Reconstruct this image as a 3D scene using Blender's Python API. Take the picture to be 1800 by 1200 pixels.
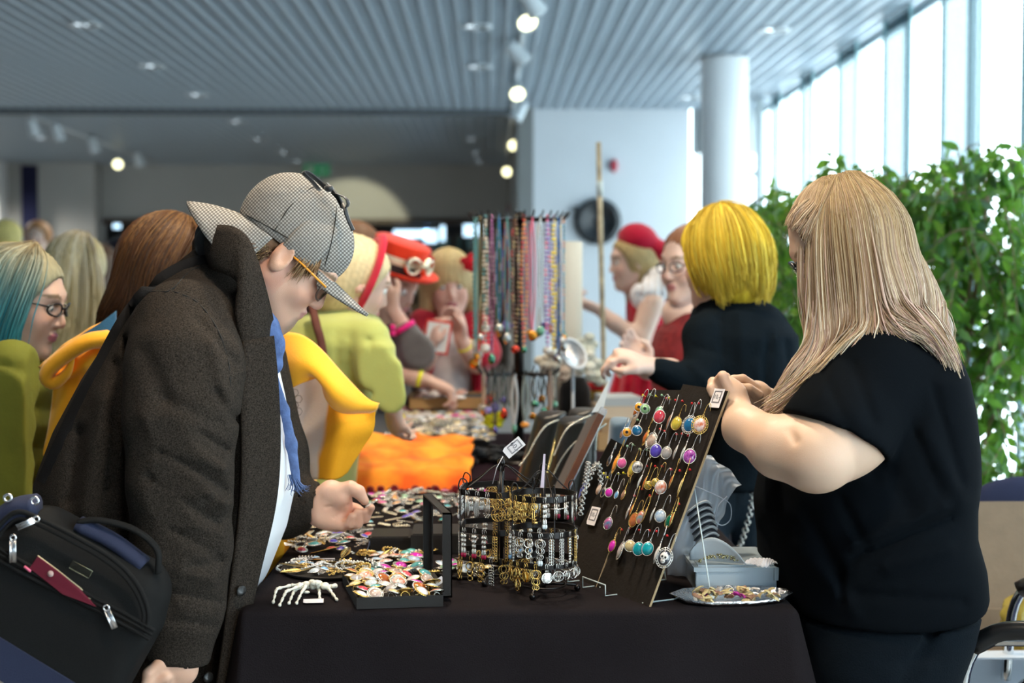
import bpy, math, random
import numpy as np
from mathutils import Vector, Matrix, Euler
random.seed(7)
S = bpy.context.scene
COL = S.collection
for o in list(bpy.data.objects): bpy.data.objects.remove(o)

# ------------------------------------------------------------ camera
EYE = Vector((0, 0, 1.315)); FPX = 2400.0
cam_d = bpy.data.cameras.new('camera'); cam = bpy.data.objects.new('camera', cam_d); COL.objects.link(cam)
cam_d.sensor_width = 36; cam_d.lens = FPX / 1800 * 36; cam_d.clip_start = .05; cam_d.clip_end = 200
cam.location = EYE
cam.rotation_euler = Euler((math.radians(90 - 2.27), 0, math.radians(-.955)))
cam_d.dof.use_dof = True; cam_d.dof.focus_distance = 2.52; cam_d.dof.aperture_fstop = 2.8
S.camera = cam
RC = cam.rotation_euler.to_matrix()

# ------------------------------------------------------------ world, exposure
W = bpy.data.worlds.new('world'); S.world = W; W.use_nodes = True
bg = W.node_tree.nodes['Background']; bg.inputs[0].default_value = (.80, .93, 1, 1); bg.inputs[1].default_value = 6.4
S.view_settings.view_transform = 'Standard'; S.view_settings.look = 'None'
S.view_settings.exposure = 0.2; S.view_settings.gamma = 1; S.view_settings.use_curve_mapping = False

def light(name, kind, loc, energy, col, **k):
    d = bpy.data.lights.new(name, kind); d.energy = energy; d.color = col
    o = bpy.data.objects.new(name, d); COL.objects.link(o); o.location = loc
    aim = k.pop('aim', None)
    for a, b in k.items(): setattr(d, a, b)
    if aim: o.rotation_euler = (Vector(aim) - Vector(loc)).to_track_quat('-Z', 'Y').to_euler()
    return o
# warm ceiling lighting over the stalls (the hall's own downlights and track spots)
for x, y, e in ((.3, 1.2, 44), (-.7, 2.3, 20), (.05, 3.3, 66), (-1.2, 6.2, 36), (.3, 6.0, 30), (1.3, 4.6, 14)):
    light('downlight_beam', 'SPOT', (x, y, 3.22), e * 3.2, (1, .83, .62), spot_size=1.9, spot_blend=.7, shadow_soft_size=.12)
light('track_beam', 'SPOT', (-2.0, 20.4, 3.0), 130, (1, .93, .62), aim=(-2.25, 22.4, 2.2), spot_size=.9, spot_blend=.25, shadow_soft_size=.04)

for x, y, e in ((-5.5, 12, 160), (-2.2, 12, 110), (-5.5, 18.5, 190), (-2.2, 18.5, 170), (-7.5, 20.5, 120), (-3, 24.3, 60)):
    light('hall_downlight', 'SPOT', (x, y, 2.35 if y > 23 else 3.2), e * 2.3, (1, .93, .82), spot_size=2.6, spot_blend=.6, shadow_soft_size=.25)

# ------------------------------------------------------------ helpers: pixels, tags, materials
def ray(px, py):
    return RC @ Vector(((px - 900) / FPX, (600 - py) / FPX, -1))
def pt(px, py, Y):
    d = ray(px, py); return EYE + d * (Y / d.y)
def onz(px, py, z=.75):
    d = ray(px, py); return EYE + d * ((z - EYE.z) / d.z)
def V(*a): return Vector(a)
def tag(o, label, cat, group=None, kind=None):
    if label: o['label'] = label
    if cat: o['category'] = cat
    if group: o['group'] = group
    if kind: o['kind'] = kind
    return o
def thing(name, label, cat, loc=(0, 0, 0), group=None, rot=None):
    o = bpy.data.objects.new(name, None); COL.objects.link(o); o.location = loc; o.empty_display_size = .05
    if rot is not None: o.rotation_euler = rot
    return tag(o, label, cat, group)
def put(name, me, parent=None, loc=None, rot=None, world=False):
    o = bpy.data.objects.new(name, me); COL.objects.link(o)
    if loc is not None: o.location = loc
    if rot is not None: o.rotation_euler = rot
    if parent is not None:
        o.parent = parent
        if world:                                  # mesh is in world coordinates, parent is only moved
            r = parent
            while r.parent: r = r.parent
            if parent is r: o.matrix_parent_inverse = Matrix.LocRotScale(r.location, r.rotation_euler, None).inverted()
    return o
def clone(o, parent=None):
    c = o.copy(); COL.objects.link(c); c.parent = parent
    for ch in list(o.children): clone(ch, c)
    return c

def nt(m):
    m.use_nodes = True; return m.node_tree, m.node_tree.nodes['Principled BSDF']
def mat(name, col, rough=.6, metal=0, spec=.5, bump=0, bscale=200, var=0, vscale=30, attr=None, sheen=0, trans=0, coat=0, emis=None, alpha=1, sss=0, col2=None, aniso=None, ior=None):
    m = bpy.data.materials.new(name); t, b = nt(m)
    c = tuple(col) + (1,)
    b.inputs['Base Color'].default_value = c; b.inputs['Roughness'].default_value = rough
    b.inputs['Metallic'].default_value = metal; b.inputs['Specular IOR Level'].default_value = spec
    b.inputs['Sheen Weight'].default_value = sheen; b.inputs['Transmission Weight'].default_value = trans
    b.inputs['Coat Weight'].default_value = coat; b.inputs['Alpha'].default_value = alpha
    if ior: b.inputs['IOR'].default_value = ior
    if sss:
        b.inputs['Subsurface Weight'].default_value = sss; b.inputs['Subsurface Radius'].default_value = (1, .35, .2); b.inputs['Subsurface Scale'].default_value = .008
    if emis: b.inputs['Emission Color'].default_value = tuple(emis[:3]) + (1,); b.inputs['Emission Strength'].default_value = emis[3]
    L = t.links; N = t.nodes
    tc = N.new('ShaderNodeTexCoord')
    src = None
    if attr:
        a = N.new('ShaderNodeAttribute'); a.attribute_name = attr; src = a.outputs['Color']
    if var or col2:
        n = N.new('ShaderNodeTexNoise'); n.inputs['Scale'].default_value = vscale; n.inputs['Detail'].default_value = 6
        L.new(tc.outputs['Object'], n.inputs['Vector'])
        if col2:
            r = N.new('ShaderNodeValToRGB'); r.color_ramp.elements[0].position = .35; r.color_ramp.elements[1].position = .65
            r.color_ramp.elements[0].color = c; r.color_ramp.elements[1].color = tuple(col2) + (1,)
            L.new(n.outputs['Fac'], r.inputs[0]); src = r.outputs[0]
        else:
            mr = N.new('ShaderNodeMapRange'); mr.inputs['From Min'].default_value = .3; mr.inputs['From Max'].default_value = .7
            mr.inputs['To Min'].default_value = 1 - var; mr.inputs['To Max'].default_value = 1 + var
            L.new(n.outputs['Fac'], mr.inputs['Value'])
            mx = N.new('ShaderNodeVectorMath'); mx.operation = 'SCALE'
            if src: L.new(src, mx.inputs[0])
            else: mx.inputs[0].default_value = c[:3]
            L.new(mr.outputs[0], mx.inputs['Scale']); src = mx.outputs[0]
    if src: L.new(src, b.inputs['Base Color'])
    if bump:
        n2 = N.new('ShaderNodeTexNoise'); n2.inputs['Scale'].default_value = bscale; n2.inputs['Detail'].default_value = 4
        L.new(tc.outputs['Object'], n2.inputs['Vector'])
        bp = N.new('ShaderNodeBump'); bp.inputs['Strength'].default_value = bump; bp.inputs['Distance'].default_value = .004
        L.new(n2.outputs['Fac'], bp.inputs['Height']); L.new(bp.outputs[0], b.inputs['Normal'])
    return m
_mc = {}
def cm(kind, col):
    """cached materials for the small goods"""
    k = (kind, tuple(round(x, 3) for x in col))
    if k in _mc: return _mc[k]
    if kind == 'gem': m = mat('glass_stone', col, .06, 0, .8, coat=1, var=.35, vscale=90)
    elif kind == 'metal': m = mat('metal', col, .22, 1, .5, bump=.25, bscale=900)
    elif kind == 'card': m = mat('card', col, .7, 0, .3)
    elif kind == 'cloth': m = mat('cloth', col, .9, 0, .2, bump=.3, bscale=300, var=.12, vscale=25, sheen=.2)
    elif kind == 'plastic': m = mat('plastic', col, .3, 0, .5)
    elif kind == 'matte': m = mat('matte', col, .8, 0, .3)
    _mc[k] = m; return m
SILVER = (.72, .70, .66); GOLD = (.72, .50, .17); BRONZE = (.42, .30, .14)

# ------------------------------------------------------------ mesh builder
class MB:
    def __init__(s): s.v = []; s.f = []; s.m = []; s.c = None; s.n = 0; s.mi = 0
    def add(s, v, f):
        v = np.asarray(v, dtype=np.float64).reshape(-1, 3); b = s.n
        s.v.append(v); s.n += len(v)
        for q in f: s.f.append(tuple(int(i) + b for i in q)); s.m.append(s.mi)
        return s
    def box(s, lo, hi, M=None):
        x0, y0, z0 = lo; x1, y1, z1 = hi
        v = [(x0, y0, z0), (x1, y0, z0), (x1, y1, z0), (x0, y1, z0), (x0, y0, z1), (x1, y0, z1), (x1, y1, z1), (x0, y1, z1)]
        if M is not None: v = [tuple(M @ Vector(p)) for p in v]
        return s.add(v, [(0, 3, 2, 1), (4, 5, 6, 7), (0, 1, 5, 4), (1, 2, 6, 5), (2, 3, 7, 6), (3, 0, 4, 7)])
    def tube(s, path, r, n=6, closed=False, cap=True, flat=None):
        P = np.array([tuple(p) for p in path], float); k = len(P)
        if np.isscalar(r): r = [r] * k
        if closed: T = np.roll(P, -1, 0) - np.roll(P, 1, 0)
        else:
            T = np.empty_like(P); T[1:-1] = P[2:] - P[:-2]; T[0] = P[1] - P[0]; T[-1] = P[-1] - P[-2]
        T /= np.linalg.norm(T, axis=1)[:, None] + 1e-12
        a = np.array([0, 0, 1.]) if abs(T[0][2]) < .9 else np.array([1., 0, 0])
        u = np.cross(T[0], a); u /= np.linalg.norm(u)
        V_ = []
        for i in range(k):
            u = u - T[i] * np.dot(u, T[i]); u /= np.linalg.norm(u) + 1e-12; w = np.cross(T[i], u)
            for j in range(n):
                an = 2 * math.pi * j / n; fl = flat or 1
                V_.append(P[i] + r[i] * (u * math.cos(an) + w * math.sin(an) * fl))
        F = []
        for i in range(k if closed else k - 1):
            i2 = (i + 1) % k
            for j in range(n):
                j2 = (j + 1) % n; F.append((i * n + j, i * n + j2, i2 * n + j2, i2 * n + j))
        if cap and not closed: F.append(tuple(range(n - 1, -1, -1))); F.append(tuple((k - 1) * n + j for j in range(n)))
        return s.add(V_, F)
    def lathe(s, prof, n=24, M=None, close=True):
        V_ = []; k = len(prof)
        for r, z in prof:
            for j in range(n):
                a = 2 * math.pi * j / n; V_.append((r * math.cos(a), r * math.sin(a), z))
        if M is not None: V_ = [tuple(M @ Vector(p)) for p in V_]
        F = [(i * n + j, i * n + (j + 1) % n, (i + 1) * n + (j + 1) % n, (i + 1) * n + j) for i in range(k - 1) for j in range(n)]
        if close: F.append(tuple(range(n - 1, -1, -1))); F.append(tuple((k - 1) * n + j for j in range(n)))
        return s.add(V_, F)
    def ball(s, c, r, n=10, m=6, M=None):
        if np.isscalar(r): r = (r, r, r)
        V_ = [(0, 0, -1)]; 
        for i in range(1, m):
            ph = math.pi * i / m
            for j in range(n):
                a = 2 * math.pi * j / n; V_.append((math.sin(ph) * math.cos(a), math.sin(ph) * math.sin(a), -math.cos(ph)))
        V_.append((0, 0, 1))
        V_ = [(x * r[0], y * r[1], z * r[2]) for x, y, z in V_]
        if M is not None: V_ = [tuple(M @ Vector(p)) for p in V_]
        V_ = [(x + c[0], y + c[1], z + c[2]) for x, y, z in V_]
        F = [(0, 1 + (j + 1) % n, 1 + j) for j in range(n)]
        for i in range(m - 2):
            for j in range(n): F.append((1 + i * n + j, 1 + i * n + (j + 1) % n, 1 + (i + 1) * n + (j + 1) % n, 1 + (i + 1) * n + j))
        l = len(V_) - 1; F += [(l, 1 + (m - 2) * n + j, 1 + (m - 2) * n + (j + 1) % n) for j in range(n)]
        return s.add(V_, F)
    def grid(s, fn, nu, nv, closeu=False, thick=0):
        P = np.array([[tuple(fn(i / (nu - (0 if closeu else 1)), j / (nv - 1))) for j in range(nv)] for i in range(nu)], float)
        V_ = P.reshape(-1, 3); F = []
        for i in range(nu if closeu else nu - 1):
            for j in range(nv - 1):
                i2 = (i + 1) % nu; F.append((i * nv + j, i2 * nv + j, i2 * nv + j + 1, i * nv + j + 1))
        if thick:
            gu = np.gradient(P, axis=0); gv = np.gradient(P, axis=1); N_ = np.cross(gu, gv); N_ /= np.linalg.norm(N_, axis=2)[..., None] + 1e-9
            Q = (P - N_ * thick).reshape(-1, 3); k = len(V_)
            F += [tuple(k + q for q in reversed(f)) for f in F]
            V_ = np.vstack([V_, Q])
            rim = [(i, 0) for i in range(nu)] + [(nu - 1, j) for j in range(1, nv)] + [(i, nv - 1) for i in range(nu - 2, -1, -1)] + [(0, j) for j in range(nv - 2, 0, -1)]
            ids = [i * nv + j for i, j in rim]
            for a in range(len(ids)):
                b_ = (a + 1) % len(ids); F.append((ids[b_], ids[a], ids[a] + k, ids[b_] + k))
        return s.add(V_, F)
    def prism(s, poly, z0, z1, M=None):
        n = len(poly); v = [(x, y, z0) for x, y in poly] + [(x, y, z1) for x, y in poly]
        if M is not None: v = [tuple(M @ Vector(p)) for p in v]
        return s.add(v, [tuple(range(n - 1, -1, -1)), tuple(range(n, 2 * n))] + [(i, (i + 1) % n, n + (i + 1) % n, n + i) for i in range(n)])
    def mesh(s, name, mats, smooth=True, cols=None):
        me = bpy.data.meshes.new(name); v = np.vstack(s.v)
        me.from_pydata(v.tolist(), [], s.f)
        if not isinstance(mats, (list, tuple)): mats = [mats]
        for m in mats: me.materials.append(m)
        me.polygons.foreach_set('material_index', s.m)
        if smooth: me.shade_smooth()
        if cols is not None: setcol(me, cols)
        me.update(); return me
def setcol(me, cols):
    a = me.color_attributes.new('Col', 'FLOAT_COLOR', 'POINT'); c = np.ones((len(me.vertices), 4), np.float32); c[:, :3] = cols
    a.data.foreach_set('color', c.ravel())
def autos(me, ang=35):
    me.shade_smooth()
    try: me.set_sharp_from_angle(angle=math.radians(ang))
    except Exception: pass
    return me
def arc(c, r, a0, a1, n, u=V(1, 0, 0), w=V(0, 0, 1)):
    return [c + (u * math.cos(a0 + (a1 - a0) * i / n) + w * math.sin(a0 + (a1 - a0) * i / n)) * r for i in range(n + 1)]
def crom(pts, n):
    """Catmull-Rom through points (any dimension)"""
    P = np.array([tuple(p) for p in pts], float); P = np.vstack([2 * P[0] - P[1], P, 2 * P[-1] - P[-2]]); k = len(P) - 3; out = []
    for i in range(n):
        u = i / (n - 1) * k; j = min(int(u), k - 1); t = u - j
        a, b, c, d = P[j:j + 4]
        out.append(.5 * (2 * b + (c - a) * t + (2 * a - 5 * b + 4 * c - d) * t * t + (3 * b - a - 3 * c + d) * t ** 3))
    return np.array(out)

# ------------------------------------------------------------ implicit surfaces (numpy surface nets)
def hit(f, px, py, y0, y1, off=0., n=160):
    d = ray(px, py); ys = np.linspace(y0, y1, n); p = np.array([tuple(EYE + d * (y / d.y)) for y in ys], np.float32); v = f(p)
    i = int(np.argmax(v < 0)) if (v < 0).any() else int(np.argmin(v)); return Vector(p[i]) - Vector(d).normalized() * off
def A(v): return np.array(tuple(v), np.float32)
def smin(a, b, k):
    h = np.maximum(k - np.abs(a - b), 0) / k
    return np.minimum(a, b) - h * h * k * .25
def smax(a, b, k): return -smin(-a, -b, k)
def cone(a, b, ra, rb, sq=None):
    a = A(a); b = A(b); ab = b - a; L = float(ab @ ab) + 1e-9
    def f(p):
        q = p - a; t = np.clip(q @ ab / L, 0, 1); q = q - t[:, None] * ab
        if sq is not None:
            n = A(sq[0]); n = n / np.linalg.norm(n); q = q + (q @ n)[:, None] * n * (1 / sq[1] - 1)
            return (np.linalg.norm(q, axis=1) - (ra + (rb - ra) * t)) * min(1, sq[1])
        return np.linalg.norm(q, axis=1) - (ra + (rb - ra) * t)
    return f
def ell(c, r, R=None):
    c = A(c); r = A(r)
    if R is not None: R = np.array(R, np.float32)
    def f(p):
        q = p - c
        if R is not None: q = q @ R
        k0 = np.linalg.norm(q / r, axis=1); k1 = np.linalg.norm(q / (r * r), axis=1) + 1e-6
        return k0 * (k0 - 1) / k1
    return f
def U(*fs, k=.02):
    def f(p):
        d = None
        for g in fs:
            kk = k
            if isinstance(g, tuple): g, kk = g
            e = g(p); d = e if d is None else smin(d, e, kk)
        return d
    return f
def sub(a, b, k=.01):
    return lambda p: smax(a(p), -b(p), k)
def inter(a, b, k=.01):
    return lambda p: smax(a(p), b(p), k)
def plane(c, n):
    c = A(c); n = A(n); n = n / np.linalg.norm(n); return lambda p: (p - c) @ n
def xf(f, M, s=1.0):
    Mi = np.array(M.inverted(), np.float32)
    return lambda p: f(p @ Mi[:3, :3].T + Mi[:3, 3]) * s
def folds(f, lst):
    """lst: (a, b, width, amp) soft ridges (amp>0) or creases (amp<0)"""
    L = [(cone(a, b, 0, 0), w, am) for a, b, w, am in lst]
    def g(p):
        d = f(p); nr = np.abs(d) < .05; q = p[nr]; e = d[nr]
        for c, w, am in L: e = e - am * np.exp(-(c(q) / w) ** 2)
        d[nr] = e; return d
    return g
RCn = np.array(RC, np.float32); EYn = np.array(tuple(EYE), np.float32)
def pf(f, lst):
    """sculpt cloth folds: (x0, y0, x1, y1, width, depth) strokes given where the photo shows them"""
    def g(p):
        d = f(p); nr = np.abs(d) < .05
        if not nr.any(): return d
        q = (p[nr] - EYn) @ RCn; x = 900 + FPX * q[:, 0] / -q[:, 2]; y = 600 - FPX * q[:, 1] / -q[:, 2]; e = d[nr]
        for x0, y0, x1, y1, w, am in lst:
            dx, dy = x1 - x0, y1 - y0; t = np.clip(((x - x0) * dx + (y - y0) * dy) / (dx * dx + dy * dy + 1e-6), 0, 1)
            D2 = (x - x0 - t * dx) ** 2 + (y - y0 - t * dy) ** 2; e = e - am * np.exp(-D2 / (w * w))
        d[nr] = e; return d
    return g
def spl(pts, r, sq=None):
    """chain of cones through points"""
    return [cone(pts[i], pts[i + 1], r[i], r[i + 1], sq) for i in range(len(pts) - 1)]
def nets(field, lo, hi, h):
    lo = A(lo); hi = A(hi); n = np.maximum(((hi - lo) / h).astype(int) + 1, 4)
    ax = [lo[i] + h * np.arange(n[i], dtype=np.float32) for i in range(3)]
    F = np.empty(tuple(n), np.float32); step = max(1, 400000 // (n[1] * n[2]))
    Yg, Zg = np.meshgrid(ax[1], ax[2], indexing='ij')
    for i in range(0, n[0], step):
        xs = ax[0][i:i + step]; k = len(xs)
        p = np.empty((k, n[1], n[2], 3), np.float32); p[..., 0] = xs[:, None, None]; p[..., 1] = Yg; p[..., 2] = Zg
        F[i:i + k] = field(p.reshape(-1, 3)).reshape(k, n[1], n[2])
    F[0] = F[-1] = 1; F[:, 0] = F[:, -1] = 1; F[:, :, 0] = F[:, :, -1] = 1
    In = F < 0; c = [n[i] - 1 for i in range(3)]
    cnt = np.zeros(c, np.int8); P = np.zeros(tuple(c) + (3,), np.float32)
    cr = [(0, 0, 0), (1, 0, 0), (0, 1, 0), (1, 1, 0), (0, 0, 1), (1, 0, 1), (0, 1, 1), (1, 1, 1)]
    sl = lambda o: tuple(slice(o[i], o[i] + c[i]) for i in range(3))
    for a in range(8):
        for ax_ in range(3):
            if cr[a][ax_] == 0:
                b = list(cr[a]); b[ax_] = 1; b = tuple(b)
                m = In[sl(cr[a])] != In[sl(b)]
                fa = F[sl(cr[a])][m]; fb = F[sl(b)][m]; t = fa / (fa - fb)
                base = np.array(cr[a], np.float32)[None].repeat(len(t), 0); base[:, ax_] += t
                P[m] += base; cnt[m] += 1
    act = cnt > 0; idx = np.full(c, -1, np.int64); idx[act] = np.arange(act.sum())
    g = np.argwhere(act); V_ = (g + P[act] / cnt[act][:, None]) * h + lo
    Fs = []
    for ax_ in range(3):
        u, w = (ax_ + 1) % 3, (ax_ + 2) % 3
        s0 = [slice(1, n[i] - 1) for i in range(3)]; s0[ax_] = slice(0, n[ax_] - 1); s1 = list(s0); s1[ax_] = slice(1, n[ax_])
        i0 = In[tuple(s0)]; i1 = In[tuple(s1)]
        for flip in (0, 1):
            e = np.argwhere((i0 & ~i1) if not flip else (~i0 & i1))
            off = np.array([1, 1, 1]); off[ax_] = 0; e = e + off
            du = np.zeros(3, int); du[u] = 1; dw = np.zeros(3, int); dw[w] = 1
            q = [e - du - dw, e - dw, e, e - du]
            q = np.stack([idx[tuple(x.T)] for x in q], 1)
            Fs.append(q if not flip else q[:, ::-1])
    Fs = np.vstack(Fs); Fs = Fs[(Fs >= 0).all(1)]
    return V_.astype(np.float64), Fs
def relax(Vv, Fq, it=2, lam=.5):
    for _ in range(it):
        acc = np.zeros_like(Vv); w = np.zeros(len(Vv))
        for a in range(4):
            for b in ((a + 1) % 4, (a + 3) % 4):
                np.add.at(acc, Fq[:, a], Vv[Fq[:, b]]); np.add.at(w, Fq[:, a], 1)
        Vv = Vv + lam * (acc / np.maximum(w, 1)[:, None] - Vv)
    return Vv
def sdfmesh(name, parts, mats, colf=None, it=2, parent=None, post=None):
    """parts: list of (field, lo, hi, cell) -> one mesh object"""
    mb_v = []; mb_f = []; b = 0
    for f, lo, hi, h in parts:
        v, q = nets(f, lo, hi, h)
        if len(v) == 0: continue
        v = relax(v, q, it); mb_v.append(v); mb_f.append(q + b); b += len(v)
    v = np.vstack(mb_v); q = np.vstack(mb_f)
    if post: v = post(v)
    me = bpy.data.meshes.new(name)
    me.vertices.add(len(v)); me.vertices.foreach_set('co', v.astype(np.float32).ravel())
    me.loops.add(len(q) * 4); me.loops.foreach_set('vertex_index', q.astype(np.int32).ravel())
    me.polygons.add(len(q)); me.polygons.foreach_set('loop_start', np.arange(0, len(q) * 4, 4, dtype=np.int32))
    try: me.polygons.foreach_set('loop_total', np.full(len(q), 4, np.int32))
    except Exception: pass
    for m in (mats if isinstance(mats, (list, tuple)) else [mats]): me.materials.append(m)
    me.update(calc_edges=True); me.validate(); me.shade_smooth()
    if colf: setcol(me, colf(v.astype(np.float32)))
    return put(name, me, parent, world=True)

def bx(*ps, m=.06):
    lo = [min(p[i] for p in ps) - m for i in range(3)]; hi = [max(p[i] for p in ps) + m for i in range(3)]; return lo, hi
def sec(px0, px1, py, Yc, hd):
    a = pt(px0, py, Yc); c = pt(px1, py, Yc); return (a + c) / 2, (c - a).length / 2, hd
def secfield(secs, k=.05, ax=None):
    """stack of elliptical cross-sections along z, blended continuously"""
    cs = np.array([list(c) + [rx, ry] for c, rx, ry in secs], float); cs = cs[cs[:, 2].argsort()]
    z = cs[:, 2]
    def f(p):
        q = [np.interp(p[:, 2], z, cs[:, i]).astype(np.float32) for i in (0, 1, 3, 4)]
        dx = (p[:, 0] - q[0]) / q[2]; dy = (p[:, 1] - q[1]) / q[3]
        n = (np.abs(dx) ** 2.3 + np.abs(dy) ** 2.3 + 1e-9) ** (1 / 2.3)
        d = (n - 1) * np.minimum(q[2], q[3])
        return np.maximum(d, np.maximum(p[:, 2] - z[-1], z[0] - p[:, 2]) * .9).astype(np.float32)
    return f
# ------------------------------------------------------------ room
M_ceil = mat('ceiling_metal', (.40, .475, .54), .42, .2)
M_plen = mat('ceiling_void', (.20, .24, .28), .8)
M_wall = mat('wall_paint', (.62, .66, .70), .85, var=.02, vscale=2)
M_wallg = mat('grey_wall_paint', (.42, .43, .42), .9, var=.02, vscale=2)
M_white = mat('white_paint', (.78, .80, .82), .6)
M_floor = mat('floor_stone', (.22, .215, .205), .35, var=.12, vscale=6)
M_frame = mat('window_frame', (.42, .47, .49), .5, .3)
def struct(name, mb, m, smooth=False):
    me = mb.mesh(name, m, smooth); o = put(name, me); o['kind'] = 'structure'; return o
CZ = 3.33; XW = 3.1; XL = -9.0; YB = 15.5; YF = 22.6
struct('floor', MB().box((XL - .2, -6.2, -.1), (XW + .2, YF + 6, 0)), M_floor)
def ceiling(name, x0, x1, y0, y1):
    b = MB(); b.mi = 0
    x = x0
    while x < x1: b.box((x, y0, CZ - .008), (x + .024, y1, CZ + .05)); x += .125
    y = y0
    while y < y1: b.box((x0, y, CZ - .001), (x1, y + .018, CZ + .045)); y += .07
    b.mi = 1; b.box((x0, y0, CZ + .13), (x1, y1, CZ + .2))
    return struct(name, b, [M_ceil, M_plen])
ceiling('ceiling', XL, XW, -6, YB)
ceiling('ceiling_rear', XL, .5, YB + .12, YF)
struct('trim_1', MB().box((XL, YB, CZ - .07), (.5, YB + .12, CZ + .2)), mat('bulkhead', (.10, .115, .13), .8))           # bulkhead where the hall steps back
struct('wall_left', MB().box((XL - .2, -6, 0), (XL, YF, CZ + .2)), M_wall)
struct('wall_behind', MB().box((XL, -6.2, 0), (XW + .2, -6, CZ + .2)), M_wall)
struct('wall_back', MB().box((.5, YB, 0), (2.27, YB + .25, CZ + .2)), M_wall)
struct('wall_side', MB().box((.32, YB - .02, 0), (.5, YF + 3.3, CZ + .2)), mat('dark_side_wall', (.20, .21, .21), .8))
b = MB().box((-6.35, YF, 2.42), (.5, YF + .2, CZ + .2)).box((XL, YF - .4, 0), (-6.35, YF + .2, CZ + .2)); struct('wall_far', b, M_wallg)
struct('trim_2', MB().box((-6.35, YF - .05, 2.36), (.32, YF + .18, 2.44)), mat('dark_lintel', (.07, .05, .04), .6))
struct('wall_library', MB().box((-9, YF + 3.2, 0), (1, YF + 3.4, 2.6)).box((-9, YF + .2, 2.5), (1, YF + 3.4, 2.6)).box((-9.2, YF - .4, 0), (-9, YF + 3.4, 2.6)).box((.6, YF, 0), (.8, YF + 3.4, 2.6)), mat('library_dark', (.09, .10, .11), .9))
# window wall on the right: frames, clear panes and pale fins
b = MB()
for k in range(0, 17):
    y = -6 + k * 1.35
    b.box((XW, y - .02, 0), (XW + .05, y + .02, CZ))
b.box((XW, -6, 0), (XW + .06, YB + .3, .12)).box((XW, -6, CZ - .05), (XW + .06, YB + .3, CZ + .2))
struct('window_1', b, mat('pale_frame', (.62, .74, .78), .5))
def thin_glass(name, tint, gl=.06):
    m = bpy.data.materials.new(name); m.use_nodes = True; t = m.node_tree; t.nodes.clear()
    o = t.nodes.new('ShaderNodeOutputMaterial'); a = t.nodes.new('ShaderNodeBsdfTransparent'); g = t.nodes.new('ShaderNodeBsdfGlossy'); x = t.nodes.new('ShaderNodeMixShader')
    a.inputs[0].default_value = tuple(tint) + (1,); g.inputs['Roughness'].default_value = .03; x.inputs[0].default_value = gl
    t.links.new(a.outputs[0], x.inputs[1]); t.links.new(g.outputs[0], x.inputs[2]); t.links.new(x.outputs[0], o.inputs[0]); return m
M_glass = thin_glass('window_glass', (.96, .98, .98), .04)
M_fin = thin_glass('tinted_glass', (.45, .495, .51), .02)
M_edge = mat('fin_edge', (.30, .52, .56), .4)
struct('window_2', MB().box((XW + .02, -6, .1), (XW + .026, YB + .2, CZ)), M_glass)
def fin(i, ya, yb):
    t = thing('window_%d' % i, None, None, (XW - .1, (ya + yb) / 2, 0)); t['kind'] = 'structure'
    p = put('fin_glass', MB().box((XW - .12, ya, .1), (XW - .112, yb, CZ - .01)).mesh('fin_glass', M_fin, False), t, world=True)
    e = put('fin_edge', MB().box((XW - .125, yb - .035, .1), (XW - .105, yb, CZ - .01)).box((XW - .122, ya, .1), (XW - .108, ya + .02, CZ - .01)).mesh('fin_edge', M_edge, False), t, world=True)
for i, (ya, yb) in enumerate([(14.04, 14.45), (12.6, 13.1), (11.1, 11.7), (9.69, 10.36), (8.28, 9.02), (6.9, 7.65), (5.5, 6.25), (4.1, 4.85), (2.7, 3.4), (1.3, 2.0)]):
    fin(3 + i, ya, yb)
b = MB().box((2.75, 14.6, 0), (2.79, 14.66, CZ)).box((2.86, 14.6, 0), (2.93, 14.72, CZ)).box((2.3, YB, CZ - .5), (XW, YB + .06, CZ)).box((2.34, YB, 0), (2.38, YB + .06, CZ))
b.box((2.78, 14.62, 1.9), (2.87, 14.66, 1.96)).box((2.78, 14.62, .9), (2.87, 14.66, .96)).box((2.78, 14.62, 2.5), (2.87, 14.66, 2.56))
struct('window_20', b, M_frame)
struct('window_21', MB().box((2.27, YB + .1, 0), (XW, YB + .106, CZ)), M_glass)
b = MB().lathe([(.205, 0), (.205, CZ - .02)], 48, Matrix.Translation((2.06, 12, 0)), False)
struct('wall_column', b, M_white, True)
struct('wall_pillar', MB().box((-7.95, YF - .8, 0), (-7.75, YF - .4, CZ)), M_white)
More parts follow.
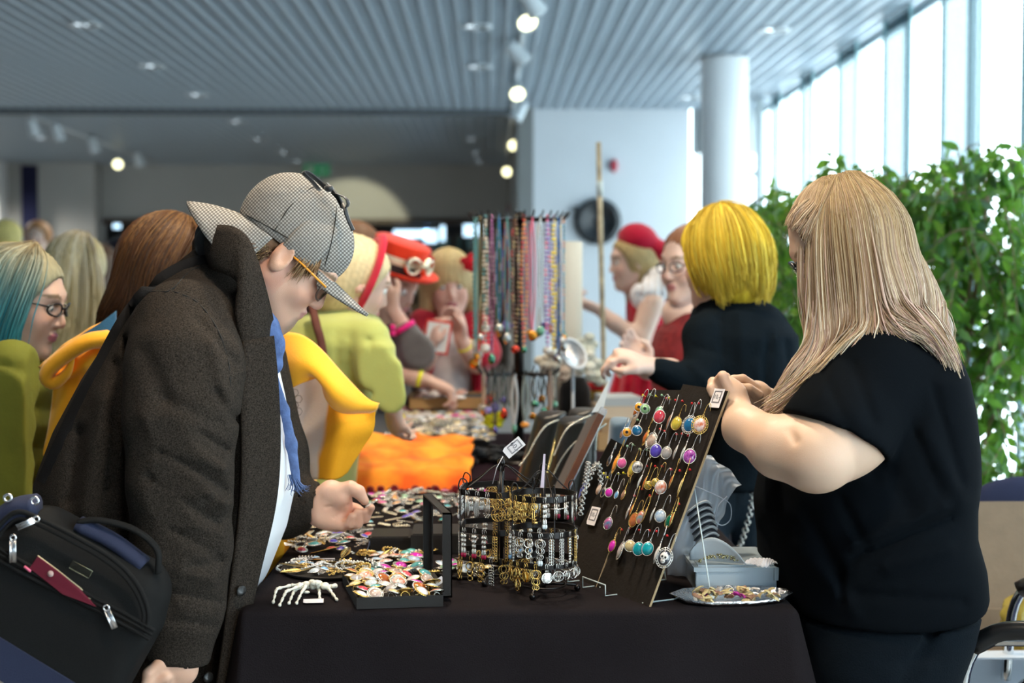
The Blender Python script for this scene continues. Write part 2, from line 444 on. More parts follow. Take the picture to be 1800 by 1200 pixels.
# ============================================================ tables and their cloths
TX0, TX1, TY0, TY1, TZ = -.432, .535, 2.385, 3.74, .75
M_clothA = mat('table_cloth_black', (.0125, .0102, .0115), .97, spec=.05, bump=.35, bscale=420, var=.12, vscale=5)
M_clothB = mat('table_cloth_plum', (.016, .008, .012), .95, spec=.05, bump=.2, bscale=300)
def table(x0, x1, y0, y1, lab, clab, mt, flare=(.03, .055), seed=0):
    t = thing('table', lab, 'table', ((x0 + x1) / 2, (y0 + y1) / 2, 0))
    tb = put('tabletop', MB().box((x0 + .006, y0 + .006, TZ - .03), (x1 - .006, y1 - .006, TZ - .004)).mesh('tabletop', cm('matte', (.35, .28, .2)), False), t, world=True)
    for x in (x0 + .07, x1 - .07):
        for y in (y0 + .1, y1 - .1): put('leg', MB().tube([(x, y, 0), (x, y, TZ - .03)], .014, 10).mesh('leg', cm('metal', (.4, .4, .42))), t, world=True)
    # cloth: rounded edge then a skirt with soft folds
    per = []; n = 64; rad = .006
    cx, cy = (x0 + x1) / 2, (y0 + y1) / 2
    def loop(u):
        L = [(x0, y0), (x1, y0), (x1, y1), (x0, y1)]; s = u * 4; i = int(s) % 4; f = s - int(s); a = L[i]; b_ = L[(i + 1) % 4]
        return a[0] + (b_[0] - a[0]) * f, a[1] + (b_[1] - a[1]) * f, i, f
    levels = [(-.25, TZ), (-.02, TZ), (.0, TZ - .0005), (.006, TZ - .004), (.009, TZ - .012), (.010, TZ - .05), (.012, TZ - .12), (.014, TZ - .2), (.016, TZ - .32), (.018, TZ - .45), (.02, TZ - .6), (.022, .012)]
    b = MB(); N_ = 480; Vs = []; rnd = random.Random(seed)
    ph = [rnd.random() * 6 for _ in range(6)]
    for off, z in levels:
        for k in range(N_):
            x, y, i, f = loop(k / N_); ox = (-1, 0, 1, 0)[(i + 3) % 4] if False else 0
            nx, ny = [(0, -1), (1, 0), (0, 1), (-1, 0)][i]
            d = (TZ - z) / TZ; cr = max(0, 1 - min(f, 1 - f) * 9) 
            w = (math.sin(f * 17 + ph[i]) * .35 + math.sin(f * 31 + ph[i] * 2) * .3 + math.sin(f * 7 + ph[i] * 3) * .5) * .028 * min(1, d * 1.6) * (1 - cr * .6)
            o = off + d * .03 + w + (.05 if off > 0 else 0) * d
            if off < 0: Vs.append((cx + (x - cx) * (1 + off * 2), cy + (y - cy) * (1 + off * 2), z)); continue
            if f < .5: sx, sy = [(-1, 0), (0, -1), (1, 0), (0, 1)][i]
            else: sx, sy = [(1, 0), (0, 1), (-1, 0), (0, -1)][i]
            fl = cr ** 2 * d * (flare[1] if ((i == 0 and f > .5) or (i == 1 and f < .5)) else flare[0]) * 3
            Vs.append((x + nx * o + (nx + sx) * fl * .5, y + ny * o + (ny + sy) * fl * .5, z))
    L = len(levels); F = [(j * N_ + k, (j + 1) * N_ + k, (j + 1) * N_ + (k + 1) % N_, j * N_ + (k + 1) % N_) for j in range(L - 1) for k in range(N_)]
    Vs.append((cx, cy, TZ)); F += [(k, (k + 1) % N_, len(Vs) - 1) for k in range(N_)]
    b.add(Vs, F)
    o = put('tablecloth', b.mesh('tablecloth', mt)); tag(o, clab, 'tablecloth'); return t
table(TX0, TX1, TY0, TY1, 'folding table under the black cloth in front', 'black cloth over the front table with softly folded skirt', M_clothA, seed=3)
table(-.44, .50, 4.02, 5.30, 'folding table under the plum cloth behind the front one', 'dark plum cloth over the second table behind the black one', M_clothB, seed=5)

# ============================================================ small goods: shared meshes
_me = {}
def M_(key, fn):
    if key not in _me: _me[key] = fn()
    return _me[key]
def mesh_setting(rx, ry, ornate, col):
    def f():
        b = MB(); n = 22
        P = [(rx * math.cos(a), 0, ry * math.sin(a)) for a in np.linspace(0, 2 * math.pi, n, False)]
        b.tube(P, .0011, 6, closed=True)
        b.grid(lambda u, v: (rx * v * math.cos(u * 2 * math.pi), .0012, ry * v * math.sin(u * 2 * math.pi)), n, 3, closeu=True)
        b.grid(lambda u, v: (rx * v * math.cos(u * 2 * math.pi), .0004, ry * v * math.sin(u * 2 * math.pi)), n, 3, closeu=True)
        if ornate:
            k = 20
            for i in range(k):
                a = 2 * math.pi * i / k; q = 1.16
                b.ball((rx * q * math.cos(a), 0, ry * q * math.sin(a)), (.0013, .0009, .0013), 6, 4)
            b.tube([(rx * 1.28 * math.cos(a), .0004, ry * 1.26 * math.sin(a)) for a in np.linspace(0, 2 * math.pi, n, False)], .0008, 5, closed=True)
        b.tube([(.0016 * math.cos(a), 0, ry + .002 + (.003 if ornate else 0) + .0016 * math.sin(a)) for a in np.linspace(0, 6.283, 8, False)], .0006, 5, closed=True)
        return b.mesh('setting', cm('metal', col))
    return M_(('set', rx, ry, ornate, col), f)
def mesh_stone(rx, ry, m):
    def f():
        b = MB(); b.grid(lambda u, v: (rx * .93 * math.sin(v * 1.57) * math.cos(-u * 6.2832), -.0045 * (rx / .01) ** .5 * math.cos(v * 1.57) * 1.0, ry * .93 * math.sin(v * 1.57) * math.sin(-u * 6.2832)), 20, 7, closeu=True)
        return b.mesh('stone', m)
    return M_(('stone', rx, ry, m.name), f)
def mesh_hook(h, col):
    def f():
        b = MB(); r = .0007
        b.ball((0, 0, .0012), .0017, 8, 5); b.ball((0, 0, .0048), (.0011, .0011, .0022), 8, 5)
        for k in range(4): b.tube([(.0009 * math.cos(a), .0009 * math.sin(a), .007 + k * .001) for a in np.linspace(0, 6.283, 6, False)], .0004, 4, closed=True)
        P = [(0, 0, .0105), (0, 0, h * .55), (.0008, -.0005, h * .8), (.0032, -.001, h * .97), (.0062, -.0012, h * .92), (.0078, -.001, h * .7), (.009, .0, h * .4)]
        b.tube([Vector(p) for p in crom(P, 16)], r, 5)
        return b.mesh('hook', cm('metal', col))
    return M_(('hook', round(h, 4), col), f)
STONES = {}
def stone_mat(key):
    """printed or coloured glass cabochons"""
    if key in STONES: return STONES[key]
    cs = {'red': (.62, .05, .08), 'pink': (.75, .12, .35), 'magenta': (.62, .02, .42), 'purple': (.28, .02, .32), 'violet': (.10, .06, .50), 'blue': (.01, .14, .34), 'sky': (.16, .36, .62), 'teal': (.0, .36, .42), 'green': (.0, .14, .07), 'mint': (.22, .50, .30),
          'yellow': (.62, .50, .05), 'cream': (.72, .58, .30), 'orange': (.75, .28, .02), 'grey': (.38, .35, .34), 'white': (.72, .68, .66), 'brown': (.28, .15, .10), 'black': (.02, .02, .03), 'amber': (.45, .12, .02), 'clear': (.55, .62, .66), 'ruby': (.35, .005, .05), 'aqua': (.10, .42, .42)}
    two = {'coral': ((.78, .74, .70), (.70, .16, .05)), 'galaxy': ((.60, .06, .25), (.05, .22, .38)), 'opal': ((.70, .16, .10), (.10, .35, .40)), 'flowers': ((.02, .10, .03), (.75, .45, .05)), 'ink': ((.75, .75, .75), (.03, .03, .04)), 'cameo': ((.35, .22, .17), (.62, .50, .42)), 'stripe': ((.55, .12, .50), (.12, .0, .14)), 'storm': ((.25, .42, .65), (.65, .70, .75))}
    if key in cs: m = mat('glass_' + key, cs[key], .06, 0, .7, coat=1, var=.3, vscale=130)
    elif key.startswith('eye'):
        c = {'eye_orange': (.80, .35, .02), 'eye_green': (.25, .48, .22)}[key]
        m = mat('glass_' + key, c, .06, 0, .7, coat=1); t = m.node_tree; N = t.nodes; tc = N.new('ShaderNodeTexCoord'); g = N.new('ShaderNodeVectorMath'); g.operation = 'MULTIPLY'; g.inputs[1].default_value = (120, 0, 120)
        l = N.new('ShaderNodeVectorMath'); l.operation = 'LENGTH'; r = N.new('ShaderNodeValToRGB'); r.color_ramp.elements[0].position = .33; r.color_ramp.elements[0].color = (.01, .01, .01, 1); r.color_ramp.elements[1].position = .40; r.color_ramp.elements[1].color = c + (1,)
        t.links.new(tc.outputs['Object'], g.inputs[0]); t.links.new(g.outputs[0], l.inputs[0]); t.links.new(l.outputs['Value'], r.inputs[0]); t.links.new(r.outputs[0], N['Principled BSDF'].inputs['Base Color'])
    else:
        a, c = two[key]; m = mat('glass_' + key, a, .08, 0, .7, coat=1, col2=c, vscale={'stripe': 160, 'flowers': 330}.get(key, 120))
    STONES[key] = m; return m
CN = {'red': 'red-pink', 'eye_orange': 'orange eye', 'eye_green': 'green eye', 'coral': 'white and coral', 'galaxy': 'pink and blue', 'opal': 'red and green', 'flowers': 'flower-patterned', 'ink': 'white and black', 'cameo': 'brown cameo', 'stripe': 'striped purple', 'storm': 'light blue', 'mint': 'mint green', 'grey': 'smoky grey', 'cream': 'cream yellow', 'violet': 'violet blue', 'sky': 'sky blue'}

def earring(label, P, R, rx, ry, stone, metal, ornate=False, hook=.026, group='earrings pinned to the black display board', name='earring', parent=None):
    t = thing(name, label, 'earring', P, group); t.rotation_euler = R.to_euler()
    put('setting', mesh_setting(rx, ry, ornate, metal), t)
    put('stone', mesh_stone(rx, ry, stone_mat(stone)), t)
    put('hook', mesh_hook(hook, metal), t, (0, 0, ry + .003 + (.003 if ornate else 0)))
    return t
# ---------------------------------------------------- the leaning earring board
BR = onz(1141, 1066); BL = onz(1011, 1018); uu = (BR - BL).normalized(); hn_ = Vector((uu.y, -uu.x, 0)); hn_ = -hn_ if hn_.x > 0 else hn_   # horizontal normal towards the viewer
hgt, lean = .373, .169
up = (Vector((0, 0, hgt)) - hn_ * lean).normalized(); LB = math.hypot(hgt, lean); nn = uu.cross(up); nn = nn if nn.dot(hn_) > 0 else -nn
WB = (BR - BL).length
def onb(px, py):
    d = ray(px, py); o = BL; return EYE + d * ((o - EYE).dot(nn) / d.dot(nn))
MBd = Matrix(((uu.x, -nn.x, up.x), (uu.y, -nn.y, up.y), (uu.z, -nn.z, up.z)))     # local x along board, -y out of it, z up it
bd = thing('display_board', 'black earring board leaning back on a clear easel at the table edge', 'display board', tuple(BL)); bd.rotation_euler = MBd.to_euler()
M_bd = mat('black_card', (.013, .010, .008), .8, spec=.2, bump=.2, bscale=150); M_cor = mat('corrugated_edge', (.45, .34, .20), .7, bump=.8, bscale=900)
_L = [(lambda w_: (w_.dot(uu), w_.dot(up)))(onb(*q_) - BL) for q_ in ((1011, 1018), (1013, 932), (1040, 880), (1075, 822), (1117, 735), (1139, 684), (1185, 684))]
put('card', MB().prism(_L + [(WB * .62, LB), (WB * .62, 0)], .0035, .0065, Matrix.Rotation(math.radians(90), 4, 'X') @ Matrix.Scale(-1, 4, (0, 0, 1))).mesh('card', M_bd, False), bd)
x1 = WB * .38
put('card', MB().prism([(x1 - .02, 0.0), (WB, 0.0), (WB, LB + .004), (x1 + .015, LB + .008)], 0, .0033, Matrix.Rotation(math.radians(90), 4, 'X') @ Matrix.Translation((0, 0, -.0033))).mesh('card', M_bd, False), bd)
tag(put('card_edge', MB().box((WB, -.0003, 0), (WB + .0012, .0036, LB + .004)).mesh('card_edge', M_cor, False), bd), 'tan corrugated edge of the board', None)
put('card_edge', MB().box((x1 - .0212, -.0003, 0), (x1 - .0195, .0036, .11)).mesh('card_edge', M_cor, False), bd)
ER = [ # px, py, rx, ry, stone, metal, ornate, turn
 (1, 1122, 727, 6, 7, 'amber', 0, 0, 50), (1, 1132, 720, 8, 8, 'eye_orange', 0, 0, 0), (1, 1143, 723, 8.5, 8.5, 'eye_green', 0, 0, 0), (1, 1166, 725, 7, 8, 'mint', 0, 0, 20), (1, 1169, 737, 10, 12, 'red', 0, 0, 0), (1, 1184, 744, 7, 15, 'brown', 0, 1, 78), (1, 1197, 748, 9, 12, 'yellow', 1, 0, 15), (1, 1211, 747, 8, 11, 'cameo', 0, 0, 40), (1, 1221, 751, 10, 13, 'blue', 0, 1, 10), (1, 1241, 752, 11, 13, 'coral', 1, 1, 0),
 (2, 1099, 765, 6, 8, 'brown', 0, 0, 60), (2, 1111, 764, 8, 8, 'eye_orange', 0, 0, 0), (2, 1129, 761, 9, 9, 'blue', 0, 0, 0), (2, 1141, 772, 8, 12, 'amber', 1, 1, 65), (2, 1151, 777, 9, 12, 'cameo', 0, 1, 30), (2, 1154, 795, 8, 14, 'brown', 0, 1, 70), (2, 1163, 797, 10, 12, 'violet', 0, 0, 0), (2, 1180, 800, 9, 11, 'grey', 0, 0, 10), (2, 1195, 798, 6, 14, 'grey', 0, 0, 80), (2, 1208, 800, 6, 15, 'clear', 0, 1, 80), (2, 1223, 807, 11, 13, 'stripe', 0, 0, 0),
 (3, 1077, 812, 7, 10, 'black', 0, 0, 60), (3, 1088, 817, 8, 15, 'orange', 1, 1, 62), (3, 1102, 818, 8, 9, 'pink', 0, 0, 0), (3, 1116, 826, 7, 12, 'yellow', 1, 1, 40), (3, 1129, 825, 9, 10, 'ink', 0, 0, 10), (3, 1131, 850, 5, 13, 'clear', 0, 0, 75), (3, 1141, 852, 6, 13, 'amber', 1, 0, 80), (3, 1148, 857, 7, 7, 'flowers', 1, 0, 0), (3, 1161, 852, 7, 7, 'flowers', 1, 0, 0), (3, 1172, 861, 10, 12, 'coral', 0, 0, 0), (3, 1188, 849, 6, 13, 'amber', 1, 0, 80), (3, 1205, 858, 7, 17, 'cream', 1, 1, 82),
 (4, 1057, 862, 6, 9, 'cameo', 0, 0, 45), (4, 1065, 867, 6, 9, 'black', 0, 0, 45), (4, 1078, 869, 7, 8, 'magenta', 0, 0, 10), (4, 1089, 872, 4, 7, 'sky', 0, 0, 30), (4, 1101, 872, 6, 9, 'brown', 1, 0, 55),
 (5, 1076, 923, 8, 11, 'galaxy', 0, 0, 20), (5, 1111, 903, 5, 14, 'grey', 0, 0, 80), (5, 1118, 900, 6, 13, 'amber', 1, 0, 80), (5, 1121, 917, 8, 13, 'amber', 1, 0, 20), (5, 1132, 912, 7, 12, 'opal', 1, 0, 25), (5, 1142, 906, 6, 13, 'brown', 1, 0, 80), (5, 1154, 908, 5, 14, 'clear', 0, 0, 80), (5, 1170, 911, 10, 11, 'storm', 0, 0, 10), (5, 1181, 918, 8, 12, 'green', 1, 0, 40), (5, 1189, 916, 6, 13, 'amber', 1, 0, 82),
 (6, 1082, 962, 7, 11, 'magenta', 1, 0, 30), (6, 1096, 970, 8, 14, 'grey', 0, 1, 60), (6, 1118, 964, 10, 10, 'cream', 0, 0, 0), (6, 1133, 969, 10, 12, 'teal', 0, 0, 0), (6, 1149, 969, 10, 12, 'teal', 0, 0, 0), (6, 1162, 976, 7, 15, 'white', 0, 1, 72)]
rows = {1: 'top row', 2: 'second row', 3: 'third row', 4: 'short row at the left', 5: 'fifth row', 6: 'bottom row'}
seen = {}
for r, px, py, rx, ry, st, me_, orn, trn in ER: seen.setdefault(r, []).append(px)
ordn = ['first', 'second', 'third', 'fourth', 'fifth', 'sixth', 'seventh', 'eighth', 'ninth', 'tenth', 'eleventh', 'twelfth']
for r, px, py, rx, ry, st, me_, orn, trn in ER:
    trn = 48 - trn * 1.03
    P = onb(px, py); s = (P.y / 2400) * 1.02; P = P + nn * (.0065 + .0085 * abs(math.sin(math.radians(trn))) * rx / 8); k = sorted(seen[r]).index(px)
    R = MBd @ Matrix.Rotation(math.radians(trn), 3, 'Z')
    lab = '%s %s earring, %s of the %s on the display board' % ('gold' if me_ else 'silver', CN.get(st, st), ordn[k], rows[r])
    earring(lab, P, R, round(rx * s, 4), round(ry * s, 4), st, GOLD if me_ else SILVER, bool(orn), .024 + .004 * ((k * 7) % 3))
# skull cameo earring
P = onb(1177, 984) + nn * .0065
t = thing('earring', 'silver ornate oval earring with a white skull, lowest right on the display board', 'earring', P, 'earrings pinned to the black display board'); t.rotation_euler = (MBd @ Matrix.Rotation(math.radians(40), 3, 'Z')).to_euler(); t.location = P + nn * .006
put('setting', mesh_setting(.0115, .0148, True, SILVER), t); put('stone', mesh_stone(.0115, .0148, stone_mat('black')), t)
b = MB().ball((0, -.0035, .002), (.0075, .002, .0075), 16, 8).ball((0, -.0035, -.006), (.0045, .002, .0045), 12, 6); o = put('skull', b.mesh('skull', cm('matte', (.75, .73, .70))), t)
b = MB().ball((-.003, -.0055, .001), (.002, .0008, .0022), 8, 5).ball((.003, -.0055, .001), (.002, .0008, .0022), 8, 5).ball((0, -.0055, -.0028), (.0008, .0008, .0013), 6, 4)
for i in range(5): b.box((-.003 + i * .0014, -.0058, -.0085), (-.0026 + i * .0014, -.005, -.0062))
put('skull_marking', b.mesh('skull_marking', cm('matte', (.02, .02, .02))), o)
put('hook', mesh_hook(.026, SILVER), t, (0, 0, .021))
PINS = [(1133, 695.6, 'y'), (1145.6, 694.4, 'g'), (1155, 697, 'y'), (1166, 695.6, 'g'), (1174.4, 701.4, 'r'), (1178, 700.6, 'y'), (1190, 704.4, 'r'), (1202, 706, 'r'), (1219, 710, 'r'), (1230.6, 709.6, 'r'), (1123.6, 739, 'g'), (1151, 736, 'g'), (1163, 755, 'r'), (1171, 759, 'r'), (1192, 764, 'r'), (1201.6, 763.4, 'r'), (1212, 766.6, 'r'), (1127, 790.4, 'g'), (1139.6, 791.6, 'g'), (1139.4, 820, 'r'), (1154.4, 820.4, 'r'), (1166.4, 820.4, 'r'), (1182.4, 826, 'r'), (1197.6, 828, 'r'), (1215.4, 826.4, 'r'), (1132, 860.6, 'r'), (1145, 872, 'r'), (1158, 868.6, 'r'), (1196, 886.4, 'r'),
 (1118, 872, 'r'), (1095.3, 931.7, 'r'), (1109, 928.7, 'r'), (1126.4, 932.3, 'r'), (1144.3, 933.3, 'r'), (1157, 934.7, 'r'), (1175.7, 942.4, 'r'), (1064, 832.8, 'y'), (1070.6, 840, 'y'), (1089.4, 832.8, 'y'), (1098.4, 832, 'y'), (1106.9, 832.7, 'y'), (1105.4, 785, 'g'), (1115, 782.4, 'g'), (1127.4, 790.5, 'g')]
pc = {'r': (.62, .01, .015), 'y': (.80, .72, .02), 'g': (.35, .62, .40)}; pn = {'r': 'red', 'y': 'yellow', 'g': 'pale green'}
for px, py, c in PINS:
    P = onb(px, py) + nn * .003
    b = MB().ball((0, -.001, 0), .0023, 10, 7).tube([(0, 0, 0), (0, .006, 0)], .0004, 5)
    o = put('pin', M_(('pin', c), lambda: b.mesh('pin', cm('plastic', pc[c]))), None, P, MBd.to_euler()); tag(o, '%s-headed pin stuck in the black earring board' % pn[c], 'pin', '%s pins on the earring board' % pn[c])
def textmesh(body, size, m, name='lettering'):
    c = bpy.data.curves.new('t', 'FONT'); c.body = body; c.size = size; c.align_x = 'CENTER'; c.align_y = 'CENTER'; c.extrude = .0001
    o = bpy.data.objects.new('t', c); COL.objects.link(o); dg = bpy.context.evaluated_depsgraph_get(); me = bpy.data.meshes.new_from_object(o.evaluated_get(dg)); bpy.data.objects.remove(o); me.name = name
    me.materials.clear(); me.materials.append(m); return me
def price_tag(label, P, R, w, h, txt='10,-', frame=True):
    t = thing('price_tag', label, 'price tag', P); t.rotation_euler = R.to_euler()
    pl = [(-w, -h * .7), (-w * .75, -h), (w, -h), (w, h), (-w, h)]
    put('card', MB().prism(pl, 0, .0006).mesh('card', cm('card', (.80, .76, .78)), False), t)
    if frame:
        b = MB(); a, c = w * .68, h * .72; y0 = h * .12
        for s in (1, .86):
            q = .0005 if s == 1 else .00025; A_, C_ = a * s, c * s - 0
            for x in (-A_, A_): b.box((x - q, y0 - C_ * .85, .0006), (x + q, y0 + C_ * .85, .0009))
            for y in (y0 - C_ * .85, y0 + C_ * .85): b.box((-A_, y - q, .0006), (A_, y + q, .0009))
        put('frame', b.mesh('frame', cm('card', (.05, .05, .07)), False), t)
        put('lettering', textmesh(txt, h * .62, cm('card', (.08, .08, .1))), t, (0, y0, .0009))
    return t
RT = Matrix((tuple(uu), tuple(up), tuple(nn))).transposed()
price_tag('white 10,- price tag pinned at the top right corner of the earring board', onb(1263, 701) + nn * .004, RT @ Matrix.Rotation(math.radians(2), 3, 'Z'), .0155, .0185)
price_tag('white 10,- price tag low on the left of the earring board', onb(1044, 907) + nn * .0015, RT @ Matrix.Rotation(math.radians(2), 3, 'Z'), .0155, .0185)
# clear easel
M_acr = mat('clear_acrylic', (.82, .92, .95), .05, trans=1, ior=1.2, alpha=.28); M_acre = mat('acrylic_edge', (.70, .82, .85), .1, alpha=.75)
ea = thing('easel', 'clear acrylic easel holding up the black earring board', 'easel', tuple(BL + uu * .2))
for k, (s0, s1) in enumerate(((.075, .155), (-.03, .02))):
    a, c = BL + uu * s0, BL + uu * s1; f = hn_ * .028; zz = V(0, 0, .002); hh = V(0, 0, .022)
    put('front_foot', MB().tube([a + f * .1 + zz, a + f + zz, a + f + hh, c + f + hh, c + f + zz, c + f * .1 + zz], .0013, 6).mesh('front_foot', M_acre), ea, world=True)
for s0 in (.09, .235):
    a = BL + uu * s0; put('leg', MB().tube([a + zz, a - hn_ * .15 + zz, a - hn_ * .112 + V(0, 0, .20)], .0016, 6).mesh('leg', M_acre), ea, world=True)
put('back_plate', MB().prism([(.075, 0), (.25, 0), (.21, .2), (.11, .2)], 0, .002, Matrix.Translation(BL - nn * .010) @ RT.to_4x4()).mesh('back_plate', M_acr, False), ea, world=True)

# ---------------------------------------------------- wire carousels hung with earrings
M_blk = mat('black_wire', (.012, .010, .010), .28, .6, .6)
def mesh_drop(kind, col):
    """hanging earring designs; top of the hook is the origin"""
    def f():
        b = MB(); r = .0006; rnd = random.Random(hash(kind) % 99)
        b.tube([Vector(p) for p in crom([(.003, .002, -.006), (.0015, .0, .0018), (-.001, 0, 0), (0, 0, -.008)], 9)], r, 4)
        z = -.009
        def ringv(z0, R_, rr=.0008, n=14, zc=True): b.tube([(R_ * math.cos(a), 0, z0 + R_ * math.sin(a)) for a in np.linspace(0, 6.283, n, False)], rr, 5, closed=True)
        if kind == 'gear':
            for zz, R_ in ((z - .010, .010), (z - .030, .012)):
                ringv(zz, R_, .0011, 18); ringv(zz, R_ * .3, .0009, 8)
                for k in range(6): a = k * 1.047; b.tube([(R_ * .3 * math.cos(a), 0, zz + R_ * .3 * math.sin(a)), (R_ * math.cos(a), 0, zz + R_ * math.sin(a))], .0008, 4)
        elif kind == 'key':
            ringv(z - .006, .006, .0011); ringv(z - .003, .003); ringv(z - .009, .0032); b.tube([(0, 0, z - .012), (0, 0, z - .038)], .0011, 6); b.box((0, -.0006, z - .037), (.006, .0006, z - .033)).box((0, -.0006, z - .031), (.004, .0006, z - .028))
        elif kind == 'chain':
            for k in range(9): ringv(z - .003 - k * .0052, .0028, .0007, 8)
        elif kind == 'feather':
            b.tube([(0, 0, z), (0, 0, z - .04)], .0009, 5); b.grid(lambda u, v: ((u - .5) * .011 * math.sin(v * 3.0 + .1), .0004 * math.sin(u * 6), z - .006 - v * .034), 5, 10, thick=.0006)
        elif kind == 'drops':
            for k in range(3): b.ball((0, 0, z - .005 - k * .009), (.0036 - .0005 * k, .0036 - .0005 * k, .0044), 9, 6)
            b.ball((0, 0, z - .034), (.0028, .0028, .007), 9, 6)
        elif kind == 'chandelier':
            ringv(z - .007, .007, .001)
            for k in (-2, -1, 0, 1, 2): b.tube([(k * .003, 0, z - .012), (k * .0036, 0, z - .034 + abs(k) * .003)], .0008, 4); b.ball((k * .0036, 0, z - .037 + abs(k) * .003), .0018, 6, 4)
        elif kind == 'star':
            ringv(z - .012, .009, .0011, 18)
            P = [(.0085 * math.cos(math.pi / 2 + k * 4 * math.pi / 5), 0, z - .012 + .0085 * math.sin(math.pi / 2 + k * 4 * math.pi / 5)) for k in range(5)]; b.tube(P, .0006, 4, closed=True)
        elif kind == 'loops':
            ringv(z - .008, .0078, .0012, 16); ringv(z - .021, .0058, .0012, 14); ringv(z - .032, .0042, .001, 10)
        elif kind == 'cross':
            b.tube([(0, 0, z), (0, 0, z - .03)], .0014, 6); b.tube([(-.008, 0, z - .010), (.008, 0, z - .010)], .0014, 6); b.ball((0, 0, z - .010), .0024, 6, 4)
        elif kind == 'disc':
            b.tube([(0, 0, z), (0, 0, z - .004)], r, 4); b.ball((0, 0, z - .014), (.009, .0012, .009), 16, 8); ringv(z - .014, .009, .0012, 18)
        return b.mesh('metal_drop', cm('metal', col))
    return M_(('drop', kind, col), f)
def mesh_gemdrop(sk):
    def f(): return MB().ball((0, 0, 0), (.0034, .0034, .0055), 9, 6).mesh('bead', stone_mat(sk))
    return M_(('gd', sk), f)
DN = {'gear': 'gear wheel', 'key': 'key', 'chain': 'chain link', 'feather': 'feather', 'drops': 'beaded', 'chandelier': 'chandelier', 'star': 'pentagram', 'loops': 'triple loop', 'cross': 'cross', 'disc': 'round disc'}
CNm = {SILVER: 'silver', GOLD: 'gold', BRONZE: 'bronze'}
def carousel(label, c, R, zs, n, hexa, designs, which, turn=0, per=14):
    t = thing('earring_stand', label, 'earring stand', tuple(c))
    def ang(a):
        if not hexa: return R
        q = (a - turn) % (math.pi / 3) - math.pi / 6; return R * math.cos(math.pi / 6) / math.cos(q)
    def P(a, z, s=1): return V(ang(a) * s * math.cos(a), ang(a) * s * math.sin(a), z)
    for z in zs:
        b = MB(); b.grid(lambda u, v: P(u * 6.28318, z - .005 + .010 * v), 72 if not hexa else 72, 2, closeu=True); b.grid(lambda u, v: P(u * 6.28318, z - .005 + .010 * (1 - v), .982), 72, 2, closeu=True)
        b.tube([P(a, z + .005, .99) for a in np.linspace(0, 6.28318, 72, False)], .0010, 5, closed=True); b.tube([P(a, z - .005, .99) for a in np.linspace(0, 6.28318, 72, False)], .0010, 5, closed=True)
        put('hanging_band', b.mesh('hanging_band', M_blk), t)
    zt = zs[0]
    put('post', MB().tube([(0, 0, .006), (0, 0, zt + .045)], .0042, 10).ball((0, 0, zt + .052), (.0075, .0075, .0085), 12, 8).mesh('post', M_blk), t)
    for k in range(6 if hexa else 4):
        a = turn + k * 2 * math.pi / (6 if hexa else 4)
        put('upright', MB().tube([P(a, zs[-1] - .004), P(a, zt + .006)], .0016, 6).mesh('upright', M_blk), t)
        pts = [P(a, zt + .005), P(a, zt + .02, 1.05), P(a, zt + .028, .92), P(a, zt + .018, .86), P(a, zt + .004, .9)]
        put('scroll', MB().tube([Vector(q) for q in crom([P(a, zt + .004, .86), P(a, zt + .02, .84), P(a, zt + .026, .97), P(a, zt + .012, 1.04), P(a, zt, .99)], 14)], .0014, 6).tube([Vector(q) for q in crom([P(a, zt + .005, .88), P(a, zt + .022, .55), P(a, zt + .042, .24), P(a, zt + .046, .10), P(a, zt + .036, .05)], 14)], .0014, 6).mesh('scroll', M_blk), t)
    for k in range(3):
        a = -math.pi / 2 - .35 + k * 2 * math.pi / 3
        e = V(R * 1.08 * math.cos(a), R * 1.08 * math.sin(a), 0)
        put('foot', MB().tube([(0, 0, .016), tuple(e * .5 + V(0, 0, .016)), tuple(e * .93 + V(0, 0, .013)), tuple(e + V(0, 0, .006))], .0032, 8).ball(tuple(e + V(0, 0, .0062)), .0062, 12, 8).mesh('foot', M_blk), t)
    put('foot_ring', MB().tube([(R * .7 * math.cos(a), R * .7 * math.sin(a), .016) for a in np.linspace(0, 6.283, 30, False)], .0018, 6, closed=True).mesh('foot_ring', M_blk), t)
    tier = ['top', 'middle', 'bottom']; rnd = random.Random(int(R * 1e4))
    for zi, z in enumerate(zs):
        for k in range(per):
            a = 2 * math.pi * k / per + zi * .2 + .05; kind, col, gem = designs(zi, a, rnd)
            for dd in (0, .06):
                p = P(a + dd, z + .003, 1.035) + c; d = thing('earring', '%s %s earring on the %s ring of the %s' % (CNm[col], DN[kind], tier[zi], which), 'earring', p, '%s %s earrings, %s ring, %s' % (CNm[col], DN[kind], tier[zi], which)); d.rotation_euler = (0, 0, a + math.pi / 2 + rnd.uniform(-.7, .7))
                put('metal_drop', mesh_drop(kind, col), d)
                if gem: put('bead', mesh_gemdrop(gem), d, (0, 0, -.052 if kind != 'drops' else -.050))
    return t
def des_front(zi, a, rnd):
    x = math.cos(a)
    if zi == 0: return rnd.choice([('key', GOLD, None), ('feather', GOLD, None), ('loops', GOLD, None)]) if x < -.35 else (rnd.choice([('feather', SILVER, None), ('drops', SILVER, 'clear'), ('chandelier', SILVER, None)]) if x < .2 else rnd.choice([('drops', SILVER, 'ruby'), ('cross', SILVER, None), ('feather', SILVER, None), ('key', SILVER, None)]))
    if zi == 1: return rnd.choice([('drops', SILVER, 'sky'), ('loops', SILVER, None), ('chain', SILVER, None)]) if x < -.2 else rnd.choice([('chain', GOLD, None), ('key', SILVER, None), ('loops', SILVER, 'clear'), ('chain', SILVER, None)])
    return rnd.choice([('disc', GOLD, None), ('gear', GOLD, None), ('loops', GOLD, None)]) if x < -.25 else (rnd.choice([('disc', SILVER, None), ('loops', SILVER, None)]) if x < .35 else ('star', SILVER, None))
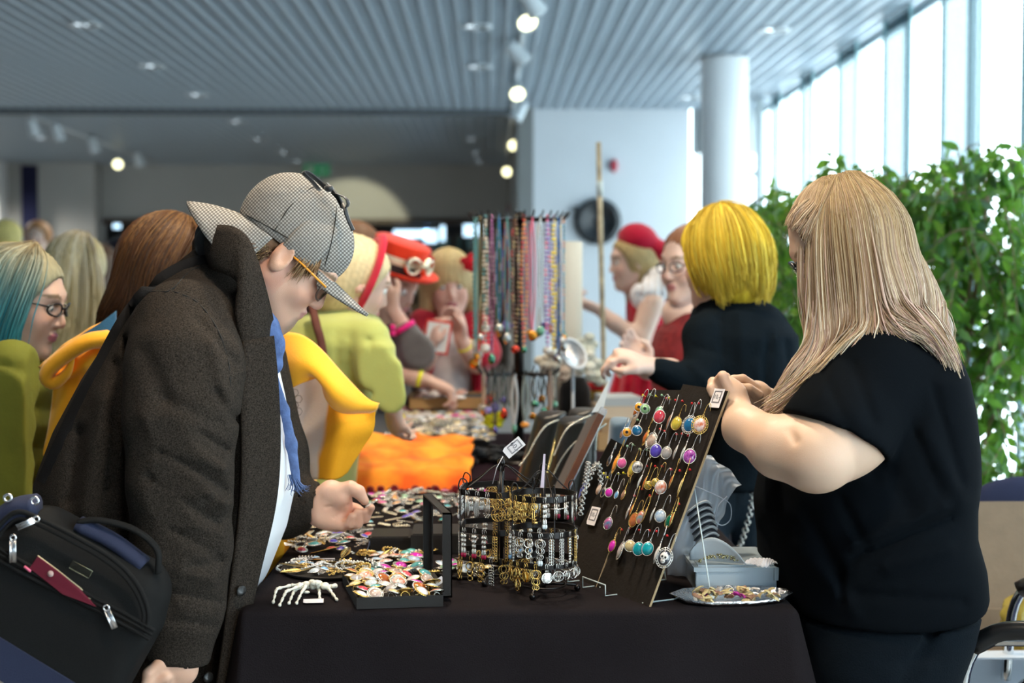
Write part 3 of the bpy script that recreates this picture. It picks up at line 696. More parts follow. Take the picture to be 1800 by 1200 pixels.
def des_back(zi, a, rnd):
    x = math.cos(a)
    if zi == 0: return rnd.choice([('chandelier', SILVER, None), ('drops', SILVER, 'clear'), ('feather', SILVER, None)]) if x < -.35 else rnd.choice([('gear', GOLD, None), ('key', GOLD, None), ('gear', GOLD, None)])
    if zi == 1: return rnd.choice([('drops', SILVER, 'ruby'), ('chandelier', SILVER, None), ('chain', SILVER, None)]) if x < -.2 else rnd.choice([('chain', GOLD, None), ('loops', GOLD, None)])
    return rnd.choice([('loops', GOLD, None), ('chain', SILVER, None)])
cF = onz(955, 1041); carousel('round black wire earring stand with three rings, the nearer one', cF, .060, [.181, .116, .060], 4, False, des_front, 'nearer round stand', .3, 19)
cB = onz(881, 1013); carousel('six-sided black wire earring stand with a white tag, the farther one', cB, .088, [.172, .10, .046], 6, True, des_back, 'six-sided stand', .45, 22)
P0 = pt(903, 786, cB.y - .02)
RX = Matrix.Rotation(math.radians(90), 3, 'X')
price_tag('white paper tag sticking up from the six-sided earring stand', P0, Matrix.Rotation(math.radians(20), 3, 'Y') @ Matrix.Rotation(math.radians(30), 3, 'Y') @ RX, .011, .021, '60,-')
b = MB().tube([pt(884, 802, cB.y - .02), pt(873, 822, cB.y - .02), pt(866, 850, cB.y - .03)], .004, 6, flat=.15); tag(put('paper_tie', b.mesh('paper_tie', cm('card', (.7, .72, .78)))), 'white paper tie wound round the top of the six-sided stand', 'tag')
b = MB().prism([(-.0035, 0), (.0035, 0), (.0018, .062), (-.0018, .062)], 0, .0006, Matrix.Translation(pt(953, 857, cF.y - .03)) @ Matrix.Rotation(math.radians(4), 4, 'Y') @ RX.to_4x4()); tag(put('paper_tag', b.mesh('paper_tag', cm('card', (.62, .52, .62)), False)), 'narrow lilac paper tag standing in the nearer round stand', 'tag')

# ---------------------------------------------------- black jewellery box with its lid up
q = [onz(602, 1024), onz(627, 1071), onz(779, 1066), onz(752, 1022)]
bo = thing('jewellery_box', 'black cardboard jewellery box with its frame lid standing open', 'box', tuple((q[0] + q[2]) / 2)); M_box = mat('black_box_card', (.016, .014, .013), .6, spec=.3, bump=.1, bscale=300)
def wall(b, a, c, z0, z1, th=.002):
    d = (c - a); n = Vector((-d.y, d.x, 0)).normalized() * th; b.add([a + V(0, 0, z0), c + V(0, 0, z0), c + n + V(0, 0, z0), a + n + V(0, 0, z0), a + V(0, 0, z1), c + V(0, 0, z1), c + n + V(0, 0, z1), a + n + V(0, 0, z1)], [(0, 1, 5, 4), (1, 2, 6, 5), (2, 3, 7, 6), (3, 0, 4, 7), (4, 5, 6, 7), (0, 3, 2, 1)])
b = MB(); z = TZ - .75
for i in range(4): wall(b, q[i], q[(i + 1) % 4], .0005, .021)
b.add([p + V(0, 0, .003) for p in q], [(0, 1, 2, 3)]); put('tray', b.mesh('tray', M_box, False), bo, world=True)
h0, h1 = pt(786, 1050, 2.435), pt(751, 1003, 2.665); d = (h1 - h0); d.z = 0; h1 = h0 + d; L = d.length; d.normalize(); MM = Matrix.Translation(h0) @ Matrix(((1, d.x, 0), (0, d.y, 0), (0, 0, 1))).to_4x4()
b = MB(); Hh = .153
for lo, hi in (((-.008, 0, 0), (.009, .003, Hh)), ((-.008, L - .003, 0), (.009, L, Hh)), ((-.008, 0, Hh - .003), (.009, L, Hh)), ((-.008, 0, 0), (.009, L, .003)), ((.007, 0, 0), (.009, .018, Hh)), ((.007, L - .018, 0), (.009, L, Hh)), ((.007, 0, Hh - .018), (.009, L, Hh))): b.box(lo, hi, MM)
put('lid', b.mesh('lid', M_box, False), bo, world=True)
def mesh_brooch(rx, ry, col, key, orn=False):
    return mesh_setting(rx, ry, orn, col), mesh_stone(rx, ry, stone_mat(key))
TILT = Matrix.Rotation(math.radians(-90), 3, 'X')          # stones face up
def piece(name, label, cat, P, key, metal, r, orn=False, tiltx=0, tilty=0, group=None, asp=1.0, parts=True, band=False):
    R = Matrix.Rotation(random.uniform(0, 6.28), 3, 'Z') @ Matrix.Rotation(tiltx, 3, 'X') @ Matrix.Rotation(tilty, 3, 'Y') @ TILT
    t = thing(name, label, cat, P, group); t.rotation_euler = R.to_euler()
    a, c = mesh_brooch(r, round(r * asp, 4), metal, key, orn); put('setting', a, t); put('stone', c, t)
    if band: put('band', M_(('band', metal), lambda: MB().tube([(.0085 * math.cos(x), .010 + .0085 * math.sin(x), 0) for x in np.linspace(0, 6.283, 20, False)], .0009, 6, closed=True, flat=1.6).mesh('band', cm('metal', metal))), t)
    return t
rnd = random.Random(4); keys = ['white', 'aqua', 'white', 'clear', 'red', 'clear', 'amber', 'coral', 'cream', 'clear', 'magenta', 'cameo', 'grey', 'coral']
k = 0
for i in range(6):
    for j in range(6):
        u = (i + .5 + rnd.uniform(-.2, .2)) / 6; v = (j + .5 + rnd.uniform(-.2, .2)) / 6
        P = (q[1] * (1 - u) + q[2] * u) * (1 - v) + (q[0] * (1 - u) + q[3] * u) * v; key = keys[(i * 5 + j * 3 + k) % len(keys)]; k += 1
        gold = (i < 2 and j > 1) or rnd.random() < .4; 
        piece('ring', ('%s ring with a %s stone in the open black box' % ('gold' if gold else 'silver', CN.get(key, key))).replace(' a a', ' an a'), 'ring', P + V(0, 0, .024 + .004 * rnd.random()), key, GOLD if gold else SILVER, rnd.choice([.0115, .0125, .0135]), rnd.random() < .6, rnd.uniform(.1, .6), rnd.uniform(-.3, .3), '%s %s-stone rings in the open box' % ('gold' if gold else 'silver', CN.get(key, key)), band=True)
price_tag('small white tag clipped to the right side of the open black box', pt(768, 1024, 2.50), Matrix.Rotation(math.radians(-35), 3, 'Y') @ Matrix.Rotation(math.radians(60), 3, 'X'), .014, .006, '', False)

# ---------------------------------------------------- skeleton hand
M_bone = mat('bone_plastic', (.78, .76, .66), .55, bump=.3, bscale=300)
sk_ = thing('skeleton_hand', 'white plastic skeleton hand resting on its fingertips on the black cloth', 'skeleton hand', tuple(onz(540, 1045)))
def kp(x, y, Y): return pt(480 + x / 12.86, 1000 + y / 12.86, Y)
def bone(b, a, c, r):
    n = 7; b.tube([a + (c - a) * (i / (n - 1)) for i in range(n)], [r * s for s in (.9, 1.15, .75, .62, .7, 1.1, .8)], 8)
for nm, pts in (('finger', [(640, 340, 2.49), (400, 370, 2.49), (100, 440, 2.47), (60, 500, 2.455), None, (5, 745)]), ('finger', [(700, 330, 2.50), (560, 400, 2.48), (300, 500, 2.46), (260, 570, 2.45), None, (150, 812)]),
        ('finger', [(720, 360, 2.50), (620, 420, 2.49), (480, 490, 2.48), (455, 540, 2.47), None, (360, 768)]), ('finger', [(760, 340, 2.50), (730, 400, 2.49), (690, 460, 2.48), (660, 500, 2.47), None, (528, 768)]), ('finger', [(980, 350, 2.50), (1010, 420, 2.50), (1040, 470, 2.495), None, (1055, 660)]), ('thumb', [(1150, 390, 2.50), (1250, 440, 2.49), (1290, 480, 2.485), None, (1440, 690)])):
    P = [kp(*p) for p in pts[:-2]]; tip = onz(480 + pts[-1][0] / 12.86, 1000 + pts[-1][1] / 12.86, TZ + .004); P.append((P[-1] + tip) / 2); P.append(tip)
    b = MB()
    for i in range(len(P) - 1): bone(b, P[i], P[i + 1], .0036 - .0003 * i)
    b.ball(tuple(tip), .0032, 8, 6); put(nm, b.mesh(nm, M_bone), sk_, world=True)
b = MB(); rr = random.Random(2)
for i in range(16): b.ball(tuple(kp(rr.uniform(740, 1180), rr.uniform(280, 400), 2.50 + rr.uniform(-.01, .014))), (.0075, .007, .0055), 8, 6)
for i in range(9): b.ball(tuple(kp(rr.uniform(1180, 1420), rr.uniform(345, 430), 2.50 + rr.uniform(-.01, .01))), (.005, .005, .004), 8, 6)
b.ball(tuple(kp(760, 520, 2.49)), (.006, .004, .003), 8, 6); put('palm', b.mesh('palm', M_bone), sk_, world=True)
price_tag('white price card lying by the skeleton hand', onz(551, 1056, TZ + .004), Matrix.Rotation(math.radians(6), 3, 'Z') @ Matrix.Rotation(math.radians(4), 3, 'X'), .018, .012, '', False)

# ---------------------------------------------------- closed black boxes behind
def solidbox(label, px0, px1, pyb, h, dep, name='gift_box', col=None, lidh=.35, yaw=0):
    a, c = onz(px0, pyb), onz(px1, pyb); w = (c - a).length; t = thing(name, label, 'box', tuple(a)); t.rotation_euler = (0, 0, yaw)
    m = col or M_box
    put('base', MB().box((.001, .001, .001), (w - .001, dep - .001, h * (1 - lidh))).mesh('base', m, False), t)
    put('lid', MB().box((0, 0, h * (1 - lidh)), (w, dep, h - .002)).box((.004, .004, h - .002), (w - .004, dep - .004, h)).mesh('lid', m, False), t); return t
solidbox('low black box, the left one of two behind the open jewellery box', 650, 721, 968, .030, .11, yaw=.02)
solidbox('taller black box, the right one of two behind the open jewellery box', 722, 868, 974, .043, .13, lidh=.9)
tag(put('card', MB().box((0, 0, 0), (.001, .09, .028)).mesh('card', cm('card', (.28, .33, .5)), False), None, tuple(onz(645, 968)), (0, .25, 0)), 'blue-grey card leaning on the left end of the low black box', 'card')
price_tag('small white label on top of the low black box', pt(668, 943, 2.955), Matrix.Rotation(math.radians(15), 3, 'X'), .010, .006, '', False)

# ---------------------------------------------------- laid-out jewellery on the near table
def tray(label, pts, h=.008, m=None):
    P = [onz(*p) for p in pts]; c = sum(P, V(0, 0, 0)) / len(P); t = thing('tray', label, 'tray', tuple(c))
    n = len(P); b = MB(); V_ = []
    for s, z in ((.93, .001), (1.0, h), (.975, h), (.91, .003)): V_ += [c + (p - c) * s + V(0, 0, z) for p in P]
    b.add(V_, [(i, (i + 1) % n, n + (i + 1) % n, n + i) for i in range(n)] + [(n + i, n + (i + 1) % n, 2 * n + (i + 1) % n, 2 * n + i) for i in range(n)] + [(2 * n + i, 2 * n + (i + 1) % n, 3 * n + (i + 1) % n, 3 * n + i) for i in range(n)] + [tuple(range(3 * n, 4 * n)), tuple(range(n - 1, -1, -1))])
    put('plate', b.mesh('plate', m or M_box), t, world=True); return c
def ellp(cx, cy, rx, ry, n=28): return [(cx + rx * math.cos(a), cy + ry * math.sin(a)) for a in np.linspace(0, 6.283, n, False)]
tray('long black oval tray of bracelets at the near left of the table', ellp(572, 1006, 78, 17))
tray('black tray of brooches under the six-sided stand', ellp(820, 1008, 60, 12))
def mesh_bits(kind, col):
    def f():
        b = MB(); rn = random.Random(len(kind) * 7)
        if kind == 'bracelet':
            for r_ in (.026, .023): b.tube([(r_ * math.cos(a), r_ * .6 * math.sin(a), .003) for a in np.linspace(0, 6.283, 28, False)], .0014, 6, closed=True)
            for k in range(18): a = k * .349; b.ball((.0245 * math.cos(a), .0147 * math.sin(a), .0045), .0026, 7, 5)
        elif kind == 'feather':
            for s in (-1, 1): b.grid(lambda u, v: (-.03 + .06 * v, s * (.002 + u * .007 * math.sin(v * 3 + .1)), .003 + .002 * u), 3, 12, thick=.0006)
            b.tube([(-.034, 0, .003), (.032, 0, .004)], .001, 5)
        elif kind == 'sprig':
            b.tube([(-.02, 0, .003), (.02, 0, .003)], .0008, 5)
            for k in range(12): b.ball((-.018 + k * .0033, .003 * (-1) ** k, .004), (.0024, .0034, .0016), 7, 4)
        elif kind == 'chainpile':
            for k in range(16):
                a = k * .7; R_ = .004 + k * .0008; c = (R_ * math.cos(a), R_ * math.sin(a), .002 + .002 * (k % 3)); b.tube([(c[0] + .0032 * math.cos(x), c[1] + .0022 * math.sin(x), c[2] + .001 * math.sin(x * 2)) for x in np.linspace(0, 6.283, 8, False)], .0008, 4, closed=True)
        elif kind == 'comb':
            for k in range(7): b.tube([(-.012 + k * .004, -.012, .002), (-.012 + k * .004, .012, .003)], .0008, 4)
            b.tube([(-.013, .012, .003), (.013, .012, .003)], .002, 6)
            for k in range(5): b.ball((-.01 + k * .005, .012, .006), .0028, 7, 5)
        return b.mesh('metalwork', cm('metal', col))
    return M_(('bits', kind, col), f)
CRM = (.80, .74, .58)
CNm[CRM] = 'cream'
def scatter(n, poly, kinds, where, seed, names=True, minr=.012, zoff=.003, parts=True, zj=.0, plane_=None):
    rn = random.Random(seed); pts = []
    xs = [p[0] for p in poly]; ys = [p[1] for p in poly]
    def inside(x, y):
        r = False; j = len(poly) - 1
        for i in range(len(poly)):
            xi, yi = poly[i]; xj, yj = poly[j]
            if (yi > y) != (yj > y) and x < (xj - xi) * (y - yi) / (yj - yi) + xi: r = not r
            j = i
        return r
    tries = 0
    while len(pts) < n and tries < n * 60:
        tries += 1; x = rn.uniform(min(xs), max(xs)); y = rn.uniform(min(ys), max(ys))
        if not inside(x, y): continue
        P = onz(x, y, TZ + .002) if plane_ is None else plane_(x, y)
        if any((P - q_).length < minr for q_ in pts): continue
        pts.append(P); kd = rn.choice(kinds)
        if kd[0] == 'gem':
            _, key, met, r = kd
            if parts:
                t = piece('brooch', ('%s brooch with a %s stone %s' % (CNm[met], CN.get(key, key), where)).replace(' a orange', ' an orange').replace(' a a', ' an a'), 'brooch', P + V(0, 0, zoff + zj * rn.random()), key, met, r, rn.random() < .5, rn.uniform(-.25, .25), rn.uniform(-.3, .3), '%s %s brooches %s' % (CNm[met], CN.get(key, key), where), 1.2)
            else:
                me = M_(('far', key, met, r), lambda: MB().grid(lambda u, v: (r * math.sin(v * 1.57) * math.cos(u * 6.2832), r * math.sin(v * 1.57) * math.sin(u * 6.2832), .009 * math.cos(v * 1.57)), 12, 5, closeu=True).mesh('brooch', stone_mat(key)))
                o = put('brooch', me, None, P, (0, 0, rn.random() * 6)); tag(o, '%s brooch %s' % (CN.get(key, key), where), 'brooch', '%s brooches %s' % (CN.get(key, key), where))
        else:
            nm = {'bracelet': 'bracelet', 'feather': 'feather_pendant', 'sprig': 'hair_pin', 'chainpile': 'necklace', 'comb': 'hair_comb'}[kd[0]]
            o = put(nm, mesh_bits(kd[0], kd[1]), None, P + V(0, 0, zj * rn.random()), (rn.uniform(-.3, .3), rn.uniform(-.35, .1), rn.random() * 6.28)); o.scale = (kd[2],) * 3 if len(kd) > 2 else (1, 1, 1)
            tag(o, '%s %s lying %s' % (CNm[kd[1]], nm.replace('_', ' '), where), nm.replace('_', ' '), '%s %ss %s' % (CNm[kd[1]], nm.replace('_', ' '), where))
S_, G_, B_ = SILVER, GOLD, BRONZE
scatter(30, ellp(572, 1003, 70, 12), [('bracelet', S_), ('bracelet', S_), ('feather', B_), ('feather', G_), ('comb', S_), ('gem', 'clear', S_, .009), ('gem', 'sky', S_, .007), ('chainpile', G_)], 'on the long oval tray', 1, zj=.012, zoff=.010, minr=.016)
scatter(20, [(600, 978), (760, 968), (765, 1010), (640, 1012)], [('bracelet', G_), ('chainpile', G_), ('gem', 'aqua', S_, .011), ('feather', G_), ('comb', S_)], 'right of the oval tray', 2, zj=.008, minr=.016)
scatter(26, [(530, 945), (650, 935), (648, 975), (520, 985)], [('sprig', S_), ('gem', 'red', S_, .010), ('gem', 'aqua', S_, .012), ('feather', G_), ('chainpile', S_), ('gem', 'violet', S_, .009), ('comb', S_)], 'left of the low black box', 3, zj=.006, minr=.017)
scatter(22, [(660, 975), (740, 975), (745, 1000), (650, 1000)], [('gem', 'magenta', S_, .013), ('gem', 'aqua', S_, .012), ('gem', 'coral', S_, .012), ('gem', 'storm', S_, .011), ('sprig', S_)], 'behind the open box', 4, zj=.006, minr=.022)
scatter(22, ellp(822, 1003, 52, 9), [('gem', 'magenta', S_, .012), ('gem', 'storm', S_, .012), ('gem', 'cream', G_, .012), ('gem', 'mint', S_, .010), ('comb', S_)], 'under the six-sided stand', 5, zj=.006, zoff=.010, minr=.02)
scatter(60, [(520, 930), (610, 925), (690, 880), (845, 880), (845, 925), (700, 930), (640, 935), (545, 950)], [('sprig', S_), ('sprig', CRM), ('comb', CRM), ('comb', S_), ('chainpile', S_), ('sprig', CRM), ('comb', S_), ('gem', 'teal', S_, .010), ('gem', 'violet', S_, .010), ('gem', 'opal', S_, .010)], 'behind the black boxes', 6, zj=.006, minr=.020)
scatter(44, [(655, 868), (850, 866), (850, 885), (640, 890)], [('gem', 'magenta', S_, .013), ('gem', 'orange', S_, .012), ('sprig', CRM, 1.3), ('comb', S_, 1.3), ('gem', 'mint', S_, .011), ('chainpile', S_, 1.3), ('gem', 'pink', S_, .012)], 'in the rearmost rows', 7, zj=.006, minr=.022)
scatter(40, [(470, 905), (600, 905), (600, 950), (505, 968)], [('sprig', CRM), ('sprig', S_), ('comb', S_), ('feather', S_), ('chainpile', CRM)], 'on the cloth below the reaching hand', 8, zj=.006, minr=.018)
a = onz(515, 987); tag(put('label_strip', MB().box((0, 0, 0), (.085, .022, .0015)).box((.003, .002, .0015), (.07, .020, .0018)).mesh('label_strip', cm('card', (.42, .42, .46)), False), None, tuple(a), (0, 0, .08)), 'grey label strip lying behind the oval tray', 'label')
# ---------------------------------------------------- foil tray with shells, right corner
cT = tray('crumpled silver foil tray heaped with shells at the right corner of the table', [(1176 + 0, 1052), (1200, 1043), (1260, 1038), (1340, 1038), (1385, 1044), (1396, 1051), (1380, 1060), (1330, 1066), (1250, 1068), (1205, 1064)], .010, mat('foil', (.80, .80, .82), .18, 1, bump=.8, bscale=120))
rn = random.Random(9)
for i in range(46):
    P = onz(rn.uniform(1225, 1365), rn.uniform(1042, 1058), TZ + .008) + V(0, 0, .010 * rn.random())
    key, kn = rn.choice([('cream', 'cream'), ('white', 'white'), ('cream', 'cream'), ('clear', 'clear'), ('cameo', 'brown'), ('magenta', 'magenta')])
    me = M_(('shell', key), lambda: MB().grid(lambda u, v: (.013 * v * math.cos((u - .5) * 2.4), .013 * v * math.sin((u - .5) * 2.4), .005 * math.sin(v * 2.6) + .0008 * math.cos(u * 50)), 22, 6, thick=.0012).mesh('shell', cm('plastic', {'cream': (.62, .50, .25), 'white': (.75, .70, .66), 'clear': (.55, .6, .62), 'cameo': (.30, .17, .11), 'magenta': (.45, .03, .30)}[key])))
    tag(put('shell', me, None, P, (rn.uniform(-.6, .6), rn.uniform(-.6, .6), rn.random() * 6)), '%s shell in the heap on the foil tray' % kn, 'shell', '%s shells on the foil tray' % kn)
tag(put('key_ring', MB().tube([(.0085 * math.cos(x), 0, .0085 * math.sin(x)) for x in np.linspace(0, 6.283, 24, False)], .0012, 6, closed=True).mesh('key_ring', cm('metal', SILVER)), None, tuple(pt(1280, 1037, 2.455))), 'silver ring standing up out of the shells', 'ring')
# ---------------------------------------------------- plastic sorting box and things on it
M_pl = mat('frosted_plastic', (.42, .52, .60), .25, alpha=.82)
a, c = onz(1222, 1038), onz(1366, 1036); w = (c - a).x; t = thing('sorting_box', 'frosted blue-grey plastic sorting box behind the foil tray', 'box', tuple(a)); dp = .19
b = MB(); b.box((0, 0, 0), (w, .002, .036)).box((0, dp - .002, 0), (w, dp, .036)).box((0, 0, 0), (.002, dp, .036)).box((w - .002, 0, 0), (w, dp, .036)).box((0, 0, 0), (w, dp, .002))
for s in (.33, .72): b.box((w * s, .002, .002), (w * s + .0015, dp - .002, .033))
put('base', b.mesh('base', M_pl, False), t); put('lid', MB().box((-.003, -.003, .036), (w + .003, dp + .003, .044)).box((.006, .006, .044), (w - .006, dp - .006, .047)).mesh('lid', M_pl, False), t)
put('catch', MB().box((w * .95, -.006, .02), (w * .95 + .012, -.003, .044)).mesh('catch', M_pl, False), t)
tag(put('paper_slip', MB().box((0, 0, 0), (.055, .001, .02)).mesh('paper_slip', cm('card', (.6, .63, .75)), False), None, (a.x + .02, a.y + .004, a.z + .004)), 'pale paper slip inside the frosted sorting box', 'paper')
# curved white hair piece with beads
zt = TZ + .048; cc = onz(1285, 990, zt)
def comb(u, v):
    x = -.075 + .13 * u; h = .052 * math.sin(min(1, u * 1.25 + .08) * math.pi) ** .7 * (1 - .35 * u)
    return (x, .02 * math.cos(u * 3) - .012 * v, .002 + h * v)
t = thing('hair_piece', 'translucent white comb edged with beads lying on the sorting box', 'hair comb', tuple(cc))
put('comb_plate', MB().grid(comb, 26, 8, thick=.002).mesh('comb_plate', mat('milky_plastic', (.55, .62, .68), .3, alpha=.8)), t)
b = MB(); rn = random.Random(3)
for i in range(60): u = rn.random(); b.ball((-.062 + .075 * u, .004 + rn.uniform(-.008, .006) - .012, .003 + .010 * math.sin(u * 3) + rn.uniform(0, .006)), .0022, 6, 4)
put('bead_edging', b.mesh('bead_edging', cm('metal', (.40, .38, .24))), t)
def lace(u, v): a_ = u * 3.14; return (.02 + .065 * u, -.02 - .022 * v * math.sin(a_) + .01 * math.sin(u * 9), .003 + .012 * math.sin(a_) * (1 - v) + .0012 * math.sin(u * 60 + v * 9))
tag(put('lace_trim', MB().grid(lace, 40, 10, thick=.0012).mesh('lace_trim', cm('cloth', (.78, .78, .84))), None, tuple(cc)), 'white lace trim draped on the front of the sorting box', 'lace')
# organza bag
M_org = bpy.data.materials.new('organza'); M_org.use_nodes = True; tt = M_org.node_tree; tt.nodes.clear()
o_ = tt.nodes.new('ShaderNodeOutputMaterial'); tr_ = tt.nodes.new('ShaderNodeBsdfTransparent'); df = tt.nodes.new('ShaderNodeBsdfDiffuse'); tl = tt.nodes.new('ShaderNodeBsdfTranslucent'); gs = tt.nodes.new('ShaderNodeBsdfGlossy'); m1 = tt.nodes.new('ShaderNodeMixShader'); m2 = tt.nodes.new('ShaderNodeMixShader'); m3 = tt.nodes.new('ShaderNodeMixShader')
df.inputs[0].default_value = (.82, .90, 1, 1); tl.inputs[0].default_value = (.50, .62, .78, 1); gs.inputs['Roughness'].default_value = .3; gs.inputs[0].default_value = (.7, .8, .9, 1); m1.inputs[0].default_value = .35; m2.inputs[0].default_value = .16; m3.inputs[0].default_value = .55
tt.links.new(df.outputs[0], m1.inputs[1]); tt.links.new(tl.outputs[0], m1.inputs[2]); tt.links.new(m1.outputs[0], m2.inputs[1]); tt.links.new(gs.outputs[0], m2.inputs[2]); tt.links.new(tr_.outputs[0], m3.inputs[1]); tt.links.new(m2.outputs[0], m3.inputs[2]); tt.links.new(m3.outputs[0], o_.inputs[0])
t = thing('organza_bag', 'pale blue see-through organza bag behind the earring board', 'bag', tuple(onz(1225, 1015)))
def org(front):
    rows_ = [[(1172, 1025), (1176, 930), (1205, 850), (1232, 802), (1248, 800)], [(1200, 1031), (1212, 940), (1232, 870), (1250, 826), (1262, 812)], [(1222, 1030), (1240, 950), (1254, 885), (1268, 842), (1285, 828)], [(1240, 1000), (1262, 930), (1274, 900), (1288, 862), (1304, 852)]]
    g = surf2([[pt(x, y, 2.66 + (-.022 if front else .02) * math.sin(math.pi * j / 3 * .8 + .3) * (1 - .5 * abs(i - 1.5) / 2)) for i, (x, y) in enumerate(r)] for j, r in enumerate(rows_)], 50, 40)
    for i in range(50):
        for j in range(40): g[i, j, 1] += (.004 * math.sin(j * .55 + math.sin(i * .2) * 2) + .003 * math.sin(i * .3 + j * .22)) ; g[i, j, 0] += .002 * math.sin(i * .4 + j * .3)
    return g
def surf2(rows_, nu, nv):
    R_ = np.array([crom(r, nu) for r in rows_]); return np.array([crom(R_[:, i], nv) for i in range(nu)])
b = MB()
for fr_ in (True, False):
    g = org(fr_); b.grid(lambda u, v: g[int(round(u * 49)), int(round(v * 39))], 50, 40)
put('gauze', b.mesh('gauze', M_org), t, world=True)
put('drawstring', MB().tube([Vector(p) for p in crom([pt(1212, 850, 2.63), pt(1240, 862, 2.625), pt(1270, 876, 2.63), pt(1284, 888, 2.63), pt(1284, 912, 2.62), pt(1270, 923, 2.62), pt(1258, 914, 2.62), pt(1262, 890, 2.62), pt(1278, 872, 2.63)], 50)], .0012, 6).mesh('drawstring', cm('cloth', (.65, .72, .82))), t, world=True)
st = thing('striped_garment', 'black and white striped knit folded inside the organza bag', 'garment', tuple(pt(1235, 935, 2.665)))
for k in range(9):
    x, y = 1232 + k * 2.6, 884 + k * 11; 
    for nm, dy, col in (('white_stripe', 0, (.80, .84, .88)), ('dark_stripe', 5.5, (.03, .035, .05))):
        put(nm, MB().tube([Vector(p) for p in crom([pt(x - 22 + 0.4 * k, y + 16 + dy, 2.642), pt(x - 6, y + 3 + dy, 2.630), pt(x + 8, y - 3 + dy, 2.630), pt(x + 16, y + 2 + dy, 2.642)], 10)], .0052, 6, flat=.5).mesh(nm, cm('cloth', col)), st, world=True)
# ---------------------------------------------------- necklace busts, leaning mirror, blue bust
M_lea = mat('black_leatherette', (.014, .013, .010), .32, spec=.6, bump=.15, bscale=200); M_bl = mat('steel_blue_velvet', (.07, .13, .19), .7, sheen=.5)
def bust(label, top0, top1, Y, bottom, m, lean=-.25, s=1.0, sag=0):
    a = pt(*top0, Y); c = pt(*top1, Y); w = (c - a).length / 2; mid = (a + c) / 2; base = TZ + .002; H = mid.z - base
    bx0, bx1 = pt(bottom[0], bottom[2], Y), pt(bottom[1], bottom[2], Y); bm = (bx0 + bx1) / 2; bw = (bx1 - bx0).length / 2
    secs = []
    for k in range(7):
        u = k / 6; z = base + H * u; x = bm.x + (mid.x - bm.x) * u ** 1.3; ww = bw + (w - bw) * min(1, u * 1.15) ** .8; secs.append((V(x, Y + .02 * (1 - u), z), ww, .035 + .02 * (1 - u)))
    f = secfield(secs); sl_ = (c - a).normalized(); nrm = Vector((-sl_.z, -.25, sl_.x)); f = inter(f, plane(mid, nrm), .006)
    t = thing('necklace_bust', label, 'necklace bust', (bm.x, Y, base)); L = [bm.x - bw - .1, Y - .1, base - .01]; Hh_ = [max(mid.x, bm.x) + bw + .1, Y + .1, mid.z + .06]
    sdfmesh('form', [(f, L, Hh_, .005)], m, None, 2, t); return t
bust('black necklace bust with a slanted top, left of the three behind the stands', (944, 728), (997, 717), 3.46, (898, 975, 868), M_lea)
bust('black necklace bust with two rhinestone chains, right next to the wooden-edged panel', (984, 737), (1038, 727), 3.30, (945, 1012, 880), M_lea)
bust('black necklace bust half hidden behind the other two', (1000, 723), (1049, 711), 3.62, (985, 1050, 860), M_lea)
bust('steel blue necklace bust behind the leaning earring board', (1072, 738), (1108, 730), 3.2, (1050, 1118, 885), M_bl)
def rhin(label, pts, n, col=(.75, .72, .62), r=.0026, cat='necklace', group=None):
    P = crom([pt(*p) for p in pts], n); b = MB()
    for p in P: b.ball(tuple(p), r, 6, 4)
    b.tube([Vector(p) for p in P], r * .4, 4); tag(put('necklace', b.mesh('necklace', cm('metal', col))), label, cat, group)
rhin('rhinestone chain across the left black bust', [(981, 738, 3.40), (960, 748, 3.39), (943, 770, 3.38), (930, 795, 3.38), (914, 818, 3.38)], 40)
rhin('upper rhinestone chain on the right black bust', [(1038, 730, 3.25), (1012, 742, 3.235), (992, 760, 3.23), (974, 800, 3.23)], 40)
rhin('lower rhinestone chain on the right black bust', [(1030, 764, 3.235), (1008, 780, 3.23), (988, 805, 3.23), (972, 836, 3.23)], 36)
rhin('short gold pendant chain between the two black busts', [(977, 770, 3.3), (970, 800, 3.26), (962, 830, 3.24)], 20, (.66, .55, .25), .004)
rhin('silver chain hanging on the steel blue bust', [(1065, 745, 3.12), (1050, 760, 3.12), (1047, 790, 3.12)], 20)
P0, P1 = pt(1061, 720, 3.06), pt(985, 878, 3.0); ax = (P0 - P1); L = ax.length; ax.normalize(); sd = Vector((0, 1, 0)); sd = (sd - ax * sd.dot(ax)).normalized(); n3 = sd.cross(ax)
MM = Matrix((tuple(n3), tuple(sd), tuple(ax))).transposed().to_4x4(); MM.translation = P1
t = thing('mirror', 'leaning mirror panel seen edge-on, reddish brown wooden edge', 'mirror', tuple(P1))
put('wooden_edge', MB().box((-.007, 0, 0), (.007, .012, L - .012), MM).mesh('wooden_edge', mat('red_wood', (.13, .045, .02), .4, var=.3, vscale=40), False), t, world=True)
put('metal_cap', MB().box((-.0075, -.001, L - .012), (.0075, .013, L + .004), MM).mesh('metal_cap', cm('metal', (.5, .52, .55)), False), t, world=True)
put('glass', MB().box((.0072, .001, .0), (.0095, .16, L), MM).mesh('glass', cm('metal', (.62, .72, .76)), False), t, world=True)
put('backing', MB().box((-.007, .012, .004), (.007, .16, L - .004), MM).mesh('backing', cm('matte', (.10, .09, .09)), False), t, world=True)
tag(put('clear_sheet', MB().add([pt(1040, 725, 3.1), pt(1060, 722, 3.1), pt(1072, 668, 3.12), pt(1070, 668, 3.14)], [(0, 1, 2, 3), (3, 2, 1, 0)]).mesh('clear_sheet', cm('plastic', (.6, .68, .74)), False)), 'pale pointed plastic sheet sticking up behind the wooden-edged mirror', 'sheet')
t = thing('chain_card', 'narrow black card draped with a silver chain left of the earring board', 'chain', tuple(pt(1040, 900, 2.9)))
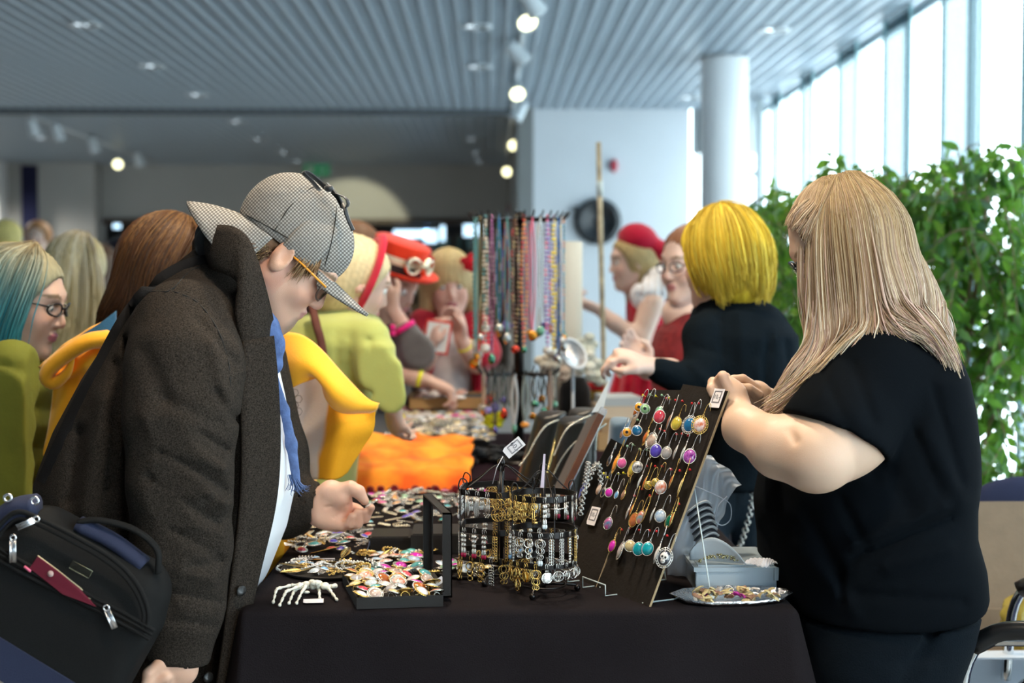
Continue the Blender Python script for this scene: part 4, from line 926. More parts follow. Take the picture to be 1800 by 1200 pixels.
put('card', MB().box((-.02, 0, -.10), (.012, .006, .10), Matrix.Translation(pt(1050, 850, 2.92)) @ Matrix.Rotation(math.radians(28), 4, 'Y')).mesh('card', M_bd, False), t, world=True)
def chainlet(name, pts, n, r, col, parent=None):
    P = crom(pts, n); b = MB()
    for i in range(n - 1):
        A1, C1 = Vector(P[i]), Vector(P[i + 1]); d = (C1 - A1); L_ = d.length; d.normalize(); u = d.cross(Vector((.3, .9, .2))).normalized(); w_ = d.cross(u)
        if i % 2: u = w_
        b.tube([(A1 + C1) / 2 + d * L_ * .68 * math.cos(x) + u * r * 2 * math.sin(x) for x in np.linspace(0, 6.283, 8, False)], r * .55, 4, closed=True)
    return put(name, b.mesh(name, cm('metal', col)), parent, world=True)
chainlet('chain', [pt(1020, 905, 2.86), pt(1028, 850, 2.86), pt(1034, 812, 2.87)], 26, .0026, SILVER, t)
chainlet('chain', [pt(1022, 880, 2.86), pt(1040, 830, 2.88), pt(1052, 815, 2.89), pt(1056, 850, 2.89), pt(1058, 880, 2.89)], 36, .0026, SILVER, t)
tag(put('blue_pouch', MB().ball(tuple(pt(1040, 885, 2.95) ), (.03, .03, .055), 16, 10).mesh('blue_pouch', cm('cloth', (.01, .04, .40)))), 'bright blue pouch between the chains and the earring board', 'pouch')

# ============================================================ second table
def drape(u, v):
    x = -.43 + .375 * u + .006 * math.sin(v * 20); y = 4.48 - .46 * v; z = TZ + .014 + .058 * (1 - v) + .006 * math.sin(u * 17 + v * 9) + .005 * math.sin(v * 23 + u * 5)
    if v > .93: z = TZ + .018 - (v - .93) * 1.0 - .010 * math.sin(u * 9) * (v - .93) / .07; y = 4.48 - .46 * .93 - (v - .93) * .5 - .022
    return (x, y, z)
tag(put('folded_cloth', MB().grid(drape, 44, 60, thick=.010).mesh('folded_cloth', mat('orange_tie_dye', (.95, .13, .004), .85, col2=(.98, .36, .02), vscale=9, bump=.2, bscale=60))), 'orange and red tie-dyed cloth spread on the second table', 'cloth')
rn = random.Random(12); b = MB()
for i in range(90):
    x = -.38 + .30 * rn.random(); b.ball((x, 3.975 - .01 * rn.random(), TZ - .02 - .07 * rn.random() * (1 if x < -.3 or rn.random() < .3 else .6)), (.012, .006, .010), 6, 4)
tag(put('fringe', b.mesh('fringe', cm('cloth', (.16, .004, .008)))), 'dark red rose trim hanging below the orange cloth', 'trim')
SL0, SL1 = V(0, 4.50, .812), V(0, 5.22, .868)
def onslant(x, y):
    d = ray(x, y); k = (SL1.z - SL0.z) / (SL1.y - SL0.y); t_ = (SL0.z - EYE.z + k * (EYE.y - SL0.y)) / (d.z - k * d.y); return EYE + d * t_ + V(0, 0, .004)
t = thing('riser', 'sloping black riser carrying the bright heap on the second table', 'riser', (-.15, 4.9, TZ))
put('riser_board', MB().add([(-.42, 4.50, .752), (.0, 4.50, .752), (.0, 5.22, .752), (-.42, 5.22, .752), (-.42, 4.50, .81), (.0, 4.50, .81), (.0, 5.22, .866), (-.42, 5.22, .866)], [(0, 3, 2, 1), (4, 5, 6, 7), (0, 1, 5, 4), (1, 2, 6, 5), (2, 3, 7, 6), (3, 0, 4, 7)]).mesh('riser_board', cm('cloth', (.02, .02, .022)), False), t, world=True)
far = [('gem', 'white', S_, .024), ('gem', 'clear', S_, .020), ('gem', 'pink', S_, .018), ('gem', 'cream', S_, .018), ('gem', 'coral', S_, .022), ('gem', 'white', S_, .02)]
scatter(95, [(712, 712), (860, 714), (862, 742), (690, 742)], far, 'in the bright heap on the second table', 21, parts=False, minr=.03, plane_=onslant)
scatter(75, [(700, 742), (865, 742), (870, 775), (690, 768)], [('gem', 'clear', S_, .018), ('gem', 'grey', S_, .018), ('gem', 'cream', S_, .016), ('chainpile', S_, 2.2), ('chainpile', CRM, 2.2), ('gem', 'sky', S_, .015), ('gem', 'black', S_, .02)], 'on the second table behind the orange cloth', 22, parts=False, minr=.028, plane_=onslant)
ZT2 = .905
scatter(30, [(735, 682), (815, 682), (812, 700), (730, 700)], [('gem', 'white', S_, .022), ('gem', 'coral', S_, .020), ('gem', 'grey', S_, .020)], 'under the reaching hand on the wooden crates', 23, parts=False, minr=.03, plane_=lambda x, y: onz(x, y, ZT2 + .004))
def boxat(name, label, cat, px0, px1, pyb, h, dep, col, zb=TZ, kind='matte', yaw=0):
    a, c = onz(px0, pyb, zb), onz(px1, pyb, zb); w = (c - a).length; b = MB(); r = min(.004, h * .2)
    b.box((0, 0, 0), (w, dep, h)); me = b.mesh(name, cm(kind, col), False); o = put(name, me, None, tuple(a + V(0, 0, .001)), (0, 0, yaw)); tag(o, label, cat)
    bv = o.modifiers.new('bevel', 'BEVEL'); bv.width = r; bv.segments = 2; return o
def woodtray(label, px0, px1, pyb, h, dep, zb=TZ):
    a, c = onz(px0, pyb, zb), onz(px1, pyb, zb); w = (c - a).length; t = thing('wooden_tray', label, 'tray', tuple(a)); m = cm('matte', (.38, .22, .09))
    put('frame', MB().box((0, 0, 0), (w, .015, h)).box((0, dep - .015, 0), (w, dep, h)).box((0, 0, 0), (.015, dep, h)).box((w - .015, 0, 0), (w, dep, h)).mesh('frame', m, False), t)
    put('base', MB().box((.015, .015, .002), (w - .015, dep - .015, .01)).mesh('base', cm('matte', (.03, .02, .02)), False), t)
def crateat(label, x0, x1, y0, y1, z0, z1, col, name='crate'):
    t = thing(name, label, 'crate', ((x0 + x1) / 2, y0, z0)); m = cm('matte', col); b = MB(); th = .008
    b.box((x0, y0, z0 + .001), (x1, y0 + th, z1)).box((x0, y1 - th, z0 + .001), (x1, y1, z1)).box((x0, y0, z0 + .001), (x0 + th, y1, z1)).box((x1 - th, y0, z0 + .001), (x1, y1, z1)); put('sides', b.mesh('sides', m, False), t, world=True)
    put('top_cloth', MB().box((x0 + th, y0 + th, z1 - .012), (x1 - th, y1 - th, z1 - .006)).mesh('top_cloth', cm('matte', (.02, .015, .015)), False), t, world=True)
crateat('lower wooden crate in front of the girl with hair flowers', -.28, .02, 5.23, 5.30, TZ, .83, (.10, .05, .03)); crateat('upper wooden crate in front of the girl with hair flowers', -.30, .02, 5.0, 5.29, .869, .91, (.38, .22, .09))
boxat('white_card', 'small white card standing at the back left of the orange cloth', 'card', 684, 708, 776, .05, .004, (.72, .76, .84), kind='card')
b = MB()
for i in range(7): a_ = i * .9; b.ball((.022 * math.cos(a_), 0, .022 * math.sin(a_)), (.018, .008, .012), 8, 5)
b.ball((0, -.008, 0), .012, 8, 5); tag(put('yellow_flower', b.mesh('yellow_flower', cm('cloth', (.70, .68, .02))), None, tuple(pt(868, 737, 4.6))), 'yellow cloth flower brooch below the lower ring of the necklace stand', 'flower')
tag(put('yellow_ribbon', MB().tube([Vector(p) for p in crom([pt(694, 702, 4.6), pt(700, 722, 4.58), pt(710, 737, 4.56)], 8)], .012, 6, flat=.25).mesh('yellow_ribbon', cm('cloth', (.72, .62, .02)))), 'yellow ribbon hanging by the hand of the lime cardigan visitor', 'ribbon')
t = thing('jar', 'black velvet pouch-shaped bag standing right of the necklace stand', 'bag', tuple(V(pt(1012, 600, 4.86).x, 4.86, TZ)))
f = secfield([(V(pt(1012, 600, 4.86).x, 4.86, TZ) + V(0, .05, .0), .062, .05), (V(pt(1012, 600, 4.86).x, 4.86, TZ) + V(0, .05, .10), .062, .05), (V(pt(1012, 600, 4.86).x, 4.86, TZ) + V(0, .05, .20), .058, .045), (V(pt(1012, 600, 4.86).x, 4.86, TZ) + V(0, .05, .245), .035, .03)])
c_ = V(pt(1012, 600, 4.86).x, 4.86, TZ); sdfmesh('bag_body', [(f, (c_.x - .1, c_.y - .05, TZ), (c_.x + .1, c_.y + .15, TZ + .28), .008)], cm('cloth', (.006, .006, .007)), None, 2, t); t.name = 'velvet_bag'
t = thing('tea_box', 'yellow carton with a red top beside the black velvet bag', 'box', tuple(onz(1034, 745))); a = V(pt(1034, 600, 5.0).x, 5.0, TZ); w = .058; t.location = a
put('carton', MB().box((0, 0, .001), (w, .06, .185)).mesh('carton', cm('matte', (.55, .32, .02)), False), t); put('lid', MB().box((-.001, -.001, .185), (w + .001, .061, .22)).mesh('lid', cm('matte', (.50, .02, .02)), False), t)
put('roundel', MB().lathe([(.0, -.0005), (.022, -.0005), (.022, .0), (0, 0)], 20, Matrix.Translation((w * .5, -.0005, .14)) @ Matrix.Rotation(math.radians(90), 4, 'X')).mesh('roundel', cm('matte', (.16, .10, .03))), t)
for i, (x0, x1, h, col, nm) in enumerate([(1052, 1128, .06, (.40, .26, .13), 'lowest tan'), (1058, 1135, .05, (.34, .22, .12), 'brown'), (1054, 1125, .04, (.60, .50, .38), 'cream'), (1062, 1130, .03, (.42, .48, .52), 'grey-blue')]):
    a = V(pt(x0, 600, 4.7).x, 4.7, TZ + .001 + sum((.06, .05, .04, .03)[:i]) + .001 * i); w = pt(x1, 600, 4.7).x - a.x
    tag(put('flat_box', MB().box((0, 0, 0), (w, .2, h)).mesh('flat_box', cm('matte', col), False), None, tuple(a), (0, 0, .03 * i)), '%s flat box in the pile behind the wooden-edged mirror' % nm, 'box')
# round table mirror reflecting a face
t = thing('table_mirror', 'round tilted table mirror with a white rim right of the necklace stand', 'mirror', tuple(pt(1006, 630, 4.5)))
Rm = Matrix.Translation(pt(1007, 622, 4.5)) @ Matrix.Rotation(math.radians(40), 4, 'Z') @ Matrix.Rotation(math.radians(62), 4, 'X') @ Matrix.Rotation(0, 4, 'Z')
put('glass', MB().lathe([(0, 0), (.052, 0), (.052, .003), (0, .003)], 28, Rm).mesh('glass', cm('metal', (.85, .85, .85))), t, world=True)
put('rim', MB().tube([Rm @ Vector((.054 * math.cos(a), .054 * math.sin(a), .002)) for a in np.linspace(0, 6.283, 30, False)], .005, 8, closed=True).mesh('rim', cm('plastic', (.62, .66, .70))), t, world=True)
put('stem', MB().tube([pt(1007, 640, 4.51), pt(1007, 740, 4.51), V(pt(1007, 600, 4.51).x, 4.51, TZ)], .005, 8).lathe([(.05, 0), (.05, .006), (.008, .012)], 24, Matrix.Translation(V(pt(1007, 600, 4.51).x, 4.51, TZ) + V(0, 0, .002))).mesh('stem', cm('plastic', (.5, .54, .58))), t, world=True)
# white cloth flowers and small pots around
rn = random.Random(31)
for i, (x, y, Y, c, nm) in enumerate([(1030, 640, 4.9, (.72, .74, .66), 'white'), (1045, 655, 5.0, (.66, .70, .62), 'ivory'), (985, 648, 4.9, (.62, .50, .40), 'beige'), (965, 640, 4.6, (.70, .66, .56), 'cream'), (1030, 610, 5.0, (.60, .64, .56), 'pale sage')]):
    b = MB()
    for k in range(12): a_ = k * 2.4; b.ball((.035 * (k / 12) * math.cos(a_) * 1.2, 0 + .01 * math.sin(k), .035 * (k / 12) * math.sin(a_) * 1.2), (.022, .015, .017), 8, 5)
    b.tube([(0, .01, 0), (0, .02, (TZ + .002) - pt(x, y, Y).z)], .003, 6)
    tag(put('cloth_flower', b.mesh('cloth_flower', cm('cloth', c)), None, tuple(pt(x, y, Y))), '%s cloth flower on a stem right of the necklace stand' % nm, 'flower')
# black ornament dish between the stands
b = MB()
for i in range(40): b.ball((rn.uniform(-.10, .12), rn.uniform(-.08, .1), rn.uniform(.004, .05)), (rn.uniform(.01, .026), .014, rn.uniform(.006, .014)), 8, 5)
tag(put('scarf_bundle', b.mesh('scarf_bundle', cm('cloth', (.012, .014, .018))), None, tuple(onz(880, 812))), 'dark bundle of leather cords in front of the necklace stand', 'cords')
# ---------------------------------------------------- rotating necklace stand
NY = 4.45; nb = onz(912, 812); nb = V(pt(912, 600, NY).x, NY, TZ); NS = thing('necklace_stand', 'tall black rotating stand hung with bead necklaces', 'necklace stand', tuple(nb))
k_ = NY / 2400; ztop = pt(912, 383, NY).z - TZ; zmid = pt(912, 655, NY).z - TZ
put('post', MB().tube([(0, 0, .01), (0, 0, ztop + .02)], .017, 12).mesh('post', M_blk), NS); put('base', MB().lathe([(.13, .001), (.13, .008), (.02, .02), (.0, .02)], 30).mesh('base', M_blk), NS)
TOPC = [(.10, .30, .32), (.16, .10, .05), (.30, .22, .10), (.62, .58, .50), (.60, .52, .42), (.70, .30, .15), (.60, .20, .40), (.10, .28, .50), (.10, .25, .10), (.08, .30, .30), (.55, .20, .22), (.35, .20, .25), (.05, .04, .04), (.12, .06, .04), (.65, .25, .08), (.60, .06, .06), (.50, .40, .30), (.70, .15, .25), (.45, .45, .42), (.20, .22, .18), (.62, .60, .55), (.25, .12, .40), (.28, .25, .35), (.72, .55, .04), (.70, .60, .05), (.05, .18, .42), (.62, .66, .72), (.70, .56, .06), (.05, .25, .35)]
rn = random.Random(17)
cn2 = lambda c: ('white' if min(c) > .5 else 'yellow' if c[0] > .5 and c[1] > .4 and c[2] < .2 else 'orange' if c[0] > .5 and c[1] > .2 and c[2] < .2 else 'red' if c[0] > .4 and c[1] < .16 and c[2] < .2 else 'pink' if c[0] > .45 and c[2] > .15 and c[1] < .35 else 'green' if c[1] > c[0] and c[1] > c[2] * .99 and c[1] > .2 else 'blue' if c[2] > c[0] and c[2] > .2 else 'brown' if c[0] > c[2] * 1.5 else 'dark')
for lvl, (z, R_, nA) in enumerate(((ztop, .158, 34), (zmid, .128, 22))):
    for i in range(nA):
        a = 2 * math.pi * i / nA; d = V(math.cos(a), math.sin(a), 0)
        put('arm', MB().tube([d * .0 + V(0, 0, z), d * R_ * .92 + V(0, 0, z - .006), d * R_ + V(0, 0, z + .004), d * (R_ + .008) + V(0, 0, z + .018)], .0026, 5).mesh('arm', M_blk), NS)
        px_ = math.cos(a); L = rn.uniform(.34, .47) if lvl == 0 else rn.uniform(.08, .17)
        if lvl == 0: c = TOPC[int((px_ + 1) / 2 * (len(TOPC) - 1) + rn.uniform(-.8, .8)) % len(TOPC)]; c2 = rn.choice(TOPC)
        else: c = rn.choice([(.45, .48, .5), (.2, .25, .25), (.3, .2, .15), (.5, .45, .35), (.1, .12, .12)]); c2 = c
        o0 = d * (R_ * .93) + V(0, 0, z); tg = V(-math.sin(a), math.cos(a), 0)
        kind = rn.choice(['bead', 'bead', 'bead', 'chain', 'ribbon']) if lvl == 0 else rn.choice(['chain', 'chain', 'bead'])
        wN = .009; P = [(o0 - tg * wN * math.sin(3.14 * min(1, t_ * 1.0)) * .9 + V(0, 0, -L * t_)) for t_ in np.linspace(0, 1, 30)]; Q = [(o0 + tg * wN * math.sin(3.14 * t_) + V(0, 0, -L * t_)) for t_ in np.linspace(1, 0, 30)]
        b = MB(); b.mi = 0
        if kind == 'bead':
            r = rn.uniform(.0038, .0062)
            for j, p in enumerate(P + Q[1:-1]): b.mi = 0 if (j // 2) % 3 else 1; b.ball(tuple(p), r, 6, 4)
        elif kind == 'chain': b.tube(P, .0022, 4); b.tube(Q, .0022, 4); [b.ball(tuple(p), .0034, 5, 3) for p in P[::3]]
        else: b.tube(P, .0045, 5, flat=.4); b.tube(Q, .0045, 5, flat=.4)
        t = thing('necklace', '%s %s necklace hanging from the %s ring of the tall stand' % (cn2(c), {'bead': 'beaded', 'chain': 'chain', 'ribbon': 'ribbon'}[kind], 'top' if lvl == 0 else 'lower'), 'necklace', tuple(nb + o0), '%s %s necklaces on the %s ring' % (cn2(c), kind, 'top' if lvl == 0 else 'lower'))
        me = b.mesh('strand', [cm('plastic' if kind == 'bead' else ('metal' if kind == 'chain' else 'cloth'), c), cm('plastic', c2)])
        st_ = put('strand', me, t, tuple(-o0))
        pm = MB().ball((0, 0, 0), (rn.uniform(.008, .016), .006, rn.uniform(.010, .02)), 8, 6); put('pendant', pm.mesh('pendant', cm('metal' if rn.random() < .5 else 'gem', rn.choice([(.6, .6, .58), (.65, .08, .05), (.75, .30, .04), (.2, .18, .5), (.5, .5, .45), (.1, .3, .2)]))), t, (0, 0, -L - .012))
# tall pale tube behind the stand and the measuring pole
c_ = V(pt(998, 600, 5.15).x, 5.15, TZ); t = thing('paper_tube', 'tall white paper tube behind the right side of the necklace stand', 'tube', tuple(c_))
ztt = pt(998, 425, c_.y).z - TZ; put('tube_body', MB().tube([(0, 0, .001), (0, 0, ztt)], .055, 24).mesh('tube_body', cm('matte', (.62, .60, .52))), t)
p0, p1 = pt(1062, 672, 5.45), pt(1052, 250, 5.45); dd = (p1 - p0).normalized(); pb = p0 - dd * (p0.z / dd.z)
t = thing('wooden_pole', 'thin tall wooden measuring pole leaning behind the second table', 'pole', tuple(pb))
put('stick', MB().tube([pb + dd * .01, p1], .0105, 10).mesh('stick', mat('pale_wood', (.42, .36, .24), .6, var=.4, vscale=22)), t, world=True)
put('tape_wrap', MB().tube([pt(1054, 318, 5.45), pt(1054.6, 345, 5.45)], .0135, 10).mesh('tape_wrap', cm('matte', (.62, .66, .62))), t, world=True)

# ============================================================ plants by the window
M_leaf = vmat = mat('ficus_leaf', (.05, .16, .03), .35, attr='Col', spec=.5, coat=.2)
def leafmat():
    t = M_leaf.node_tree; b_ = t.nodes['Principled BSDF']; out = t.nodes['Material Output']; tl = t.nodes.new('ShaderNodeBsdfTranslucent'); mx = t.nodes.new('ShaderNodeMixShader'); mx.inputs[0].default_value = .5
    at = [n for n in t.nodes if n.type == 'ATTRIBUTE'][0]; hs_ = t.nodes.new('ShaderNodeMix'); hs_.data_type = 'RGBA'; hs_.inputs[0].default_value = .5; hs_.inputs[7].default_value = (.30, .55, .05, 1)
    t.links.new(at.outputs['Color'], hs_.inputs[6]); t.links.new(hs_.outputs[2], tl.inputs[0]); t.links.new(b_.outputs[0], mx.inputs[1]); t.links.new(tl.outputs[0], mx.inputs[2]); t.links.new(mx.outputs[0], out.inputs[0])
leafmat()
M_bark = mat('ficus_bark', (.22, .17, .11), .8, bump=.5, bscale=60, var=.25, vscale=30)
def ficus(label, blobs, base, nleaf, seed, leafL=.062, trunks=3):
    rn = np.random.RandomState(seed); t = thing('ficus_tree', label, 'plant', tuple(base))
    tb = MB(); ends = []
    W_ = np.array([b_[3] * b_[4] for b_ in blobs]); W_ = W_ / W_.sum()
    for k in range(trunks):
        b0 = base + V(rn.uniform(-.04, .04), rn.uniform(-.04, .04), .28); bl = blobs[k % len(blobs)]; c = pt(bl[0], bl[1], bl[2]); top = c + V(rn.uniform(-.05, .05), rn.uniform(-.05, .05), .0)
        P = crom([b0, b0 * .6 + top * .4 + V(rn.uniform(-.05, .05), rn.uniform(-.05, .05), -.1), top], 12); tb.tube([Vector(p) for p in P], list(np.linspace(.017, .008, 12)), 8)
    put('trunk', tb.mesh('trunk', M_bark), t, world=True)
    bb = MB(); V_ = []; F = []; C = []; n = 0; got = 0
    while got < nleaf:
        i = rn.choice(len(blobs), p=W_); bl = blobs[i]; c = np.array(pt(bl[0], bl[1], bl[2])); rx = bl[3] * bl[2] / 2400; rz = bl[4] * bl[2] / 2400; ry = min(rx, .32)
        while True:
            q = rn.uniform(-1, 1, 3)
            if np.linalg.norm(q) < 1: break
        s = c + q * np.array([rx, ry, rz]); out_ = (q / (np.linalg.norm(q) + .1)); dirn = np.array([out_[0] * .7 + rn.normal() * .3, out_[1] * .5 + rn.normal() * .3, -.25 + rn.normal() * .35]); L = rn.uniform(.12, .26)
        P = [s + dirn * L * u + np.array([0, 0, -.5 * L * u * u]) for u in np.linspace(0, 1, 7)]
        bb.tube([Vector(p) for p in P], list(np.linspace(.0028, .0010, 7)), 4, cap=False)
        for j in range(rn.randint(8, 14)):
            u = rn.uniform(.1, 1.05); k = min(int(u * 6), 5); p = P[k] + (P[k + 1] - P[k]) * (u * 6 - k)
            d = dirn * .5 + rn.normal(0, .55, 3) + np.array([0, 0, -.75]); d /= np.linalg.norm(d); sd_ = np.cross(d, rn.normal(0, 1, 3)); sd_ /= np.linalg.norm(sd_); nm = np.cross(d, sd_)
            l = leafL * rn.uniform(.6, 1.2); w = l * .24; a0 = p + d * .010
            pts = [a0, a0 + d * l * .25 + sd_ * w * .85 + nm * .004, a0 + d * l * .55 + sd_ * w + nm * .004, a0 + d * l * .82 + sd_ * w * .45 + nm * .002, a0 + d * l, a0 + d * l * .82 - sd_ * w * .45 + nm * .002, a0 + d * l * .55 - sd_ * w + nm * .004, a0 + d * l * .25 - sd_ * w * .85 + nm * .004, a0 + d * l * .5 - nm * .002]
            V_ += pts; F += [(n + x, n + (x + 1) % 8, n + 8) for x in range(8)]; n += 9
            g = rn.rand(); c0 = np.array([.03, .12, .035]) * (1 - g) + np.array([.13, .34, .05]) * g
            if rn.rand() < .12: c0 = np.array([.20, .38, .06])
            if rn.rand() < .08: c0 = np.array([.10, .20, .14])
            C += [c0] * 9; got += 1
    put('branches', bb.mesh('branches', M_bark), t, world=True)
    lb = MB().add(V_, F); me = lb.mesh('foliage', M_leaf, True, np.array(C)); put('foliage', me, t, world=True)
    put('pot', MB().lathe([(.0, .002), (.15, .002), (.19, .30), (.20, .32), (.18, .32), (.17, .28), (0, .28)], 32).mesh('pot', cm('plastic', (.55, .56, .56))), t)
ficus('large ficus with dense hanging leaves, nearest, behind the black T-shirt', [(1690, 330, 4.7, 110, 80), (1760, 330, 4.6, 70, 90), (1700, 480, 4.6, 120, 120), (1780, 560, 4.5, 90, 160), (1690, 640, 4.6, 90, 110), (1760, 760, 4.4, 70, 90), (1790, 880, 4.3, 50, 70), (1620, 330, 4.9, 70, 60)], V(1.62, 4.6, 0), 3500, 3, trunks=5)
ficus('ficus in the middle, above the blond hair', [(1520, 320, 5.1, 120, 50), (1590, 400, 5.0, 90, 90), (1450, 350, 5.3, 70, 55), (1620, 520, 5.0, 60, 110), (1400, 430, 5.2, 60, 80), (1430, 560, 5.2, 60, 70)], V(1.30, 5.15, 0), 2050, 5, trunks=3)
ficus('smaller ficus at the left, right behind the yellow-haired visitor', [(1370, 360, 5.7, 60, 50), (1345, 400, 5.8, 40, 50), (1360, 500, 5.7, 45, 70), (1400, 480, 5.6, 45, 80), (1390, 600, 5.6, 40, 60)], V(1.20, 5.75, 0), 1050, 8, trunks=2)

# ============================================================ chairs, carton and clutter at the right
M_chr = mat('chrome', (.75, .78, .80), .12, 1)
M_navy = mat('navy_upholstery', (.010, .016, .055), .85, bump=.3, bscale=400)
def chair(label, X, Y, rot, arm=False):
    t = thing('chair', label, 'chair', (X, Y, 0)); t.rotation_euler = (0, 0, rot)
    f = U(ell((0, 0, .46), (.25, .24, .035)), k=.01); sdfmesh_local('seat', f, (-.3, -.3, .40), (.3, .3, .52), .012, M_navy, t)
    f = ell((0, .23, .76), (.24, .035, .20)); sdfmesh_local('backrest', f, (-.3, .15, .5), (.3, .32, 1.0), .012, M_navy, t)
    for s in (-1, 1):
        put('frame', MB().tube([Vector(p) for p in crom([(s * .26, .27, .01), (s * .26, .2, .3), (s * .26, .02, .44), (s * .26, -.22, .44), (s * .26, -.27, .01)], 26)], .0115, 10).mesh('frame', M_chr), t)
        put('back_post', MB().tube([(s * .2, .2, .44), (s * .2, .25, .62)], .010, 8).mesh('back_post', M_chr), t)
        if arm:
            put('armrest_tube', MB().tube([Vector(p) for p in crom([(s * .27, .24, .55), (s * .27, .10, .66), (s * .27, -.16, .665), (s * .27, -.24, .62), (s * .27, -.26, .44)], 26)], .0115, 10).mesh('armrest_tube', M_chr), t)
            put('arm_pad', MB().tube([Vector(p) for p in crom([(s * .27, .08, .675), (s * .27, -.05, .685), (s * .27, -.17, .68), (s * .27, -.235, .645)], 14)], .019, 10).mesh('arm_pad', cm('plastic', (.015, .015, .016))), t)
    return t
def sdfmesh_local(name, f, lo, hi, h, m, parent):
    v, q_ = nets(f, lo, hi, h); v = relax(v, q_, 2); me = bpy.data.meshes.new(name); me.from_pydata(v.tolist(), [], q_.tolist()); me.materials.append(m); me.update(); me.shade_smooth(); return put(name, me, parent)
cpos = pt(1745, 900, 3.75); ch_ = chair('dark blue upholstered chair under the ficus leaves, farther one', cpos.x + .06, 3.85, math.radians(175)); ch_.scale = (.84,) * 3
a = pt(1760, 1150, 2.75); t = chair('chrome armchair with black arm pads at the bottom right corner', 1.243, 2.634, math.radians(-120), True)
M_cart = mat('brown_cardboard', (.24, .17, .11), .8, var=.08, vscale=20, bump=.15, bscale=90)
t = thing('carton', 'open brown cardboard box with a white outside behind the black T-shirt', 'box', (1.28, 3.25, 0))
X0, X1, Y0, Y1, ZT = 1.03, 1.62, 3.02, 3.42, .50
b = MB(); b.box((X0, Y0, .30), (X1, Y0 + .005, ZT)).box((X0, Y0, .30), (X0 + .005, Y1, ZT)).box((X1 - .005, Y0, .30), (X1, Y1, ZT)).box((X0, Y1 - .005, .30), (X1, Y1, ZT)).box((X0, Y0, .30), (X1, Y1, .305))
put('side_panels', b.mesh('side_panels', M_cart, False), t, world=True)
put('raised_flap', MB().box((X0, Y1, ZT), (X1, Y1 + .004, ZT + .27), Matrix.Translation((0, Y1, ZT)) @ Matrix.Rotation(math.radians(-6), 4, 'X') @ Matrix.Translation((0, -Y1, -ZT))).mesh('raised_flap', M_cart, False), t, world=True)
put('white_panel', MB().box((X0 - .002, Y0 - .003, .30), (X1 + .002, Y0 - .0005, ZT)).box((X0, Y0 - .06, ZT - .004), (X1, Y0, ZT)).mesh('white_panel', cm('card', (.52, .58, .66)), False), t, world=True)
st = thing('stool', 'low black storage crate under the open cardboard box', 'crate', (1.3, 3.22, 0)); put('crate_body', MB().box((X0 + .02, Y0 + .02, 0), (X1 - .02, Y1 - .02, .298)).mesh('crate_body', cm('matte', (.03, .03, .035)), False), st, world=True); st.name = 'crate'
L, H = bx(pt(1790, 1095, 3.22), m=.13); c_ = pt(1797, 1100, 3.22)
f = U(ell(c_, (.055, .04, .085)), ell(c_ + V(.03, 0, -.05), (.06, .05, .06)), k=.02)
t = thing('plastic_bag', 'crinkled translucent yellow plastic bag in the open cardboard box', 'bag', tuple(c_)); sdfmesh('bag_film', [(f, L, H, .008)], mat('yellow_film', (.45, .36, .06), .2, alpha=.7, bump=1, bscale=50), None, 1, t, lambda v: v + (np.sin(v * 130) * np.cos(v[:, [2, 0, 1]] * 170)) * .006)
c_ = pt(1800, 1150, 2.85); f = U(ell(c_, (.05, .05, .05)), k=.01); L, H = bx(c_, m=.08)

# ============================================================ ceiling lights, wall fittings, library
M_lit = mat('lamp_face', (1, .95, .75), .4, emis=(1, .95, .55, 3.2)); M_lamp = mat('lamp_white', (.62, .68, .72), .4); M_refl = mat('reflector', (.9, .93, .96), .08, 1, emis=(.75, .9, 1, 1.6)); M_dark = mat('lamp_dark', (.05, .045, .04), .5)
def spot(label, px, py, z, lit, aim, group=None):
    d = ray(px, py); P = EYE + d * ((z - EYE.z) / d.z); t = thing('track_spotlight', label, 'spotlight', tuple(P), group); A_ = Vector(aim).normalized(); R_ = A_.to_track_quat('Z', 'Y').to_matrix().to_4x4()
    put('housing', MB().lathe([(.0, -.20), (.045, -.20), (.055, -.18), (.068, -.02), (.075, 0), (.068, .0), (.06, -.02)], 24, R_, True).mesh('housing', M_lamp), t)
    put('lamp_face', MB().lathe([(0, -.012), (.066, -.012), (.066, -.010), (0, -.010)], 24, R_).mesh('lamp_face', M_lit if lit else cm('matte', (.4, .44, .46))), t)
    c = R_ @ Vector((0, 0, -.12)); put('bracket', MB().tube([c, c + V(0, 0, .05), (c.x, c.y, CZ - P.z - .02)], .010, 8).mesh('bracket', M_lamp), t); return P
toc = (.0, -1, -.45)
spot('lit spotlight on the centre track, nearest to the camera', 928, 41, 3.10, 1, (.25, -1, -1.0))
spot('lit spotlight on the centre track, second from the front', 910, 166, 3.10, 1, (.12, -1, -.7))
spot('unlit white spotlight on the centre track just before the bulkhead', 905, 210, 3.02, 0, (-.5, -.1, -.9))
spot('lit spotlight on the centre track just past the bulkhead', 903, 256, 3.08, 1, (0, -1, -.55))
spot('lit spotlight farthest along the centre track', 891, 302, 3.05, 1, (0, -1, -.2))
spot('lit yellow-white spotlight on the left track', 207, 289, 3.10, 1, (.2, -1, -.35))
for i, (x, y) in enumerate(((63, 238), (105, 246), (168, 268), (247, 291))): spot('unlit white spotlight, %s on the left track' % ordn[i], x, y, 3.08, 0, (.2, .3, -1))
spot('unlit spotlight high on the centre track behind the nearest lit one', 945, 22, 3.14, 0, (.5, .5, -.7)); spot('unlit spotlight between the first two lit ones on the centre track', 922, 108, 3.14, 0, (.6, .3, -.6))
for lab, x, y0_, y1_ in (('centre lighting track running along the ceiling', .27, 7.5, YF - 1), ('left lighting track in the rear hall', -5.35, 15.7, YF - .3)):
    tag(put('lighting_track', MB().box((x - .018, y0_, CZ - .03), (x + .018, y1_, CZ - .006)).mesh('lighting_track', M_lamp, False)), lab, 'track')
